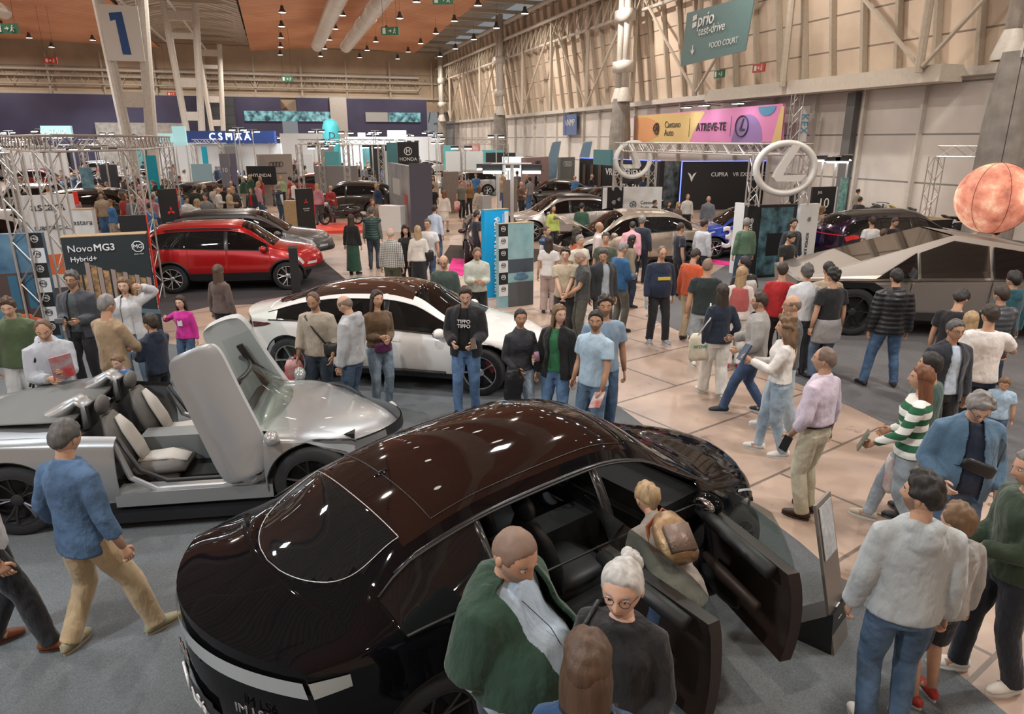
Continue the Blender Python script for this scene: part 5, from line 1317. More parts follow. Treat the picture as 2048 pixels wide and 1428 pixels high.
def board2(label, x0, y0, x1, y1, h, m, th=.12, z0=0.0, name='display_board', cat='board', group=None, edge=None):
    W = math.hypot(x1 - x0, y1 - y0)
    r = thing(name, label, cat, ((x0 + x1) / 2, (y0 + y1) / 2, z0), math.atan2(y1 - y0, x1 - x0), group)
    mb = MB().box((0, th / 2, (h - z0) / 2), (W, th, h - z0))
    if edge: mb.box((0, th / 2, h - z0 + .006), (W + .01, th + .01, .012), 1)
    mb.build('panel', [m, edge or m], r); r['w'] = 0; del r['w']
    return r, W, h - z0
def rect(r, x, z, w_, h_, m, name='print', y=-.006):
    return MB().box((x, y, z), (w_, .008, h_)).build(name, m, r)
def polyp(r, pts, m, name='print', y=-.006):
    return MB().prism(pts, y - .004, y + .004, 0, lambda a, b, h: (a, h, b)).build(name, m, r)
def txt(r, s, x, z, size, m=None, al='CENTER', bold=0.0, rot=0.0, sx=1.0, y=-.016, shear=0.0):
    return textobj('lettering', s, size, m or m_lt, r, (x, y, z), (math.pi / 2, rot, 0), .003, al, bold, sx, shear)
def ringp(r, x, z, R, m, t=.008, y=-.016, sx=1.0, name='emblem', a0=0, a1=2 * math.pi):
    return MB().tube([(x + sx * R * math.cos(a), y, z + R * math.sin(a)) for a in np.linspace(a0, a1, 25)], t, 6, cap=False).build(name, m, r)
def knot(r, x, z, R, m, t=.012, y=-.018):
    "three interlaced loops"
    t = R * .07
    g = MB()
    for k in range(3):
        a0 = k * 2.094 + .5; P = []
        for a in np.linspace(0, 2 * math.pi, 21):
            u, v = R * .80 * math.cos(a), R * .42 * math.sin(a); P.append((x + R * .32 * math.cos(a0 + 1.57) + u * math.cos(a0) - v * math.sin(a0), y, z + R * .32 * math.sin(a0 + 1.57) + u * math.sin(a0) + v * math.cos(a0)))
        g.tube(P, t, 5, cap=False)
    return g.build('emblem', m, r)
def mgbadge(r, x, z, R, m, y=-.016):
    P = [(x + R * math.cos(a + math.pi / 8), y, z + R * math.sin(a + math.pi / 8)) for a in np.linspace(0, 2 * math.pi, 9)]
    MB().tube(P, R * .09, 6, cap=False).build('emblem', m, r); txt(r, 'MG', x, z, R * 1.05, m, bold=R * .03, y=y)
def diamonds(r, x, z, R, m, y=-.012):
    g = MB()
    for a in (math.pi / 2, math.pi / 2 + 2.094, math.pi / 2 - 2.094):
        d = (math.cos(a), math.sin(a)); n = (-d[1], d[0])
        g.prism([(x, z), (x + d[0] * R * .5 + n[0] * R * .29, z + d[1] * R * .5 + n[1] * R * .29), (x + d[0] * R, z + d[1] * R), (x + d[0] * R * .5 - n[0] * R * .29, z + d[1] * R * .5 - n[1] * R * .29)], y - .004, y + .004, 0, lambda p, q, h: (p, h, q))
    g.build('emblem', m, r)
def truss(r, p, q, w=.28, rr=.022, name='truss', n=None, m=None):
    "square lattice girder from p to q, one mesh"
    p, q = Vector(p), Vector(q); d = (q - p); L = d.length; d.normalize()
    u = Vector((0, 0, 1)) if abs(d.z) < .8 else Vector((1, 0, 0)); a = d.cross(u).normalized() * w / 2; b = d.cross(a).normalized() * w / 2
    mb = MB(); C = [a + b, a - b, -a - b, -a + b]
    for c in C: mb.tube([p + c, q + c], rr, 6)
    k = n or max(2, int(L / (w * 1.15)))
    for i in range(k):
        s0, s1 = p + d * (L * i / k), p + d * (L * (i + 1) / k)
        for j in range(4):
            c0, c1 = (C[j], C[(j + 1) % 4]) if (i + j) % 2 == 0 else (C[(j + 1) % 4], C[j])
            mb.tube([s0 + c0, s1 + c1], rr * .5, 4, cap=False)
    return mb.build(name, m or m_truss, r)
def frame(label, posts, zt, beams, z0=None, w=.28):
    "truss portal: posts are world points, beams pairs of post indices"
    cx = sum(p[0] for p in posts) / len(posts); cy = sum(p[1] for p in posts) / len(posts)
    r = thing('truss_portal', label, 'truss', (cx, cy, 0)); L = [(p[0] - cx, p[1] - cy) for p in posts]; z0 = z0 or [0] * len(posts)
    for p, zb_ in zip(L, z0):
        if zb_ is not None: truss(r, (p[0], p[1], zb_), (p[0], p[1], zt), w, name='upright')
    for i, j in beams: truss(r, (L[i][0], L[i][1], zt + w / 2), (L[j][0], L[j][1], zt + w / 2), w, name='crossbeam')
    return r
# --- left: novelties boards
m_night = col('night', (.02, .028, .032)); m_warm = col('warm_windows', (.50, .28, .11), col2=(.10, .07, .05), vs=9); m_sky = col('dusk_sky', (.03, .09, .16), col2=(.12, .24, .34), vs=2)
r, W, H_ = board('tall dark display board reading Novo MG3 Hybrid+ behind the glasses man', (120, 476), (291, 468), 2.0, m_night, .34, edge=m_ply)
W2 = W
fac = [(-.36, .15), (-.18, .05), (.02, 0), (.2, -.06), (.38, -.12), (.56, -.18)]
for i, (x, dz) in enumerate(fac):
    polyp(r, [(x, .86), (x + .07, .85), (x + .07, 1.40 + dz), (x, 1.42 + dz)], col('pale_stone', (.30, .24, .21)))
for i in range(3): rect(r, -.55 + i * .085, 1.10, .055, .50, m_warm)
for i, (x, dz) in enumerate(fac[:-1]): polyp(r, [(x + .08, .88), (x + .17, .86), (x + .17, 1.34 + dz), (x + .08, 1.36 + dz)], m_warm)
polyp(r, [(-.45, .82), (.70, .62), (.70, .54), (-.45, .74)], col('roofline', (.10, .16, .20))); rect(r, .1, .36, 1.2, .36, m_night)
txt(r, 'Novo', -.58, 1.80, .165, al='LEFT'); txt(r, 'MG3', -.185, 1.80, .165, al='LEFT', bold=.006); txt(r, 'Hybrid+', -.56, 1.62, .12, al='LEFT', bold=.002)
mgbadge(r, .50, 1.79, .095, m_lt); txt(r, 'since 1924', .50, 1.66, .035)
sd = MB().box((W / 2 + .004, .17, 1.0), (.008, .33, 2.0)).build('side_panel', m_bb, r)
MB().box((W / 2 + .012, .33, 1.0), (.012, .05, 2.0)).build('red_edge', m_rd, r)
textobj('lettering', 'NOVO MG3 HYBRID+', .15, m_lt, r, (W / 2 + .014, .15, 1.0), (math.pi / 2, math.pi / 2, math.pi / 2), .002)
r, W, H_ = board('board with a blue building picture and checkered logo strip, at the left edge', (-40, 470), (82, 466), 2.0, m_sky, .15)
rect(r, -.02, .85, .70, .9, col('brick', (.07, .045, .04)), y=-.004)
for x in (-.12, .14): rect(r, x, .95, .14, .62, col('blue_pane', (.03, .12, .2)))
rect(r, -.05, .22, W * .62, .44, col('asphalt', (.07, .07, .075)))
g = MB(); g.ell((-.02, -.01, .42), (.24, .01, .07), 16, 8).ell((-.04, -.01, .49), (.14, .01, .06), 14, 8); g.build('print', col('orange_car', (.65, .12, .03)), r)
for i in range(7):
    k = i % 2; rect(r, W / 2 - .12, 1.87 - i * .27, .24, .27, m_bb if k == 0 else m_bw, y=-.008); mgbadge(r, W / 2 - .12, 1.90 - i * .27, .06, m_lt if k == 0 else m_dk, y=-.018)
r, W, H_ = board('white board reading astara subscription behind the lattice gate', (38, 392), (146, 388), 2.3, m_bw, .12)
txt(r, 'astara', -.02, 2.02, .30, m_dk); txt(r, 'SUBSCRIÇÃO', -.0, 1.5, .13, m_dk, bold=.002); MB().box((W / 2 + .05, .06, 2.2), (.1, .14, .3)).build('corner_block', m_rd, r)
rect(r, 0, .6, W * .9, .5, col('orange_band', (.7, .16, .05)))
x0, y0 = at(165, 418, 2.1)
r = thing('display_cube', 'white and navy box pillar reading astara next to the white board', 'display', (x0, y0, 0), .35)
MB().box((0, 0, 1.05), (.42, .42, 2.1)).build('box', [m_bw], r); MB().box((-.215, 0, 1.05), (.006, .42, 2.1)).build('side_panel', col('navy', (.02, .03, .06)), r)
MB().box((0, 0, 2.105), (.43, .43, .012)).build('top_edge', m_ply, r); textobj('lettering', 'astara', .16, m_dk, r, (0, -.218, 1.82), (math.pi / 2, 0, 0)); textobj('lettering', 'move', .12, m_dk, r, (.05, -.218, 1.3), (math.pi / 2, 0, 0))
for lab, a, b, h, s in (('black board with a red emblem tucked behind the red car, nearest of the three', (236, 432), (291, 430), 2.0, 1.0), ('tall black board with three red diamonds standing left of the group of backs', (318, 379), (352, 377), 2.3, 1.0), ('black board with three red diamonds beside the black scooter', (593, 378), (625, 376), 1.85, .8)):
    r, W, H_ = board(lab, a, b, h, m_bb, .12); diamonds(r, 0, h * .74, .13 * s, m_rd)
    if h != 2.0: txt(r, 'MITSUBISHI', 0, h * .60, .075 * s); txt(r, 'MOTORS', 0, h * .56, .065 * s)
    MB().box((W / 2 + .01, .06, h / 2), (.02, .13, h)).build('red_edge', m_rd, r)
for k, (a, b) in enumerate((((517, 309), (583, 308)), ((1052, 316), (1097, 313)))):
    r, W, H_ = board(('tall grey slab with four linked rings behind the counter', 'rose-grey wall with four linked rings above the dark saloons')[k], a, b, (2.8, 2.58)[k], mat(('slab_grey', 'slab_rose')[k], ((.30, .26, .235), (.33, .22, .22))[k], .6, var=.05), .3)
    for i in range(4): ringp(r, (i - 1.5) * .19, 2.25, .13, m_dk, .016)
    rect(r, 0, 1.75, W * .6, .03, m_dk)
for lab, a, b, h in (('grey-brown pillar slab standing left of the strolling group', (893, 344), (917, 343), 2.05), ('short grey-brown pillar slab behind the lamp post', (1006, 360), (1035, 360), 1.6), ('pale grey pillar block right of the woman in white trousers', (965, 392), (983, 391), 1.3)):
    board(lab, a, b, h, mat('slab_brown', (.19, .155, .135), .6, var=.1) if h > 1.4 else mat('slab_pale', (.35, .34, .33), .6), .3, name='pillar_slab', cat='pillar')
# picture wall with counter
xa, ya = dep(773, 34); xb, yb = dep(823, 28.6)
r, W, H_ = board2('high partition wall with a misty landscape picture beside the white counter', xa, ya, xb, yb, 2.57, col('misty', (.30, .29, .28), col2=(.14, .15, .17), vs=.9), .25)
MB().box((W / 2 + .03, .3, 1.35), (.06, .9, 2.7)).build('end_panel', mat('slate_violet', (.07, .065, .09), .5), r)
rect(r, W * .22, .9, W * .12, 1.0, col('dull_red', (.35, .05, .05))); rect(r, -W * .15, 1.6, W * .3, .7, col('mist', (.42, .42, .40)))
r, W, H_ = board('white reception counter in front of the picture wall', (757, 411), (800, 413), 1.03, m_bw, .5, name='counter', cat='counter')
r, W, H_ = board('light wooden counter beside the grey slab', (566, 402), (594, 402), 1.1, m_ply, .5, name='counter', cat='counter')
a, b = dep(794, 34), dep(836, 34); r, W, H_ = board2('black high board with a silver H emblem', a[0], a[1], b[0], b[1], 3.5, m_bb, .2)
txt(r, 'HONDA', 0, 2.72, .22); ringp(r, 0, 3.08, .17, m_lt, .02); txt(r, 'H', 0, 3.08, .27, bold=.01)
a, b = dep(772, 36), dep(793, 36); board2('dark teal board left of the black H emblem board', a[0], a[1], b[0], b[1], 3.45, m_te, .2)
# --- blue sign pillar, logo strip and lamp post
r, W, H_ = board('tall bright blue sign pillar reading uma marca para a vida', (969, 421), (1017, 418), 2.05, m_cy, .16, edge=m_ply)
txt(r, 'UMA MARCA PARA A VIDA', -.02, .98, .15, rot=-math.pi / 2, bold=.004); knot(r, .02, 1.82, .06, m_lt, .008); txt(r, 'Caetano', .16, 1.85, .06, rot=-math.pi / 2)
rect(r, W / 2 - .06, 1.0, .11, 2.0, m_bw, y=-.004)
r, W, H_ = board('board with a car picture and a strip of badges before the blue pillar', (997, 449), (1068, 445), 1.85, col('aqua_sky', (.20, .38, .42), col2=(.32, .50, .52), vs=3), .14, edge=m_ply)
for i in range(6):
    k = i % 2; rect(r, -W / 2 + .11, 1.72 - i * .265, .22, .26, m_bb if k == 0 else m_bw, y=-.008); mgbadge(r, -W / 2 + .11, 1.75 - i * .265, .055, m_lt if k == 0 else m_dk, y=-.018)
rect(r, .11, .28, W - .24, .55, col('road_grey', (.09, .095, .10))); rect(r, .11, .92, W - .24, .3, col('buildings', (.06, .08, .10)), y=-.004)
g = MB(); g.ell((.12, -.012, .66), (.19, .01, .065), 16, 8).ell((.11, -.012, .73), (.12, .01, .05), 14, 8); g.build('print', col('blue_car', (.10, .2, .30)), r)
m_fl = glow('flood_light', (.92, .97, 1), 38)
def flood(label, x, y, z, zt, n=2, w=.5, group=None, s=1.0, rz=0.0):
    r = thing('floodlight_stand', label, 'light stand', (x, y, z), rz, group)
    MB().tube([(0, 0, 0), (0, 0, zt)], .03 * s, 8).tube([(-w, 0, zt), (w, 0, zt)], .022 * s, 6).build('pole', m_truss, r)
    for i in range(n):
        q = -w + 2 * w * i / max(1, n - 1)
        MB().box((q, -.03, zt - .06 * s), (.34 * s, .14 * s, .10 * s)).build('lamp_head', m_trim, r)
        MB().box((q, -.06, zt - .118 * s), (.30 * s, .16 * s, .012), rot=(.35, 0, 0)).build('lamp_glass', m_fl, r)
    return r
x0, y0 = dep(1024, 15.6); flood('tall white post carrying two lit flat lamps above the blue sign pillar', x0, y0, 0, 3.1, 2, .42, s=1.3)
x0, y0 = dep(996, 17.5); flood('slim grey post with two lamp heads behind the blue sign pillar', x0, y0, 0, 3.05, 2, .35)
# --- right: experience stands along the wall
m_led = glow('blue_led', (.10, .14, 1), 5)
r, W, H_ = board('long black wall reading VR experience by meta hype under the white emblem', (1160, 316), (1321, 322), 2.55, m_bb, .3)
txt(r, 'VR EXPERIENCE', W * .12, 1.85, .52, bold=.01); txt(r, 'BY META HYPE', W * .22, 1.15, .34, bold=.008); MB().box((0, -.01, 2.56), (W, .05, .04)).build('led_strip', m_led, r)
for i in range(3): rect(r, -W / 2 + .5 + i * .75, 1.2, .28, 2.0, col('brown_post', (.09, .06, .045)), y=-.03)
r, W, H_ = board('dark forest picture panel between the two black experience walls', (1322, 322), (1362, 322), 2.5, col('forest', (.01, .02, .02), col2=(.16, .20, .20), vs=2.5), .2)
r, W, H_ = board('large black wall reading CUPRA VR experience with blue light edges', (1364, 323), (1560, 322), 2.5, m_bb, .3)
txt(r, 'CUPRA', -.62, 1.82, .30, al='CENTER', bold=.01); txt(r, 'VR EXPERIENCE', 1.15, 1.82, .29, bold=.002); txt(r, 'META HYPE', 1.5, 1.55, .16)
polyp(r, [(-W / 2 + .35, 1.95), (-W / 2 + .52, 1.86), (-W / 2 + .60, 1.70), (-W / 2 + .68, 1.86), (-W / 2 + .85, 1.95), (-W / 2 + .70, 1.70), (-W / 2 + .60, 1.45), (-W / 2 + .50, 1.70)], m_lt, 'emblem')
MB().box((-W / 2, -.02, 1.25), (.04, .05, 2.5)).build('led_strip', m_led, r); MB().box((0, -.02, 2.51), (W, .05, .04)).build('led_strip', m_led, r); MB().box((W / 2, -.02, 1.25), (.04, .05, 2.5)).build('led_strip', m_led, r)
r, W, H_ = board('white board with a knot emblem reading Caetano Auto behind the gold car', (1248, 374), (1325, 374), 1.9, m_bw, .12)
knot(r, -.35, 1.25, .15, m_dk, .02); txt(r, 'Caetano', -.08, 1.33, .17, m_dk, al='LEFT'); txt(r, 'Auto', -.08, 1.15, .17, m_dk, al='LEFT')
r, W, H_ = board('black and white strip board left of the white knot emblem board', (1206, 375), (1247, 374), 1.9, m_bb, .12)
rect(r, -W / 2 + .09, .95, .18, 1.88, m_bw); knot(r, .04, 1.35, .09, m_lt, .012); knot(r, .25, 1.45, .07, m_lt, .01); txt(r, 'VIDA', .05, .75, .14, rot=-math.pi / 2)
r, W, H_ = board('grey panel with four rings left of the long black wall', (1121, 315), (1150, 314), 2.58, mat('slab_green', (.16, .18, .17), .6), .2)
for i in range(4): ringp(r, (i - 1.5) * .2, 2.2, .14, m_lt, .016)
r, W, H_ = board('small dark teal sign above the experience wall', (1187, 299), (1222, 300), 3.2, m_te, .1, z0=2.6)
# emblem tower: three-sided box carrying the truss
r, W, H_ = board('black screen wall reading para a vida with a car interior film', (1497, 411), (1602, 408), 1.95, m_bb, .16)
rect(r, .10, .98, W * .62, 1.80, col('film', (.015, .03, .04), .2, col2=(.10, .22, .27), vs=3.5)); rect(r, .1, .9, .5, .6, col('film_dark', (.01, .012, .015), .3), y=-.01)
txt(r, 'UMA MARCA PARA A VIDA', -W / 2 + .13, .75, .12, rot=-math.pi / 2, bold=.004); knot(r, -W / 2 + .13, 1.55, .07, m_lt, .009)
x1, y1 = at(1602, 409, 1.95); x2, y2 = at(1640, 407, 1.95)
r, W, H_ = board2('white strip board reading somos juntos right of the film screen', x1 + .02, y1 + .02, x2, y2, 1.95, m_bw, .12)
txt(r, 'SOMOS JUNTOS', 0, .75, .12, m_dk, rot=math.pi / 2, bold=.004); knot(r, 0, 1.55, .07, m_dk, .009)
x3, y3 = at(1482, 408, 1.95)
board2('narrow pale end board left of the film screen', x3, y3 + .5, x3 + .2, y3 + .1, 1.95, m_bw, .1)
p = [dep(1517, 18.4), dep(1618, 19.2), dep(1238, 25.2), dep(1308, 27.5)]
frame('white lattice truss portal carrying the round white emblem over the experience stands', p, 3.22, [(0, 2), (0, 1), (1, 3), (2, 3)], [1.95, 1.95, 1.9, 1.9], .27)
m_em = mat('emblem_white', (.62, .61, .58), .35, coat=.3)
def emblem(label, x, y, z, R, rz):
    r = thing('round_emblem', label, 'emblem', (x, y, z), rz)
    P = [(R * math.cos(a) * 1.0, 0, R * .86 * math.sin(a)) for a in np.linspace(0, 2 * math.pi, 49)]
    MB().tube(P, [(.10, R * .12)] * 49, 10, cap=False, up=(0, 1, 0)).build('ring', m_em, r, smooth=True)
    L = [(.12, .80), (.42, .78), (.0, .02), (-.08, -.24), (.70, -.22), (.52, -.44), (-.30, -.44), (-.42, -.30), (-.34, -.08)]
    MB().prism([(a * R, b * R) for a, b in L], -.10, .10, 0, lambda a, b, h: (a, h, b)).build('letter', m_em, r)
    return r
x0, y0 = dep(1577, 18.0); emblem('large white ring emblem with a slanted L, right side of the truss portal', x0, y0, 3.6 - (335 - 279) / 1466 * 18.0, .70, -.1)
x0, y0 = dep(1268, 24.9); emblem('smaller white ring emblem seen mirrored, hung on the left of the truss portal', x0, y0, 3.6 - (318 - 279) / 1466 * 24.9, .66, math.pi + .35)
# moon over its own truss
pc = dep(1880, 24.5); cube = thing('plinth', 'black square plinth under the right lattice upright', 'plinth', (pc[0], pc[1], 0), .3)
MB().box((0, 0, .5), (1.15, 1.1, 1.0)).build('box', m_bb, cube); MB().box((0, 0, 1.005), (1.17, 1.12, .012)).build('top', m_ply, cube)
frame('lattice truss corner over the glowing moon at the right edge', [pc, dep(2160, 23.0), dep(2300, 17)], 3.05, [(0, 1), (1, 2)], [1.02, 0, 0], .34)
def moonfn(nt, b, tc):
    N, L = nt.nodes, nt.links
    n = N.new('ShaderNodeTexNoise'); n.inputs['Scale'].default_value = 1.5; n.inputs['Detail'].default_value = 8; n.inputs['Roughness'].default_value = .65; L.new(tc.outputs['Object'], n.inputs[0])
    r = N.new('ShaderNodeValToRGB'); e = r.color_ramp.elements; e[0].position = .36; e[0].color = (.36, .11, .07, 1); e[1].position = .66; e[1].color = (.95, .72, .50, 1)
    q = e.new(.5); q.color = (.68, .26, .17, 1); L.new(n.outputs['Fac'], r.inputs[0]); L.new(r.outputs[0], b.inputs['Base Color']); L.new(r.outputs[0], b.inputs['Emission Color']); b.inputs['Emission Strength'].default_value = .75
x0, y0 = dep(2012, 13.6); mz = 3.6 - (394 - 279) / 1466 * 13.6
mo = thing('moon_balloon', 'big glowing pink moon balloon with craters at the right edge', 'balloon', (x0, y0, mz))
MB().ell((0, 0, 0), (.655, .655, .655), 48, 32).build('balloon', mat('moon_skin', (.6, .3, .2), .6, fn=moonfn), mo, smooth=True)
[MB().tube([(.659 * math.cos(a) * math.cos(t), .659 * math.cos(a) * math.sin(t), .659 * math.sin(a)) for a in np.linspace(-1.57, 1.57, 21)], .004, 4).build('seam', m_trim, mo) for t in (3.6, 4.5, 5.4)]
MB().tube([(0, 0, .65), (0, 0, 15.0 - mz)], .008, 5).build('cord', m_trim, mo)
r, W, H_ = board('black board reading Jul 10 behind the ring emblem tower', (1627, 374), (1674, 373), 1.95, m_bb, .1)
txt(r, '10', .0, 1.35, .5); txt(r, 'JUL', -.2, 1.75, .13); rect(r, 0, .95, .45, .015, m_lt)
MB().box((W / 2, -.01, .97), (.03, .04, 1.95)).build('edge', m_bw, r)
for i, (u, d) in enumerate(((1652, 31), (1678, 29), (1702, 32))):
    x0, y0 = dep(u, d); flood('floodlight on a tall stand by the white door wall', x0, y0, 0, 2.95, 1 if i != 1 else 2, .18, 'three floodlight stands by the white door wall', 1.6)
r, W, H_ = board('dark screen showing a blue logo below the sliding door wall', (1884, 378), (1914, 378), 1.7, m_bb, .08, z0=.0, name='screen_stand', cat='screen')
rect(r, 0, 1.42, W * .92, .45, col('blue_screen', (.005, .03, .06), .2)); txt(r, 'M', 0, 1.42, .3, col('screen_blue', (.02, .2, .4)))
r, W, H_ = board('teal banner beside the white stand lamps', (1683, 355), (1698, 355), 2.0, col('teal2', (.06, .25, .25), col2=(.3, .5, .45), vs=6), .05)
def wallpt(u, v, t):
    a = (u - 1024) / FPX; b = -(v - 714) / FPX; d = (a, CP + b * SP, -SP + b * CP)
    k = t / (d[0] * WY + d[1] * (-WX)); return (d[0] * k, d[1] * k, HC + d[2] * k)
def wallboard(label, tl, tr, br_, bl, t, m, th=.06, name='banner', cat='banner'):
    P = [wallpt(*q, t) for q in (tl, tr, br_, bl)]
    cx, cy = P[3][0], P[3][1]; ax = Vector((P[2][0] - P[3][0], P[2][1] - P[3][1])); W = ax.length; rz = math.atan2(ax.y, ax.x)
    r = thing(name, label, cat, (cx, cy, P[3][2]), rz)
    loc = lambda p: ((p[0] - cx) * math.cos(rz) + (p[1] - cy) * math.sin(rz), p[2] - P[3][2])
    q = [loc(p) for p in (P[3], P[2], P[1], P[0])]
    MB().prism(q, 0, th, 0, lambda a, b, h: (a, h, b)).build('panel', m, r); return r, q
r, q = wallboard('long colourful banner reading Caetano Auto Atreve-te on the right wall', (1268, 232), (1566, 207), (1562, 284), (1268, 285), T - 1.6, col('banner_pink', (.72, .25, .50)), .15)
W = q[1][0]; H_ = q[3][1]
m_or = col('b_orange', (.72, .36, .18)); m_ye = col('b_yellow', (.72, .52, .22)); m_vi = col('b_violet', (.30, .18, .42)); m_bl = col('b_blue', (.08, .30, .52))
polyp(r, [(0, 0), (W * .46, 0), (W * .50, H_ * .5), (W * .56, H_ * 1.0), (0, H_)], m_ye); 
polyp(r, [(.0, 0)] + [(W * .17 * math.sin(a) + W * .06, H_ * .92 * (1 - math.cos(a)) / 2 + .02) for a in np.linspace(0, math.pi, 12)] + [(0, H_ * .9)], m_or, y=-.014)
polyp(r, [(W * .72, .02)] + [(W * .82 + W * .085 * math.cos(a), H_ * .82 * math.sin(a) + .02) for a in np.linspace(math.pi, 0, 14)], m_vi, y=-.014)
polyp(r, [(W * .975 + W * .045 * math.cos(a) - W * .06, H_ * 1.02 - H_ * .25 * math.sin(a)) for a in np.linspace(0, math.pi, 10)], m_bl, y=-.022); polyp(r, [(W * .955, 0), (W, 0), (W, H_), (W * .985, H_)], m_ye, y=-.018)
knot(r, W * .20, H_ * .5, .42, m_dk, .05, y=-.06); txt(r, 'Caetano', W * .265, H_ * .62, .56, m_dk, al='LEFT', y=-.03); txt(r, 'Auto', W * .265, H_ * .34, .56, m_dk, al='LEFT', y=-.03)
rect(r, W * .455, H_ * .5, .03, H_ * .6, m_dk, y=-.03); txt(r, 'ATREVE-TE', W * .60, H_ * .5, .60, m_dk, bold=.02, y=-.03); rect(r, W * .725, H_ * .5, .03, H_ * .6, m_dk, y=-.03)
ringp(r, W * .79, H_ * .5, .52, m_dk, .035, y=-.05, sx=1.05); polyp(r, [(W * .79 + a * .55, H_ * .5 + b * .55) for a, b in ((.12, .7), (.32, .7), (-.05, -.22), (.55, -.22), (.45, -.42), (-.3, -.42), (-.35, -.25))], m_dk, 'emblem', y=-.05)
x0, y0, _ = wallpt(1578, 250, T - 1.6)
tw = thing('truss_tower', 'lattice truss tower holding the right end of the colourful banner', 'truss', (x0 + .15, y0 - .3, 0)); truss(tw, (0, 0, 0), (0, 0, 5.6), .42, name='upright'); MB().box((.45, .05, 4.3), (.4, .04, 1.6)).build('blue_print_panel', m_bw, tw); 
textobj('lettering', 'KEX', .5, m_bl, tw, (.45, .01, 4.3), (math.pi / 2, math.pi / 2, 0))
for i, u in enumerate((1372, 1408, 1476)):
    x0, y0, z0 = wallpt(u, 214 - i * 4, T - 2.4)
    l = thing('banner_lamp', 'flat lit lamp on an arm above the colourful banner', 'lamp', (x0, y0, z0), TH + math.pi / 2, 'lamps above the colourful banner')
    MB().box((0, 0, 0), (.7, .35, .08)).build('lamp_head', m_trim, l); MB().box((0, 0, -.045), (.62, .3, .01)).build('lamp_glass', m_fl, l); MB().tube([(0, 0, .03), (0, -1.2, .15), (0, -2.3, .1)], .03, 6).build('arm', m_truss, l)
r, q = wallboard('large teal banner reading prio test-drive food court hung high by the right wall', (1374, 26), (1510, -12), (1491, 101), (1361, 133), 20.4, col('prio_teal', (.10, .20, .21), var=.05), .03)
W = q[1][0]; H_ = abs(q[3][1]); txt(r, 'prio', W * .38, H_ * .78, .85, bold=.02, y=-.03, shear=.15); txt(r, 'test-drive', W * .48, H_ * .58, .58, bold=.004, y=-.03, shear=.1); txt(r, 'FOOD COURT', W * .68, H_ * .28, .36, y=-.03)
polyp(r, [(W * .2 + a * .3, H_ * .26 + b * .3) for a, b in ((-.12, .8), (.12, .8), (.12, -.1), (.5, .2), (.5, -.1), (0, -.7), (-.5, -.1), (-.5, .2), (-.12, -.1))], m_lt, 'arrow', y=-.03)
for dz in (.26, -.06): polyp(r, [(W * .17, H_ * .80 + dz), (W * .235, H_ * .82 + dz - .02), (W * .235, H_ * .82 + dz - .24), (W * .17, H_ * .80 + dz - .26)], m_lt, 'emblem', y=-.03)
g = MB(); [g.tube([(x, 0, H_ * .98), (x, 0, H_ + 3)], .01, 4) for x in (.1, W - .1)]; g.build('wires', m_trim, r)
r, q = wallboard('small blue banner on the white wall panels', (1126, 229), (1153, 227), (1153, 270), (1126, 271), T - .4, col('b_slate', (.10, .15, .30)), .05)
txt(r, 'ANMP', q[1][0] * .5, q[3][1] * .58, .8, y=-.03)
def exitsign(label, x, y, z, rz, red=False, s=1.0, cord=True):
    r = thing('exit_sign', label, 'sign', (x, y, z), rz, sc=s)
    MB().box((0, 0, 0), (1.3, .1, .55)).build('panel', col('sign_red', (.5, .05, .03)) if red else col('sign_green', (.03, .17, .09)), r)
    m = m_lt; g = MB(); g.box((-.33, -.06, 0), (.26, .01, .32)) if red else g.box((-.42, -.06, 0), (.22, .01, .38)); g.prism([(-.10, .03), (.02, .03), (.02, .12), (.14, 0), (.02, -.12), (.02, -.03), (-.10, -.03)], -.065, -.055, 0, lambda a, b, h: (a, h, b)); g.ell((.36, -.06, .14), (.045, .01, .045), 8, 6); g.tube([(.36, -.06, .1), (.33, -.06, -.02), (.42, -.06, -.18)], .03, 5).tube([(.33, -.06, -.02), (.24, -.06, -.16)], .03, 5).tube([(.26, -.06, .04), (.36, -.06, .07), (.46, -.06, 0)], .022, 5)
    g.build('pictogram', m, r)
    if cord: MB().tube([(-.5, 0, .27), (-.5, 0, 16.4 / s - z / s)], .012, 4).tube([(.5, 0, .27), (.5, 0, 16.4 / s - z / s)], .012, 4).build('cord', m_trim, r)
for lab, u, v, d, red, s in (('hanging green exit sign at the top left corner', 14, 57, 38, 0, .85), ('hanging red sign with an arrow in front of the far wall, left', 101, 121, 70, 1, .95), ('small green exit sign hanging over the middle of the far wall', 575, 158, 82, 0, .95), ('dark green exit sign hanging between the ducts and the right wall', 780, 62, 44, 0, .8), ('green exit sign cut by the top edge of the photo', 886, -1, 36, 0, .75), ('small red sign near the white columns on the far wall', 343, 188, 90, 1, .8)):
    x0, y0 = dep(u, d); a = (u - 1024) / FPX; b = -(v - 714) / FPX; k = d / (CP + b * SP); exitsign(lab, a * k, d, HC + (-SP + b * CP) * k, 0 if u < 700 else -.1, red, s)
for lab, u, v, red in (('green exit sign fixed to the right wall under the teal banner', 1439, 148, 0), ('red sign fixed to the right wall beside the green exit sign', 1518, 136, 1)):
    x0, y0, z0 = wallpt(u, v, T - .9); exitsign(lab, x0, y0, z0, TH + math.pi / 2 + math.pi, red, .75, False)
# left lattice gate
frame('aluminium lattice truss gate around the stands on the left', [dep(88, 13.6), dep(262, 16.2), dep(330, 23), dep(14, 19)], 3.38, [(0, 1), (1, 2), (0, 3), (2, 3)], None, .30)
frame('aluminium lattice truss arch running off the left edge', [dep(10, 12.6), dep(-160, 12.2)], 3.38, [(0, 1)], None, .30)
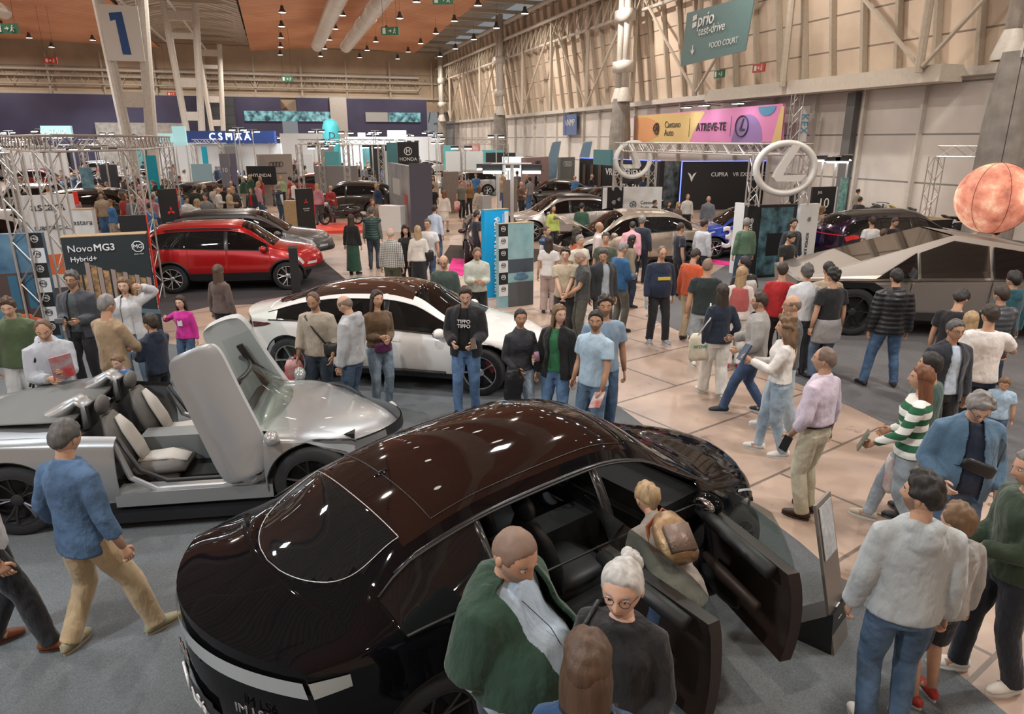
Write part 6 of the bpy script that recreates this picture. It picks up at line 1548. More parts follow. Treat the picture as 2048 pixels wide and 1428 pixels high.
# black info totem by the red car and slanted info stand by the black car
x0, y0 = at(594, 592); r = thing('info_totem', 'slim black info totem in front of the red car', 'totem', (x0, y0, 0), .2)
MB().box((0, 0, .01), (.5, .35, .02)).build('base', m_bb, r); MB().add([(-.11, -.02, .02), (.11, -.02, .02), (.11, .04, .02), (-.11, .04, .02), (-.10, -.02, 1.15), (.10, -.02, 1.15), (.10, .04, 1.2), (-.10, .04, 1.2)], [(0, 1, 5, 4), (1, 2, 6, 5), (2, 3, 7, 6), (3, 0, 4, 7), (4, 5, 6, 7)]).build('panel', m_bb, r)
x0, y0 = at(1675, 1288); r = thing('info_stand', 'slender slanted info stand with a price sheet beside the open front door', 'info stand', (x0, y0, 0), math.radians(48))
pn = MB().box((0, .12, .56), (.30, .022, 1.16), rot=(-.24, 0, 0)).build('panel', mat('stand_grey', (.20, .18, .16), .4, metal=.3), r)
MB().box((0, .185, .90), (.23, .006, .40), rot=(-.24, 0, 0)).build('sheet', col('sheet_pale', (.40, .43, .45), col2=(.55, .57, .58), vs=30), r)
MB().box((0, .03, .28), (.07, .012, .10), rot=(-.24, 0, 0)).build('badge', m_lt, r)
MB().add([(-.16, 0, 0), (.16, 0, 0), (.16, .42, 0), (-.16, .42, 0), (-.16, .02, .34), (.16, .02, .34)], [(0, 1, 2, 3), (0, 4, 5, 1), (1, 5, 2), (0, 3, 4), (2, 5, 4, 3)]).build('base', m_bb, r)
# --- far stands: inflatable, blue fascia, white stand walls, banners
x0, y0 = dep(663, 64); r = thing('inflatable_tower', 'tall cyan inflatable tower in the far stands', 'inflatable', (x0, y0, 0)); MB().tube([(0, 0, 0), (0, 0, 4.6), (0, 0, 5.1), (0, 0, 5.3)], [.72, .72, .55, .15], 18).build('tower', col('cyan2', (.06, .42, .47)), r, smooth=True)
textobj('lettering', 'D', .8, m_dk, r, (.25, -.74, 3.9), (math.pi / 2, 0, 0)); textobj('lettering', 'EDP', .4, m_lt, r, (-.1, -.74, 3.2), (math.pi / 2, 0, 0))
def farboard(label, u0, u1, d, z0, z1, m, th=.3, text=None, tm=None, ts=1, name='stand_sign', cat='sign'):
    a, b = dep(u0, d), dep(u1, d); r, W, H_ = board2(label, a[0], a[1], b[0], b[1], z1, m, th, z0, name, cat)
    if z0 > 0:
        for k in (-1, 1): MB().box((k * W * .42, th * .5, -z0 / 2), (.08, .08, z0)).build('post', m_truss, r)
    if text: txt(r, text, 0, H_ / 2, ts, tm or m_lt, bold=.02 * ts, y=-.05)
    return r
m_gw = glow('lit_white_wall', (.78, .86, .9), 1.0)
m_fw = mat('stand_wall_white', (.70, .73, .75), .5, var=.03)
farboard('wide royal blue fascia with white letters over the far white stand', 372, 549, 58, 3.35, 4.25, col('royal', (.02, .06, .25)), .5, 'C S M A A', glow('lit_letters', (.8, .9, 1), 4), .75)
farboard('long white stand wall under the blue fascia', 300, 560, 58.5, 0, 3.3, m_fw, name='stand_wall', cat='wall')
farboard('white stand wall in front of the purple end wall, middle', 560, 650, 76, 0, 4.2, m_fw, name='stand_wall', cat='wall')
farboard('white stand wall right of the cyan tower', 690, 880, 84, 0, 3.9, m_fw, name='stand_wall', cat='wall')
farboard('white stand wall at the far left', 0, 120, 52, 0, 3.2, m_fw, name='stand_wall', cat='wall')
farboard('lit pale teal sign over the far left stands', 85, 145, 45, 3.7, 4.4, mat('lit_teal', (.35, .62, .65), .5, emit=.5), .2, 'ASTARA', m_lt, .4)
farboard('lit pale teal sign left of the blue fascia', 302, 345, 50, 3.4, 4.0, mat('lit_teal', (.35, .62, .65), .5), .2, 'smart', m_lt, .4)
farboard('small lit teal sign joined to the blue fascia', 346, 372, 52, 3.2, 4.5, mat('lit_teal', (.35, .62, .65), .5), .2)
farboard('bright white box sign left of the H emblem board', 716, 730, 55, 3.2, 4.1, m_gw, .3); farboard('bright white box sign above the H emblem board', 775, 812, 50, 3.6, 4.2, m_gw, .3)
farboard('upright blue banner at the foot of the first white column', 285, 305, 36, .9, 2.85, col('sky_banner', (.0, .30, .42)), .1, None, name='banner', cat='banner')
farboard('narrow cyan banner in the stands left of the grey slab', 400, 410, 44, 1.2, 3.2, col('sky_banner', (.0, .30, .42)), .1, None, name='banner', cat='banner')
farboard('blue advertising screen among the left crowd', 148, 170, 30, 1.1, 2.5, col('blue_ad', (.05, .16, .25), col2=(.2, .35, .4), vs=4), .1, name='screen', cat='screen')
farboard('black board with grey letters among the left crowd', 486, 545, 40, 1.2, 2.2, m_bb, .1, 'HYUNDAI', m_lt, .25)
farboard('white and red poster right of the H emblem board', 938, 960, 58, 1.2, 3.3, col('poster_red', (.65, .06, .05), col2=(.7, .7, .7), vs=2), .1, name='poster', cat='poster')
farboard('small grey board with a badge in the left stands', 434, 452, 37, 1.3, 2.9, col('badge_grey', (.2, .2, .24)), .1, '10', m_lt, .3)
farboard('small violet grey board with a badge in the left stands', 455, 466, 38, 1.3, 2.9, col('badge_violet', (.16, .15, .22)), .1)
for i, (u, d) in enumerate(((1098, 45), (1160, 44))):
    x0, y0 = dep(u, d); f = thing('feather_flag', ('pale blue feather flag left of the slate banner foot', 'pale blue feather flag below the slate banner')[i], 'flag', (x0, y0, 0))
    MB().tube([(0, 0, 0), (0, 0, 2.6), (.2, 0, 3.4), (.7, 0, 3.6)], .02, 5).build('pole', m_truss, f); MB().prism([(0, 1.2), (.5, 1.3), (.6, 2.6), (.75, 3.5), (.25, 3.45), (0, 2.7)], -.01, .01, 0, lambda a, b, h: (a, h, b)).build('flag_cloth', col('flag_blue', (.22, .36, .48)), f)
fl_ = random.Random(3)
for i in range(64):
    u = fl_.choice([fl_.uniform(0, 360), fl_.uniform(540, 900), fl_.uniform(0, 1020)]); d = fl_.uniform(32, 90); x0, y0 = dep(u, d)
    flood('floodlight stand shining over the far stands', x0, y0, 0, fl_.uniform(3.2, 4.3) if d > 45 else 3.3, 2, .35, 'floodlight stands over the far stands', 1.2)
frs = [(596, 640, 38), (660, 700, 50), (925, 1012, 40), (690, 760, 36), (385, 440, 46), (0, 60, 40), (160, 240, 38)]
for i, (ua, ub, d) in enumerate(frs):
    frame(('truss portal in the far stands, number right of the grey slab', 'thin truss portal near the cyan tower', 'thin truss portal behind the lamp posts', 'truss portal left of the teal board', 'truss portal at the foot of the second white column', 'truss portal in the far left stands', 'truss portal behind the astara board')[i].replace('number ', ''), [dep(ua, d), dep(ub, d)], 3.35, [(0, 1)], None, .25)

pn_ = random.Random(8); kinds = [('white', (.62, .66, .68)), ('teal', (.10, .38, .42)), ('black', (.014, .015, .018)), ('pale blue', (.32, .50, .58)), ('grey', (.22, .21, .21)), ('lit white', None)]
for i in range(34):
    u = pn_.choice([pn_.uniform(0, 480), pn_.uniform(560, 770), pn_.uniform(845, 1010)]); d = pn_.uniform(38, 84); kn, kc = kinds[i % 6]; wpx = pn_.uniform(.7, 2.6) * 1466 / d
    if 845 < u + wpx and u < 990 and d < 42: continue
    farboard(kn + ' stand panel in the far stands', u, u + wpx, d, 0, pn_.uniform(2.0, 3.3), m_gw if kc is None else col('far_' + kn.replace(' ', '_'), kc), .15, name='partition_screen', cat='screen')['group'] = kn + ' stand panels in the far stands'
# ------------------------------------------------------------------ visitors
def C(h):
    return tuple(((int(h[i:i + 2], 16) / 255 + .055) / 1.055) ** 2.4 if int(h[i:i + 2], 16) > 10 else int(h[i:i + 2], 16) / 3300 for i in (0, 2, 4))
JN, JL, JD = ('jeans', C('3d5f85')), ('jeans', C('87a5bd')), ('jeans', C('24364d'))
BLK, KH, GRY = ('chino', C('17171b')), ('chino', C('b3a385')), ('chino', C('8d8f92'))
WS, BS = dict(shoe=C('d8d6d0'), sole=(.6, .6, .58)), dict(shoe=C('1a1a1c'), sole=(.1, .1, .1))
PH = dict(R=(.07, .27, 1.14), L=(.07, .27, 1.12))
def bag(root, label, lp, size, m, cat='bag', name='shoulder_bag', strap=None, rot=(0, 0, 0)):
    g = MB(); w_, d, h = size
    g.tube([(0, 0, -h / 2), (0, 0, -h * .35), (0, 0, h * .3), (0, 0, h / 2)], [(w_ * .42, d * .4), (w_ / 2, d / 2), (w_ / 2, d / 2), (w_ * .36, d * .35)], 14, up=(1, 0, 0))
    if strap: g.tube([Vector(q) - Vector(lp) for q in strap], [(.012, .004)] * len(strap), 6)
    return held(root, name, label, cat, g, m, lp, rot, smooth=True)
LEA = lambda h: cloth(C(h), 'leather')
# --- foreground
o = P_('heavy balding man in a pale blue shirt, dark green sweater over his shoulders', 1012, 1044, 1.90, 118, ('shirt', C('a9bccd')), ('chino', C('3a3f4a')), ('buzz', 'dgr'), belly=.17, lod=2, hsc=1.08, hpitch=24, hyaw=-16, R=(.17, .15, .95), L=(.16, .22, .95), beard='gry', **BS)
P0 = root_P[o.name]; g = MB(); secs = torso_secs(False, .17, 1.02, ease=.052)
g.tube([P0.T((0, s[3], s[0])) for s in secs], [(s[1] + .01, s[2]) for s in secs], 22, up=(1, 0, 0))
for i in (0, 1): S, E = P0.S[i], P0.E[i]; g.tube([S.lerp(P0.T((0, -.01, 1.42)), .4), S, S.lerp(E, .5), S.lerp(E, .95)], [.10, .105, .11, .105], 12)
g.tube([P0.T((.10, -.03, 1.45)), P0.T((0, -.10, 1.47)), P0.T((-.10, -.03, 1.45))], .035, 10)
me = remeshed(g, .011, 6, .03)
import bmesh
def cutfaces(me, f):
    b = bmesh.new(); b.from_mesh(me); bmesh.ops.delete(b, geom=[q for q in b.faces if f(q.calc_center_median(), q.normal)], context='FACES'); b.to_mesh(me); b.free()
cutfaces(me, lambda c, n: (abs(c.x) < .14 - .04 * (1.45 - c.z) and c.y > .03) or c.z < 1.035)
me = evald(me, [('SMOOTH', dict(factor=.5, iterations=12)), ('SOLIDIFY', dict(thickness=.02, offset=1))])
link('draped_sweater', me, cloth(C('1d3a2b')), o)
g = MB(); g.tube([P0.T((.06, .10, 1.42)), P0.T((.02, .22, 1.30)), P0.T((0, .30, 1.16))], .002, 5); held(o, 'glasses_cord', 'thin cord with reading glasses hanging on the heavy man\'s blue shirt', 'cord', g, m_trim, (0, 0.01, 0))
o = P_('woman with a grey ponytail, black round glasses and black top by the open car', 1250, 1120, 1.80, 206, ('long', C('141416')), ('chino', C('141416')), ('pony', 'wht'), fem=True, belly=.05, lod=2, hsc=1.12, hpitch=8, hyaw=4, glasses=True, skin='c', R=(.12, .2, 1.05), L=(.15, .22, .98), **BS)
bag(o, 'black leather shoulder bag with a grey flap behind the grey-haired woman', (.24, -.16, 1.0), (.30, .14, .34), LEA('1b1c1f'), strap=[(.20, -.12, 1.14), (.15, -.14, 1.36), (.12, -.03, 1.475), (.16, .10, 1.38), (.24, .0, 1.16)])
o = P_('person with straight brown bobbed hair and a blue top at the bottom edge', 1176, 1290, 1.74, 8, ('long', C('1f3f63')), BLK, ('bob', 'br'), fem=True, lod=2, hsc=1.1, hpitch=14, R=(.12, .25, 1.1), L=(.16, .25, 1.15), **BS)
bag(o, 'tan and dark backpack on the brown-haired person at the bottom edge', (0, -.20, 1.18), (.28, .15, .36), LEA('3b2c20'), name='backpack', strap=[(.10, -.14, 1.32), (.11, -.05, 1.46), (.12, .08, 1.40), (.13, .1, 1.2), (.12, -.12, 1.05)])
o = person('woman in a grey blouse leaning into the black car, blond ponytail', 1.04, 3.72, 1.68, -14, ('shirt', C('8a8178')), JN, ('pony', 'bld'), fem=True, lod=2, lean=58, hpitch=-6, R=(.16, .42, 1.38), L=(.14, .46, 1.30), ex='roll', fr=(.11, .02), fl=(-.10, .12), **BS)
bp = MB(); bp.tube([(0, 0, -.17), (0, 0, -.13), (0, 0, .08), (0, 0, .17)], [(.11, .06), (.135, .085), (.125, .08), (.07, .045)], 16, up=(1, 0, 0)).tube([(-.04, 0, .17), (0, .0, .21), (.04, 0, .17)], .009, 6, 1).tube([(.09, .06, -.14), (.11, .12, .0), (.10, .10, .14), (.05, .03, .17)], [(.018, .004)] * 4, 6, 1).tube([(-.09, .06, -.14), (-.11, .12, .0), (-.10, .10, .14), (-.05, .03, .17)], [(.018, .004)] * 4, 6, 1).box((0, -.085, -.05), (.17, .05, .18), 2)
q = root_P[o.name].T((0, -.20, 1.24)); held(o, 'backpack', 'metallic gold leather backpack on the leaning woman\'s back', 'bag', bp, [mat('gold_leather', (.34, .22, .11), .38, metal=.45, bump=.5, bs=30, dist=.01, col2=(.22, .13, .07), vs=14), LEA('8a4526'), mat('bronze_leather', (.16, .11, .085), .4, metal=.4, bump=.5, bs=60)], q, (math.radians(-58), 0, 0), smooth=True)
P_('man in a pale grey hoodie and blue jeans seen from behind, head turned left', 1858, 952, 1.80, 12, ('hoodie', C('a5abad')), ('jeans', C('44688c')), ('wavy', 'blk'), lod=2, hyaw=52, beard='blk', R=(.25, .05, .82), L=(.27, .06, .82), **WS)
P_('blond boy in a grey hooded top and shorts behind the man in the grey hoodie', 1925, 1016, 1.46, -10, ('hoodie', C('9b9a98')), ('shorts', C('23262c')), ('fringe', 'lbr'), lod=2, child=True, hyaw=10, shoe=C('a03028'), sole=(.5, .5, .5))
o = P_('grey-haired man in a dark green printed sweater and navy trousers at the right edge', 2080, 900, 1.76, 276, ('long', C('2e3f30')), ('chino', C('1b202c')), ('short', 'gry'), lod=2, hpitch=8, R=(.12, .25, 1.02), L=(.1, .28, 1.1), fr=(.1, .14), fl=(-.1, -.12), **WS)
P_('man in an untucked blue denim shirt and khaki trousers, seen from behind', 114, 832, 1.84, 20, ('denimshirt', C('3a6690')), ('chino', C('b09a78')), ('short', 'dgr'), lod=2, fr=(.24, .24), fl=(-.16, -.12), ex='roll', R=(.30, .05, .86), L=(.30, .08, .88), hyaw=8, hpitch=10, shoe=C('8f8a70'), sole=(.35, .3, .2))
P_('man in a white tee shirt and dark trousers cut by the left edge', -95, 852, 1.80, 60, ('tee', C('cfcbc8')), ('chino', C('16181f')), ('short', 'dbr'), lod=2, fr=(.14, .26), fl=(-.14, -.1), R=(.24, .1, .86), shoe=C('7a4526'), sole=(.08, .05, .04))
o = P_('man in a lilac shirt and beige trousers standing alone on the stone floor', 1655, 695, 1.76, -38, ('shirt', C('c9bccb')), ('chino', C('bdb69f')), ('recede', 'dgr'), lod=2, hyaw=18, belly=.05, low=.985, L=(.24, .12, .88), R=(.27, .0, .84), ex='roll', shoe=C('38241c'), sole=(.05, .04, .03))
P1 = root_P[o.name]; MB().tube([Vector((.172 * math.cos(a), .132 * math.sin(a) + .01, .985)) for a in np.linspace(0, 2 * math.pi, 25)], [(.016, .006)] * 25, 6, cap=False).build('belt', m_trim, o)
g = MB().box((0, 0, 0), (.012, .08, .16)); held(o, 'notebook', 'dark notebook in the lilac-shirted man\'s left hand', 'book', g, m_trim, (-.27, .14, .80), (.3, 0, .2))
o = P_('woman with long curly hair in a tight white top and light jeans holding a folder', 1576, 633, 1.70, -72, ('long', C('d6d2cc')), ('jeans', C('94b0c6')), ('curly', 'lbr'), fem=True, lod=2, low=.96, L=(.14, .36, 1.22), R=(.10, .34, 1.16), fr=(.08, .16), fl=(-.08, -.12), **WS)
g = MB().box((0, 0, 0), (.30, .02, .22)); held(o, 'folder', 'dark blue folder held by the curly-haired woman', 'folder', g, cloth(C('2b4058')), (.02, .44, 1.26), (.5, .2, .2))
P_('bald man in a charcoal tee shirt, glasses and pale jeans behind the curly-haired woman', 1590, 590, 1.80, -78, ('tee', C('44494d')), ('wide', C('a3b3bd')), ('bald', 'dgr'), lod=2, glasses=True, hpitch=4, fr=(.1, .16), fl=(-.1, -.14), **WS)
o = P_('woman in a green and white striped sweater with auburn hair and light jeans', 1852, 726, 1.70, -58, ('stripe', C('2c6446')), ('jeans', C('9fb0bd')), ('long', 'red'), fem=True, lod=2, L=(.2, .30, .98), R=(.18, .2, 1.0), fr=(.1, .26), fl=(-.1, -.16), hyaw=8, shoe=C('b7ab95'), sole=(.6, .6, .6))
g = MB().box((0, 0, 0), (.26, .015, .20)); held(o, 'magazine', 'green car magazine in the striped-sweater woman\'s hand', 'magazine', g, mat('mag_green', (.09, .16, .07), .4, col2=(.25, .25, .25), vs=12), (-.14, .40, .93), (.4, .2, .1))
bag(o, 'white printed plastic bag carried by the woman in the striped sweater', (.10, .12, .56), (.30, .14, .36), mat('plastic_bag', (.62, .60, .58), .35, col2=(.45, .3, .28), vs=9, bump=.5), name='carrier_bag', strap=[(.06, .12, .74), (.12, .16, .94), (.16, .12, .74)])
o = P_('grey-haired man in an open denim jacket looking down, black sling bag on his chest', 1958, 770, 1.78, 192, ('jacket', C('4c6a83')), ('jeans', C('4b6f96')), ('wavy', 'gry'), lod=2, hpitch=38, glasses=True, inner=C('16233a'), belly=.06, skin='c', R=(.2, .2, 1.0), L=(.22, .12, .92), **BS)
bag(o, 'black sling bag across the denim jacket', (-.03, .20, 1.14), (.26, .05, .10), LEA('15161a'), strap=[(.10, .20, 1.10), (.16, .02, 1.02), (.10, -.18, 1.2), (-.10, -.08, 1.46), (-.15, .12, 1.36), (-.14, .2, 1.2)], rot=(0, -.35, 0), name='sling_bag')
P_('smiling man with glasses in a dark jacket over a pale blue shirt', 1912, 638, 1.74, 178, ('jacket', C('20242e')), BLK, ('short', 'dgr'), lod=2, glasses=True, inner=C('aebdcc'), hpitch=6, skin='b', **BS)
P_('man in a white tee shirt seen from behind, arm stretched to the right edge', 1986, 610, 1.80, 24, ('tee', C('dad5d0')), ('jeans', C('2a3a4e')), ('short', 'dbr'), lod=2, hyaw=20, R=(.30, .42, 1.18), **WS)
P_('dark-haired man in a green sweater half hidden behind the striped-sweater woman', 1868, 706, 1.72, -40, ('long', C('35504a')), BLK, ('short', 'blk'), **BS)
P_('small child in a pale blue tee shirt crouching by the dark jeans', 2012, 752, 1.02, 215, ('tee', C('9fb9cd')), JN, ('short', 'lbr'), child=True, hpitch=25, lod=1, **WS)
P_('man in a black quilted padded jacket and blue jeans seen from behind', 1797, 538, 1.82, 6, ('puffer', C('1b1c20')), ('jeans', C('3f6d9c')), ('short', 'blk'), lod=2, fr=(.20, .02), fl=(-.22, .04), hpitch=6, **BS)
o = P_('stand hostess-style worker in a black tee with a lanyard looking down', 1922, 578, 1.74, 52, ('tee', C('17181b')), BLK, ('wavy', 'blk'), lod=1, hpitch=30, skin='a', **BS); o['label'] = 'young man in a black tee shirt and lanyard looking down to the right'
P_('blond woman in dark clothes behind the smiling man with glasses', 1944, 624, 1.62, 30, ('long', C('222327')), BLK, ('long', 'bld'), fem=True, hyaw=-30, **BS)
P_('man in a teal hooded sweater at the right edge behind the steel truck\'s side', 2032, 544, 1.76, -10, ('hoodie', C('1f4d57')), JD, ('wavy', 'blk'), **BS)
P_('man in a dark padded vest and navy jeans near the right edge', 2008, 572, 1.78, -8, ('vest', C('3a3f47')), JD, ('short', 'dbr'), inner=C('2b3038'), **BS)
# --- around the steel truck
o = P_('man in a black tee shirt with a grey sweater tied round his waist', 1670, 536, 1.78, -12, ('tee', C('1c1a1a')), ('jeans', C('55789b')), ('wavy', 'blk'), lod=2, fr=(.14, .0), fl=(-.12, .05), **BS)
me = MB().tube([(0, 0, .99), (0, 0, .92), (0, 0, .72), (0, 0, .62)], [(.19, .15), (.21, .17), (.23, .17), (.22, .15)], 20, up=(1, 0, 0)); link('tied_sweater', remeshed(me, .014), cloth(C('8c8a8a')), o)
P_('man in a loose white shirt seen from behind at the truck\'s nose', 1617, 530, 1.78, 8, ('shirt', C('c6c9cc')), ('chino', C('2a2d33')), ('wavy', 'dgr'), lod=1, ex='roll', **BS)
P_('man in a beige jacket half hidden between the white shirt and the black tee', 1660, 524, 1.78, 0, ('long', C('a2917b')), BLK, ('short', 'blk'), **BS)
P_('man in a red and beige racing jacket seen from behind', 1567, 526, 1.74, 20, ('long', C('a31d22')), BLK, ('short', 'dbr'), **BS)
o = P_('man in a grey hooded jacket and blue jeans striding to the left', 1524, 576, 1.76, -68, ('jacket', C('9a9792')), ('jeans', C('2c4f7c')), ('short', 'dbr'), lod=2, beard='dbr', glasses=True, inner=C('35507a'), fr=(.1, -.18), fl=(-.1, .34), R=(.2, .3, 1.05), L=(.2, .2, 1.0), shoe=C('23262b'), sole=(.5, .5, .5))
o = P_('blond woman in a white blouse with a red knitted vest and white trousers', 1484, 534, 1.68, 10, ('long', C('cfc4c0')), ('wide', C('d2cec6')), ('long', 'bld'), fem=True, hyaw=-50, lod=1, shoe=C('b02a52'), sole=(.4, .05, .12))
link('knitted_vest', remeshed(MB().tube([(0, 0, 1.0), (0, 0, 1.2), (0, 0, 1.38), (0, 0, 1.43)], [(.17, .135), (.178, .15), (.165, .135), (.10, .09)], 16, up=(1, 0, 0)), .02, 3), cloth(C('a5544f')), o)
o = P_('man in a black tee shirt and grey trousers wearing a light backpack', 1492, 513, 1.76, -20, ('tee', C('1b1d22')), GRY, ('short', 'blk'), hyaw=30, **BS)
bag(o, 'flat pale drawstring backpack on the man in the black tee shirt', (0, -.17, 1.2), (.28, .10, .34), cloth(C('b5b5b0')), name='backpack', strap=[(.09, -.12, 1.34), (.10, -.04, 1.45), (.11, .09, 1.38), (.12, .1, 1.2), (.12, -.1, 1.06)])
o = P_('woman with long dark hair in a navy jacket and white trousers carrying a tote bag', 1447, 568, 1.68, -8, ('long', C('1a2436')), ('wide', C('d9d6ce')), ('long', 'dbr'), fem=True, lod=2, hyaw=12, R=(.22, .05, .9), fr=(.08, -.10), fl=(-.10, .18), **WS)
tb = bag(o, 'cream canvas tote bag with a green word hanging from the woman\'s left shoulder', (-.29, .0, .80), (.34, .06, .42), cloth(C('d8d2c0')), name='tote_bag', strap=[(-.20, .0, 1.0), (-.17, .03, 1.25), (-.16, .02, 1.455), (-.19, -.08, 1.25), (-.33, -.03, 1.0)])
textobj('lettering', 'wow', .11, mat('print_green', (.02, .3, .22), .6), tb, (-.0, -.036, .02), (math.pi / 2, 0, 0), .002)
P_('man in a dark green tee shirt and pale jeans seen from behind, close-cropped hair', 1416, 517, 1.80, 12, ('tee', C('1f2a29')), ('jeans', C('a8b6bf')), ('buzz', 'dgr'), lod=2, hyaw=-10, **WS)
P_('man in an orange sweater with khaki trousers looking down to the right', 1388, 496, 1.74, 50, ('long', C('c1532d')), KH, ('short', 'dbr'), hpitch=28, beard='dbr', **BS)
P_('young man in a navy tee shirt and black trousers beside the navy-sweater man', 1362, 446, 1.74, 80, ('tee', C('1d2330')), BLK, ('short', 'dbr'), **BS)
o = P_('stout man in a navy sweatshirt with a yellow print and black trousers', 1324, 491, 1.80, 172, ('long', C('16243a')), BLK, ('recede', 'dgr'), lod=2, belly=.08, glasses=True, hpitch=12, R=(.27, .12, .84), fr=(.14, .02), fl=(-.12, .12), shoe=C('8a8f98'), sole=(.5, .5, .5))
MB().box((0, .218, 1.20), (.22, .012, .055)).build('print', mat('print_yellow', (.6, .42, .05), .6), o)
g = MB().box((0, 0, 0), (.015, .12, .2)); held(o, 'leaflet', 'pale leaflet in the navy-sweater man\'s right hand', 'leaflet', g, mat('leaflet', (.45, .5, .55), .4, col2=(.2, .3, .35), vs=15), (.28, .16, .76))
P_('man in a blue and navy rain jacket with a grey cap, seen from the side', 1243, 484, 1.76, 62, ('long', C('2a5a86')), ('chino', C('6b6a62')), ('cap', 'gry'), lod=1, hpitch=22, R=(.1, .28, 1.1), low=.84, **BS)
P_('man with grey hair and a dark jacket over a checkered shirt', 1208, 494, 1.78, 160, ('jacket', C('2a2c2f')), ('chino', C('393a3d')), ('wavy', 'dgr'), inner=C('9aa3aa'), hpitch=22, hyaw=-30, **BS)
P_('man in a dark grey polo with red cuffs looking down to the left', 1168, 500, 1.76, -95, ('polo', C('3c3d3c')), ('chino', C('4c4b41')), ('buzz', 'gry'), lod=2, hpitch=32, hyaw=0, R=(.08, .26, .98), L=(.06, .28, .96), beard='gry', **BS)
P_('young man with glasses in a beige tee shirt with his hands clasped', 1131, 496, 1.76, 190, ('tee', C('b2a48b')), ('chino', C('2d2c2c')), ('wavy', 'dbr'), lod=2, glasses=True, R=(.03, .26, .92), L=(.03, .28, .90), skin='c', **WS)
P_('woman with long dark hair in a white top and patterned trousers, back turned', 1098, 473, 1.66, 15, ('tee', C('cfcac6')), ('wide', C('a59088')), ('long', 'dbr'), fem=True, lod=1, **BS)
P_('woman in a blue sleeveless jacket beside the blue sign pillar', 1092, 452, 1.68, 120, ('vest', C('27415f')), BLK, ('pony', 'br'), fem=True, **BS)
P_('woman in a beige patterned jacket with dark hair at the gold car', 1262, 470, 1.62, 80, ('long', C('8c8370')), JD, ('long', 'blk'), fem=True, hpitch=12, **BS)
P_('man in a pink shirt bending to look into the gold car', 1262, 440, 1.70, 20, ('shirt', C('c48f98')), JD, ('short', 'blk'), lean=28, **BS)
P_('man in a navy jacket with grey hair leaning at the gold car', 1285, 432, 1.74, 30, ('long', C('28303f')), JD, ('wavy', 'gry'), **BS)
P_('bald man in a pale shirt in front of the gold car', 1198, 444, 1.74, 100, ('shirt', C('cfc3c0')), BLK, ('bald', 'gry'), skin='b', **BS)
P_('man in an orange top with curly dark hair by the raised bonnet', 1155, 458, 1.72, 70, ('long', C('b35a3a')), JD, ('curly', 'dbr'), **BS)
P_('man in an olive tee shirt with grey curls behind the checkered shirt man', 1212, 466, 1.72, 190, ('tee', C('4a5344')), JD, ('wavy', 'dgr'), **BS)
P_('man in a cream tee shirt with a grey cap near the raised bonnet', 1160, 470, 1.72, 150, ('tee', C('c9c4b6')), KH, ('short', 'gry'), **WS)
# --- before the white saloon
o = P_('man in a beige henley with a strap across his chest carrying a red backpack', 628, 581, 1.74, 188, ('long', C('a29787')), ('jeans', C('33485c')), ('recede', 'dbr'), lod=2, hpitch=20, beard='dbr', R=(.24, .14, .86), L=(.25, .16, .90), skin='b', ex='roll', **BS)
bag(o, 'black messenger bag on the beige henley man\'s hip', (-.22, .10, .98), (.22, .10, .18), LEA('26231f'), strap=[(-.16, .14, 1.06), (-.02, .16, 1.25), (.12, .10, 1.42), (.10, -.08, 1.44), (-.1, -.14, 1.2), (-.2, -.06, 1.02)], name='messenger_bag')
bag(o, 'red and white backpack dangling from the beige henley man\'s hand', (.30, .16, .62), (.26, .16, .40), mat('red_nylon', (.6, .03, .03), .5, col2=(.5, .45, .45), vs=5, bump=.4), name='backpack', strap=[(.22, .16, .80), (.27, .16, .90), (.32, .16, .80)])
P_('bald man in a pale grey hoodie looking down to the left', 697, 588, 1.76, -72, ('hoodie', C('a6a8aa')), ('jeans', C('3b5c7c')), ('bald', 'dgr'), lod=2, hpitch=30, R=(.2, .05, .82), L=(.23, .06, .84), **BS)
o = P_('young woman in a brown bomber jacket and ripped pale jeans, arms folded', 752, 581, 1.68, 150, ('long', C('5f4a33')), ('jeans', C('7f9bb2')), ('long', 'dbr'), fem=True, lod=2, low=.95, R=(.04, .22, 1.12), L=(.06, .25, 1.08), hyaw=8, **WS)
bag(o, 'purple waist bag on the young woman in the bomber jacket', (0, .17, .96), (.26, .09, .13), cloth(C('5b2450')), name='waist_bag', strap=[(.1, .15, .98), (.18, .0, 1.0), (0, -.16, 1.0), (-.18, .0, 1.0), (-.1, .15, .98)])
o = P_('man in a black jacket over a black printed tee shirt and blue jeans', 930, 569, 1.80, 186, ('jacket', C('191a1b')), ('jeans', C('4a7bae')), ('short', 'dbr'), lod=2, hpitch=20, hyaw=10, inner=C('101112'), R=(.13, .24, 1.03), L=(.14, .26, 1.03), skin='c', fr=(.10, .12), fl=(-.10, -.06), **BS)
for k, sct in enumerate(('TIFFO', 'TIFFO')): textobj('lettering', sct, .065, m_wt, o, (0, .150, 1.29 - .06 * k), (math.pi / 2, 0, math.pi), .002, bold=.002)
g = MB().box((0, 0, 0), (.07, .012, .14)); held(o, 'phone', 'phone in the left hand of the man in the black jacket', 'phone', g, m_chrome, (-.15, .34, 1.06), (.6, .2, 0))
o = P_('young woman in a dark denim shirt and light jeans holding a drinks can', 1041, 618, 1.64, 158, ('denimshirt', C('34363e')), ('jeans', C('9ab4ca')), ('pony', 'blk'), fem=True, lod=2, low=.93, L=(.10, .28, 1.16), R=(.12, .18, .98), hyaw=-12, skin='b', **WS)
g = MB().lathe([(0, -.06), (.032, -.06), (.034, 0), (.032, .06), (0, .06)], 14); held(o, 'drinks_can', 'blue and red drinks can held by the woman in the dark denim shirt', 'can', g, mat('can_blue', (.05, .18, .34), .3, col2=(.5, .08, .06), vs=14), (-.08, .36, 1.19), (.2, .1, 0), smooth=True)
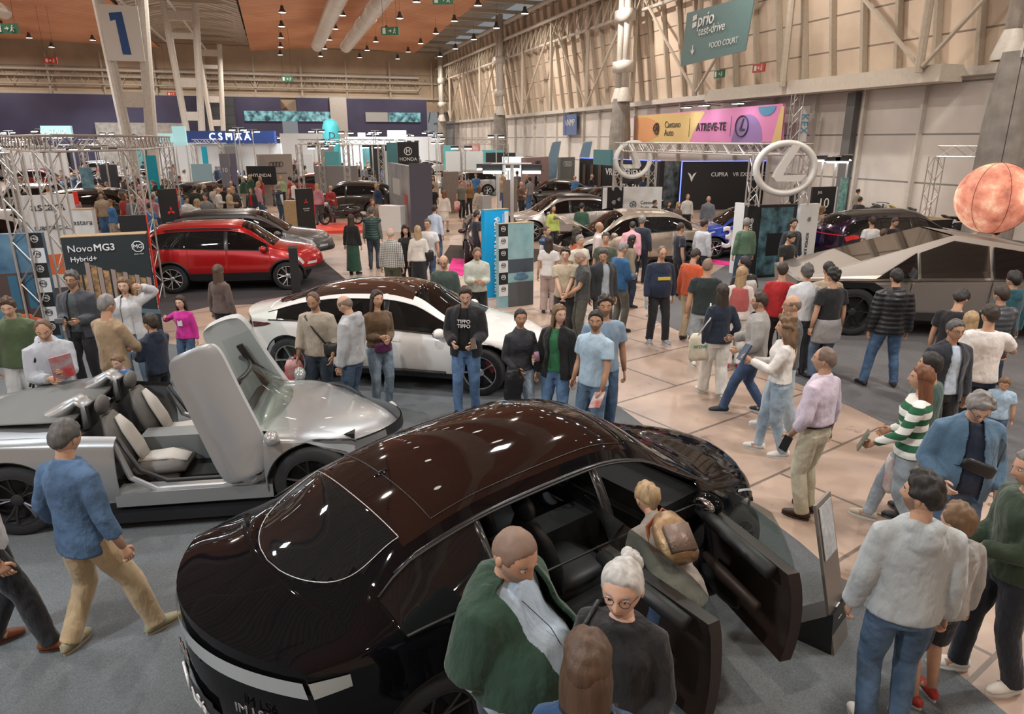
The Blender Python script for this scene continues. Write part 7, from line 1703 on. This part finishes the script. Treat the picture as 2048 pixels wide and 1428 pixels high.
o2 = MB().tube([(0, 0, .12), (.02, 0, 0), (0, .02, -.25), (.03, 0, -.42)], [(.08, .05), (.12, .07), (.11, .06), (.07, .03)], 12, up=(1, 0, 0)); q = remeshed(o2, .012, 3, .05); qo = bpy.data.objects.new('folded_jacket', q); COL.objects.link(qo); qo.data.materials.append(LEA('1a1b1d')); M_ = Matrix.LocRotScale(o.location, o.rotation_euler, o.scale); qo.location = M_ @ Vector((.20, .22, .88)); tag(qo, 'black jacket draped over the forearm of the woman in the dark denim shirt', 'jacket')
P_('woman with long fair-brown hair in a green top and black cardigan looking left', 1117, 610, 1.70, 206, ('jacket', C('131214')), ('jeans', C('4d7fb0')), ('long', 'lbr'), fem=True, lod=2, hyaw=52, inner=C('2c6a44'), R=(.26, .06, .84), L=(.26, .05, .86), skin='c', **BS)
o = P_('dark-haired man in a pale blue polo shirt holding a brochure', 1192, 621, 1.76, 222, ('polo', C('a4bccd')), ('jeans', C('4f7597')), ('short', 'blk'), lod=2, beard='blk', hyaw=30, L=(.24, .18, .86), R=(.22, .1, .9), skin='b', **WS)
g = MB().box((0, 0, 0), (.15, .012, .22)); held(o, 'brochure', 'folded car brochure in the pale blue polo man\'s hand', 'brochure', g, mat('brochure', (.5, .5, .5), .35, col2=(.35, .08, .06), vs=9), (-.24, .26, .80), (.9, .3, 0))
P_('tall bearded man in a slate blue tee shirt and blue jeans', 1211, 591, 1.84, 176, ('tee', C('7a90a5')), ('jeans', C('3d668f')), ('wavy', 'dbr'), lod=2, beard='dbr', hyaw=-6, skin='b', **BS)
P_('bald bearded man in a dark green sweater behind the white saloon', 888, 508, 1.72, 186, ('long', C('3c4a43')), BLK, ('bald', 'dgr'), lod=1, beard='dgr', hpitch=20, glasses=True, **BS)
o = P_('man with glasses in a pale patterned shirt looking at his phone', 953, 491, 1.76, 168, ('shirt', C('b7b9ad')), BLK, ('recede', 'dbr'), lod=1, hpitch=30, beard='dbr', glasses=True, **PH)
# --- strolling behind
P_('woman in a black sweater and long green skirt seen from behind', 701, 429, 1.66, 12, ('long', C('141113')), ('longskirt', C('1d4030')), ('long', 'dbr'), fem=True, lod=1, **BS)
P_('man in a dark teal padded vest over grey sleeves seen from behind', 742, 414, 1.78, 4, ('vest', C('27403e')), ('jeans', C('3a4a5a')), ('short', 'dgr'), inner=C('5d625c'), **BS)
P_('man in a black and white checkered shirt and olive trousers, back turned', 780, 456, 1.74, 8, ('check', C('b9b5ab')), ('chino', C('3f4230')), ('bald', 'wht'), **BS)
P_('dark-haired woman in a black cardigan facing the camera', 811, 452, 1.62, 182, ('long', C('19171a')), BLK, ('curly', 'dbr'), fem=True, **BS)
o = P_('blond woman in a cream top and black skirt with a black handbag', 835, 452, 1.66, 350, ('long', C('cdc6bd')), ('longskirt', C('17161a')), ('long', 'bld'), fem=True, **BS)
bag(o, 'black handbag on the arm of the blond woman in the cream top', (.26, -.02, 1.0), (.24, .12, .28), LEA('141416'), name='handbag', strap=[(.22, .0, 1.1), (.17, .02, 1.4), (.27, -.05, 1.1)])
P_('man in a white tee shirt and glasses beside the blond woman', 855, 438, 1.78, 195, ('tee', C('c9c6c4')), JN, ('short', 'dgr'), glasses=True, **WS)
P_('man in a light blue shirt with his back to the camera, farther back', 869, 410, 1.76, 30, ('shirt', C('b5c4d6')), JN, ('short', 'dbr'), **BS)
P_('man in a navy tee shirt beside the blue sign pillar', 953, 421, 1.74, 60, ('tee', C('20262d')), BLK, ('short', 'dbr'), **BS)
P_('red-haired woman standing left of the white counter', 744, 398, 1.62, 140, ('long', C('6b5a4a')), BLK, ('long', 'red'), fem=True, **BS)
P_('woman in a white dress walking away down the aisle', 888, 381, 1.66, 5, ('long', C('cfc6bd')), ('dress', C('cfc6bd')), ('long', 'red'), fem=True, group=None, **BS)
P_('man in a black tee shirt walking away beside the white dress', 864, 369, 1.78, 0, ('tee', C('15161a')), ('chino', C('4a4844')), ('short', 'dbr'), **BS)
o = P_('man in a grey tee shirt carrying a red and white carrier bag', 922, 362, 1.74, 150, ('tee', C('5c5f58')), BLK, ('short', 'dbr'), **BS)
bag(o, 'white and red carrier bag in the grey tee shirt man\'s hand', (.28, .1, .62), (.34, .12, .40), mat('bag_red_white', (.6, .55, .55), .5, col2=(.6, .08, .06), vs=6), name='carrier_bag')
P_('woman in an ochre jacket behind the man with the carrier bag', 938, 362, 1.66, 200, ('long', C('7a5a35')), BLK, ('long', 'lbr'), fem=True, **BS)
P_('woman in a beige top and white trousers with long hair', 957, 372, 1.68, 330, ('long', C('b5a99b')), ('wide', C('cfcac2')), ('long', 'br'), fem=True, **WS)
P_('man in a dark padded vest and white sleeves at the wooden counter', 556, 368, 1.76, 40, ('vest', C('27313d')), JN, ('short', 'gry'), inner=C('b9c2c9'), **BS)
P_('woman in a lime green top behind the wooden counter', 561, 352, 1.70, 170, ('long', C('93a47c')), BLK, ('short', 'bld'), fem=True, **BS)
P_('man in a white shirt at the wooden counter', 586, 360, 1.76, 250, ('shirt', C('cfcdca')), BLK, ('short', 'dbr'), **BS)
P_('boy in a red tee shirt under a dark jacket facing the camera', 501, 377, 1.55, 185, ('jacket', C('23252b')), JN, ('short', 'lbr'), inner=C('a3161c'), **WS)
for k, (u, v, h, cl, cn) in enumerate(((361, 375, 1.72, '1d2026', 'navy'), (388, 371, 1.76, '2a3328', 'dark green'), (413, 385, 1.6, '15161a', 'plain black'), (428, 369, 1.74, 'b7ab9f', 'cream'), (441, 368, 1.78, '131216', 'black'), (465, 373, 1.68, '2a2622', 'dark padded'))):
    P_('person in a %s top, back turned, %s of the row near the red-shirted boy' % (cn, ('first', 'second', 'third', 'fourth', 'fifth', 'sixth')[k]), u, v, h, (10, -5, 0, 5, 12, -10)[k], ('long' if k != 5 else 'puffer', C(cl)), BLK if k != 3 else KH, ('short' if k not in (2, 5) else 'long', ('dbr', 'blk', 'blk', 'br', 'dbr', 'bld')[k]), fem=k in (2, 5), **BS)
# --- left group
P_('teenager in an olive hoodie and pale grey joggers at the left edge', 14, 594, 1.74, 160, ('hoodie', C('4a5a3e')), ('wide', C('b4b5b5')), ('wavy', 'br'), lod=2, hpitch=14, skin='c', low=.84, **WS)
o = P_('balding man in a pale grey hoodie showing a brochure, black pouch on his hip', 84, 633, 1.76, 136, ('hoodie', C('a9adb4')), GRY, ('recede', 'dbr'), lod=2, hpitch=24, hyaw=-18, beard='dbr', L=(.04, .34, 1.20), R=(.10, .30, 1.12), **BS)
g = MB().box((0, 0, 0), (.21, .012, .28)); held(o, 'brochure', 'red and grey car brochure held up by the man in the pale hoodie', 'brochure', g, mat('brochure_red', (.35, .36, .37), .35, col2=(.45, .05, .05), vs=7), (-.02, .42, 1.26), (-.25, .1, .0))
bag(o, 'small black camera pouch on the pale hoodie man\'s hip', (.24, .04, .88), (.14, .10, .17), LEA('141518'), name='pouch', strap=[(.22, .04, .98), (.16, .1, 1.3), (.08, .04, 1.47), (.1, -.12, 1.3), (.24, -.02, .98)])
o = P_('man with glasses and a grey quiff in an open dark hooded jacket', 142, 543, 1.80, 176, ('jacket', C('3d4046')), ('chino', C('1d1f24')), ('wavy', 'dgr'), lod=2, glasses=True, beard='dgr', inner=C('4d5456'), R=(.08, .28, 1.10), L=(.10, .22, 1.08), skin='b', **BS)
g = MB().box((0, 0, 0), (.10, .05, .06)); held(o, 'camera', 'small camera in the hands of the man in the dark hooded jacket', 'camera', g, mat('camera_grey', (.12, .13, .14), .4), (.07, .38, 1.13))
P_('man in a tan sweater seen from behind, short grey hair', 206, 590, 1.82, 24, ('long', C('9b8467')), ('jeans', C('3a6ea5')), ('short', 'gry'), lod=2, R=(.16, .34, .98), L=(.2, .30, 1.0), hpitch=8, low=.84, **BS)
P_('woman in a white top and pale cardigan touching her fair hair', 246, 556, 1.70, 168, ('jacket', C('b9b9ba')), ('jeans', C('5b7f9f')), ('bob', 'lbr'), fem=True, lod=2, inner=C('cfcfcf'), L=(.24, .02, 1.60), skin='c', **WS)
P_('boy in a navy hoodie with a yellow hood lining and dark trousers', 300, 630, 1.50, -68, ('hoodie', C('1b2436')), BLK, ('short', 'dbr'), lod=2, child=True, L=(.10, .34, 1.12), R=(.12, .36, 1.10), **BS)
o = P_('smiling girl in a bright pink sweater waving one hand', 360, 594, 1.30, 184, ('long', C('c22a8c')), JN, ('bob', 'dbr'), fem=True, lod=2, child=True, R=(.30, .16, 1.34), skin='c', **WS)
MB().box((0, .145, 1.22), (.10, .012, .12)).build('print', m_lt, o)
x0, y0 = at(218, 728, 1.12); person('little boy in a blue shirt leaning on the roadster\'s far side', x0, y0 + .22, 1.18, 188, ('tee', C('2b6cb0')), JN, ('short', 'lbr'), lod=2, child=True, hpitch=18, R=(.22, .25, 1.3), L=(.1, .25, 1.28), skin='c', **WS)
P_('person with brown hair mostly hidden behind the raised roadster door', 434, 530, 1.62, 20, ('long', C('5a4a44')), BLK, ('long', 'br'), fem=True, **BS)
# --- right middle distance
P_('man in a white jersey with a dark strap beside the blue hatchback', 1409, 438, 1.76, 60, ('long', C('b9bcc2')), ('chino', C('2a2d33')), ('short', 'dbr'), lod=1, **BS)
P_('grey-haired man in a green sweater and jeans seen from behind', 1494, 436, 1.78, 350, ('long', C('55705a')), ('jeans', C('44607c')), ('short', 'gry'), lod=1, hyaw=-30, fr=(.1, -.14), fl=(-.1, .14), **BS)
P_('young man in a black tee shirt with a cream tote strap before the film screen', 1579, 462, 1.74, 150, ('tee', C('131316')), BLK, ('wavy', 'blk'), lod=1, hpitch=28, beard='blk', R=(.1, .28, 1.08), L=(.1, .26, 1.06), **BS)
P_('dark-haired man behind the young man in the black tee shirt', 1588, 438, 1.76, 170, ('long', C('2c3038')), BLK, ('wavy', 'blk'), **BS)
P_('young man in a white tee shirt behind the steel truck', 1746, 434, 1.74, 350, ('tee', C('cfd0cf')), BLK, ('short', 'dbr'), **BS)
P_('young man in a black tee shirt behind the steel truck', 1789, 434, 1.72, 170, ('tee', C('16171a')), BLK, ('short', 'dbr'), hpitch=20, **BS)
P_('person with brown hair peeping over the steel truck\'s roof', 1768, 458, 1.58, 60, ('long', C('4a3f3a')), BLK, ('short', 'br'), **BS)
P_('man in a light blue shirt right of the moon balloon\'s shadow', 1956, 446, 1.76, 100, ('shirt', C('88a5c4')), JD, ('short', 'blk'), hpitch=10, **BS)
P_('man in a black and white checkered shirt under the moon balloon', 1994, 452, 1.80, 10, ('check', C('5a5d66')), JD, ('short', 'blk'), **BS)
P_('dark-haired man just left of the moon balloon behind the truck', 1889, 458, 1.70, 170, ('long', C('2b2c30')), BLK, ('short', 'blk'), **BS)
P_('bald man in a white shirt seated before the black experience wall', 1376, 388, 1.60, 170, ('shirt', C('c9c6c2')), BLK, ('recede', 'dbr'), **BS)
P_('bald man in a grey shirt beside the blue hatchback\'s roof', 1418, 392, 1.66, 200, ('shirt', C('6e727b')), BLK, ('bald', 'gry'), **BS)
P_('man in a dark vest seated left of the forest panel', 1310, 400, 1.5, 120, ('vest', C('27292f')), BLK, ('short', 'dbr'), inner=C('a9b0b8'), **BS)
P_('dark-haired woman seated below the forest panel', 1338, 402, 1.5, 160, ('long', C('1a1a1e')), BLK, ('long', 'blk'), fem=True, **BS)
P_('blond woman seated right of the dark-haired woman below the forest panel', 1357, 404, 1.5, 150, ('long', C('57504a')), BLK, ('long', 'bld'), fem=True, **BS)
P_('person in a green sweater in front of the silver crossover', 1164, 406, 1.66, 20, ('long', C('2f5140')), BLK, ('short', 'blk'), **BS)
P_('woman in a yellow-green top behind the raised red-lined bonnet', 1106, 410, 1.64, 150, ('long', C('a9b35a')), BLK, ('long', 'br'), fem=True, **BS)
P_('person in a white jacket sitting at the foot of the stand lamps', 1686, 376, 1.45, 160, ('long', C('a5a4a0')), KH, ('short', 'gry'), **BS)
P_('person with dark bun in a beige top near the motorcycles', 1717, 378, 1.55, 80, ('long', C('8c857c')), BLK, ('bun', 'blk'), fem=True, **BS)
P_('man in a dark jacket near the motorcycles', 1721, 394, 1.6, 60, ('long', C('2c2d31')), BLK, ('short', 'dbr'), **BS)
P_('woman with long light-brown hair behind the black ten board', 1645, 412, 1.6, 100, ('long', C('9a7b5a')), BLK, ('long', 'lbr'), fem=True, **BS)
P_('dark-haired woman left of the ring emblem foot', 1592, 368, 1.62, 170, ('long', C('2b2524')), BLK, ('long', 'lbr'), fem=True, **BS)
P_('bearded man in a dark shirt by the lattice gate', 130, 352, 1.74, 20, ('long', C('22262c')), BLK, ('short', 'dbr'), **BS)
P_('man in a navy vest with a white shirt by the blue screen', 143, 345, 1.76, 170, ('vest', C('23344a')), BLK, ('bald', 'gry'), inner=C('b5b9bd'), **BS)
# --- the far crowd: eight figures, repeated with clothes of their own
tops = [('white', 'c9c8c4'), ('black', '17171a'), ('navy', '20304a'), ('grey', '6d7074'), ('red', '8e2325'), ('beige', 'a3927b'), ('green', '33503f'), ('blue', '3b6a9b'), ('brown', '5a4332'), ('pink', 'b07a84')]
bots = [('dark trousers', '1a1b20'), ('blue jeans', '3d5f85'), ('pale trousers', 'a59c8c'), ('grey trousers', '55585c')]
protos = []
for k in range(8):
    f = k % 2 == 1
    protos.append(person('', 0, 0, 1.66 if f else 1.76, 0, (('tee', 'long', 'jacket', 'long', 'polo', 'hoodie', 'long', 'dresstop')[k], (.2, .2, .2)), (('jeans', 'slim', 'chino', 'skirt', 'wide', 'jeans', 'chino', 'leggings')[k], (.1, .1, .1)),
        (('short', 'long', 'recede', 'bob', 'wavy', 'long', 'bald', 'pony')[k], ('dbr', 'br', 'dgr', 'blk', 'blk', 'bld', 'gry', 'lbr')[k]), fem=f, lod=0, R=(.1, .26, 1.1) if k in (2, 3, 6) else None, fr=(.1, .12) if k in (0, 5) else None, hpitch=(0, 10, 15, 5, 0, 8, 12, 0)[k], **BS))
rc = random.Random(21); used = set(); spots = []; cars_xy = [(o.location.x, o.location.y) for o in allcars()]
def free(x, y, r=.55):
    return all((x - a) ** 2 + (y - b) ** 2 > r * r for a, b in spots) and all((x - a) ** 2 + (y - b) ** 2 > 1.75 ** 2 for a, b in cars_xy)
n = 0; tries = 0
while n < 235 and tries < 6000:
    tries += 1
    zone = rc.random()
    if zone < .16: u = rc.uniform(130, 345); d = rc.uniform(24, 37)
    elif zone < .48: u = rc.uniform(0, 480); d = rc.uniform(23, 70)
    elif zone < .9: u = rc.uniform(480, 1100); d = rc.uniform(31, 85)
    else: u = rc.uniform(1100, 1340); d = rc.uniform(38, 46)
    x, y = dep(u, d)
    if 820 < u < 990 and d < 38 or not free(x, y): continue
    spots.append((x, y)); k = rc.randrange(8); a = rc.choice(tops); b = rc.choice(bots)
    o = protos[k] if n < 0 else dup(protos[k]); o.location = (x, y, 0); o.rotation_euler = (0, 0, rc.uniform(0, 6.28)); s_ = rc.uniform(.94, 1.04); o.scale = (s_,) * 3 if k != 9 else o.scale
    for ch in o.children:
        nm = ch.name.split('.')[0]
        if nm in ('tshirt', 'sweater', 'jacket', 'polo_shirt', 'hoodie', 'shirt'):
            if nm == 'shirt' and k == 2: continue
            ch.material_slots[0].link = 'OBJECT'; ch.material_slots[0].material = cloth(C(a[1]))
        if nm in ('trousers', 'skirt'): ch.material_slots[0].link = 'OBJECT'; ch.material_slots[0].material = cloth(C(b[1]))
    o['label'] = 'person in a %s top and %s in the far %s crowd' % (a[0], b[0] if k != 3 else 'a skirt', 'left' if u < 480 else ('middle' if u < 1100 else 'right'))
    o['group'] = o['label']; n += 1
for p_ in protos:
    for ch in list(p_.children): bpy.data.objects.remove(ch)
    bpy.data.objects.remove(p_)
print('crowd', n)
# --- scooter and motorcycles
def bike(label, x, y, rz, colr, scooter=False, group=None):
    r = thing('scooter' if scooter else 'motorcycle', label, 'scooter' if scooter else 'motorcycle', (x, y, 0.125 if scooter else 0), rz, group); m = paint('bike%d' % int(sum(colr) * 999), colr, .2, .3)
    R = .27 if scooter else .31
    for xw in (-.68, .68):
        wv = MB().lathe([(R * .75, -.05), (R * .95, -.055), (R, 0), (R * .95, .055), (R * .75, .05), (R * .75, -.05)], 22, axis='Y').build('wheel', m_tyre, r, smooth=True); wv.location = (xw, 0, R)
        g = MB().lathe([(.05, -.05), (.05, .05)], 10, axis='Y'); [g.tube([(0, 0, 0), (R * .76 * math.cos(a), 0, R * .76 * math.sin(a))], .012, 5) for a in np.linspace(0, 5.03, 5)]; g.build('rim', m_rim_d, wv)
    MB().tube([(.68, 0, R), (.52, 0, .72), (.44, 0, .98)], .035, 8).build('fork', m_rim_d, r, smooth=True)
    MB().tube([(.42, -.34, 1.02), (.46, -.12, 1.04), (.46, .12, 1.04), (.42, .34, 1.02)], .016, 6).build('handlebar', m_trim, r, smooth=True)
    MB().ell((.56, 0, .86), (.10, .10, .10), 12, 8).build('headlight', m_lamp, r, smooth=True)
    b = MB()
    if scooter: b.tube([(.5, 0, .85), (.42, 0, .5), (.2, 0, .32), (-.1, 0, .32)], [(.05, .2), (.05, .2), (.06, .18), (.06, .16)], 12, up=(1, 0, 0)); b.tube([(-.1, 0, .45), (-.4, 0, .55), (-.75, 0, .62), (-.95, 0, .6)], [(.16, .13), (.2, .17), (.14, .14), (.03, .06)], 12, up=(0, 0, 1))
    else: b.tube([(.38, 0, .82), (.15, 0, .86), (-.1, 0, .78), (-.2, 0, .72)], [(.08, .08), (.14, .14), (.12, .12), (.05, .06)], 12, up=(0, 0, 1)); b.tube([(-.45, 0, .74), (-.85, 0, .88), (-.98, 0, .92)], [(.07, .09), (.06, .08), (.02, .04)], 10, up=(0, 0, 1)); 
    b.build('fairing', m, r, smooth=True)
    MB().box((0, 0, .42), (.42, .26, .30)).tube([(.4, 0, .75), (.1, 0, .6), (-.3, 0, .6), (-.68, 0, R)], .025, 6).tube([(-.1, .12, .3), (-.5, .16, .35), (-.85, .16, .5)], .04, 8).build('engine', m_trim, r)
    MB().tube([(.0, 0, .80 if not scooter else .78), (-.3, 0, .80), (-.6, 0, .84)], [(.04, .12), (.05, .15), (.03, .1)], 10, up=(0, 0, 1)).build('saddle', m_seatd, r, smooth=True)
    return r
x0, y0 = at(683, 455); bike('black scooter with a red seat hook on the low red podium', x0, y0, math.pi + .1, (.02, .02, .022), True)
for k, (u, v, rz, cl, lb) in enumerate(((1742, 455, .3, (.03, .03, .03), 'black motorcycle nearest the seated visitors by the white wall'), (1800, 452, .5, (.5, .38, .02), 'motorcycle with a yellow tank by the white wall'), (1842, 458, .4, (.04, .05, .08), 'dark blue motorcycle right of the yellow one'), (1915, 478, .3, (.03, .03, .03), 'large black motorcycle right of the black plinth'), (1770, 448, .4, (.05, .12, .2), 'blue-grey motorcycle left of the yellow one'))):
    x0, y0 = at(u, v); bike(lb, x0, y0, rz, cl)
# --- last details on the near displays
bpy.data.scenes.remove(TMP)
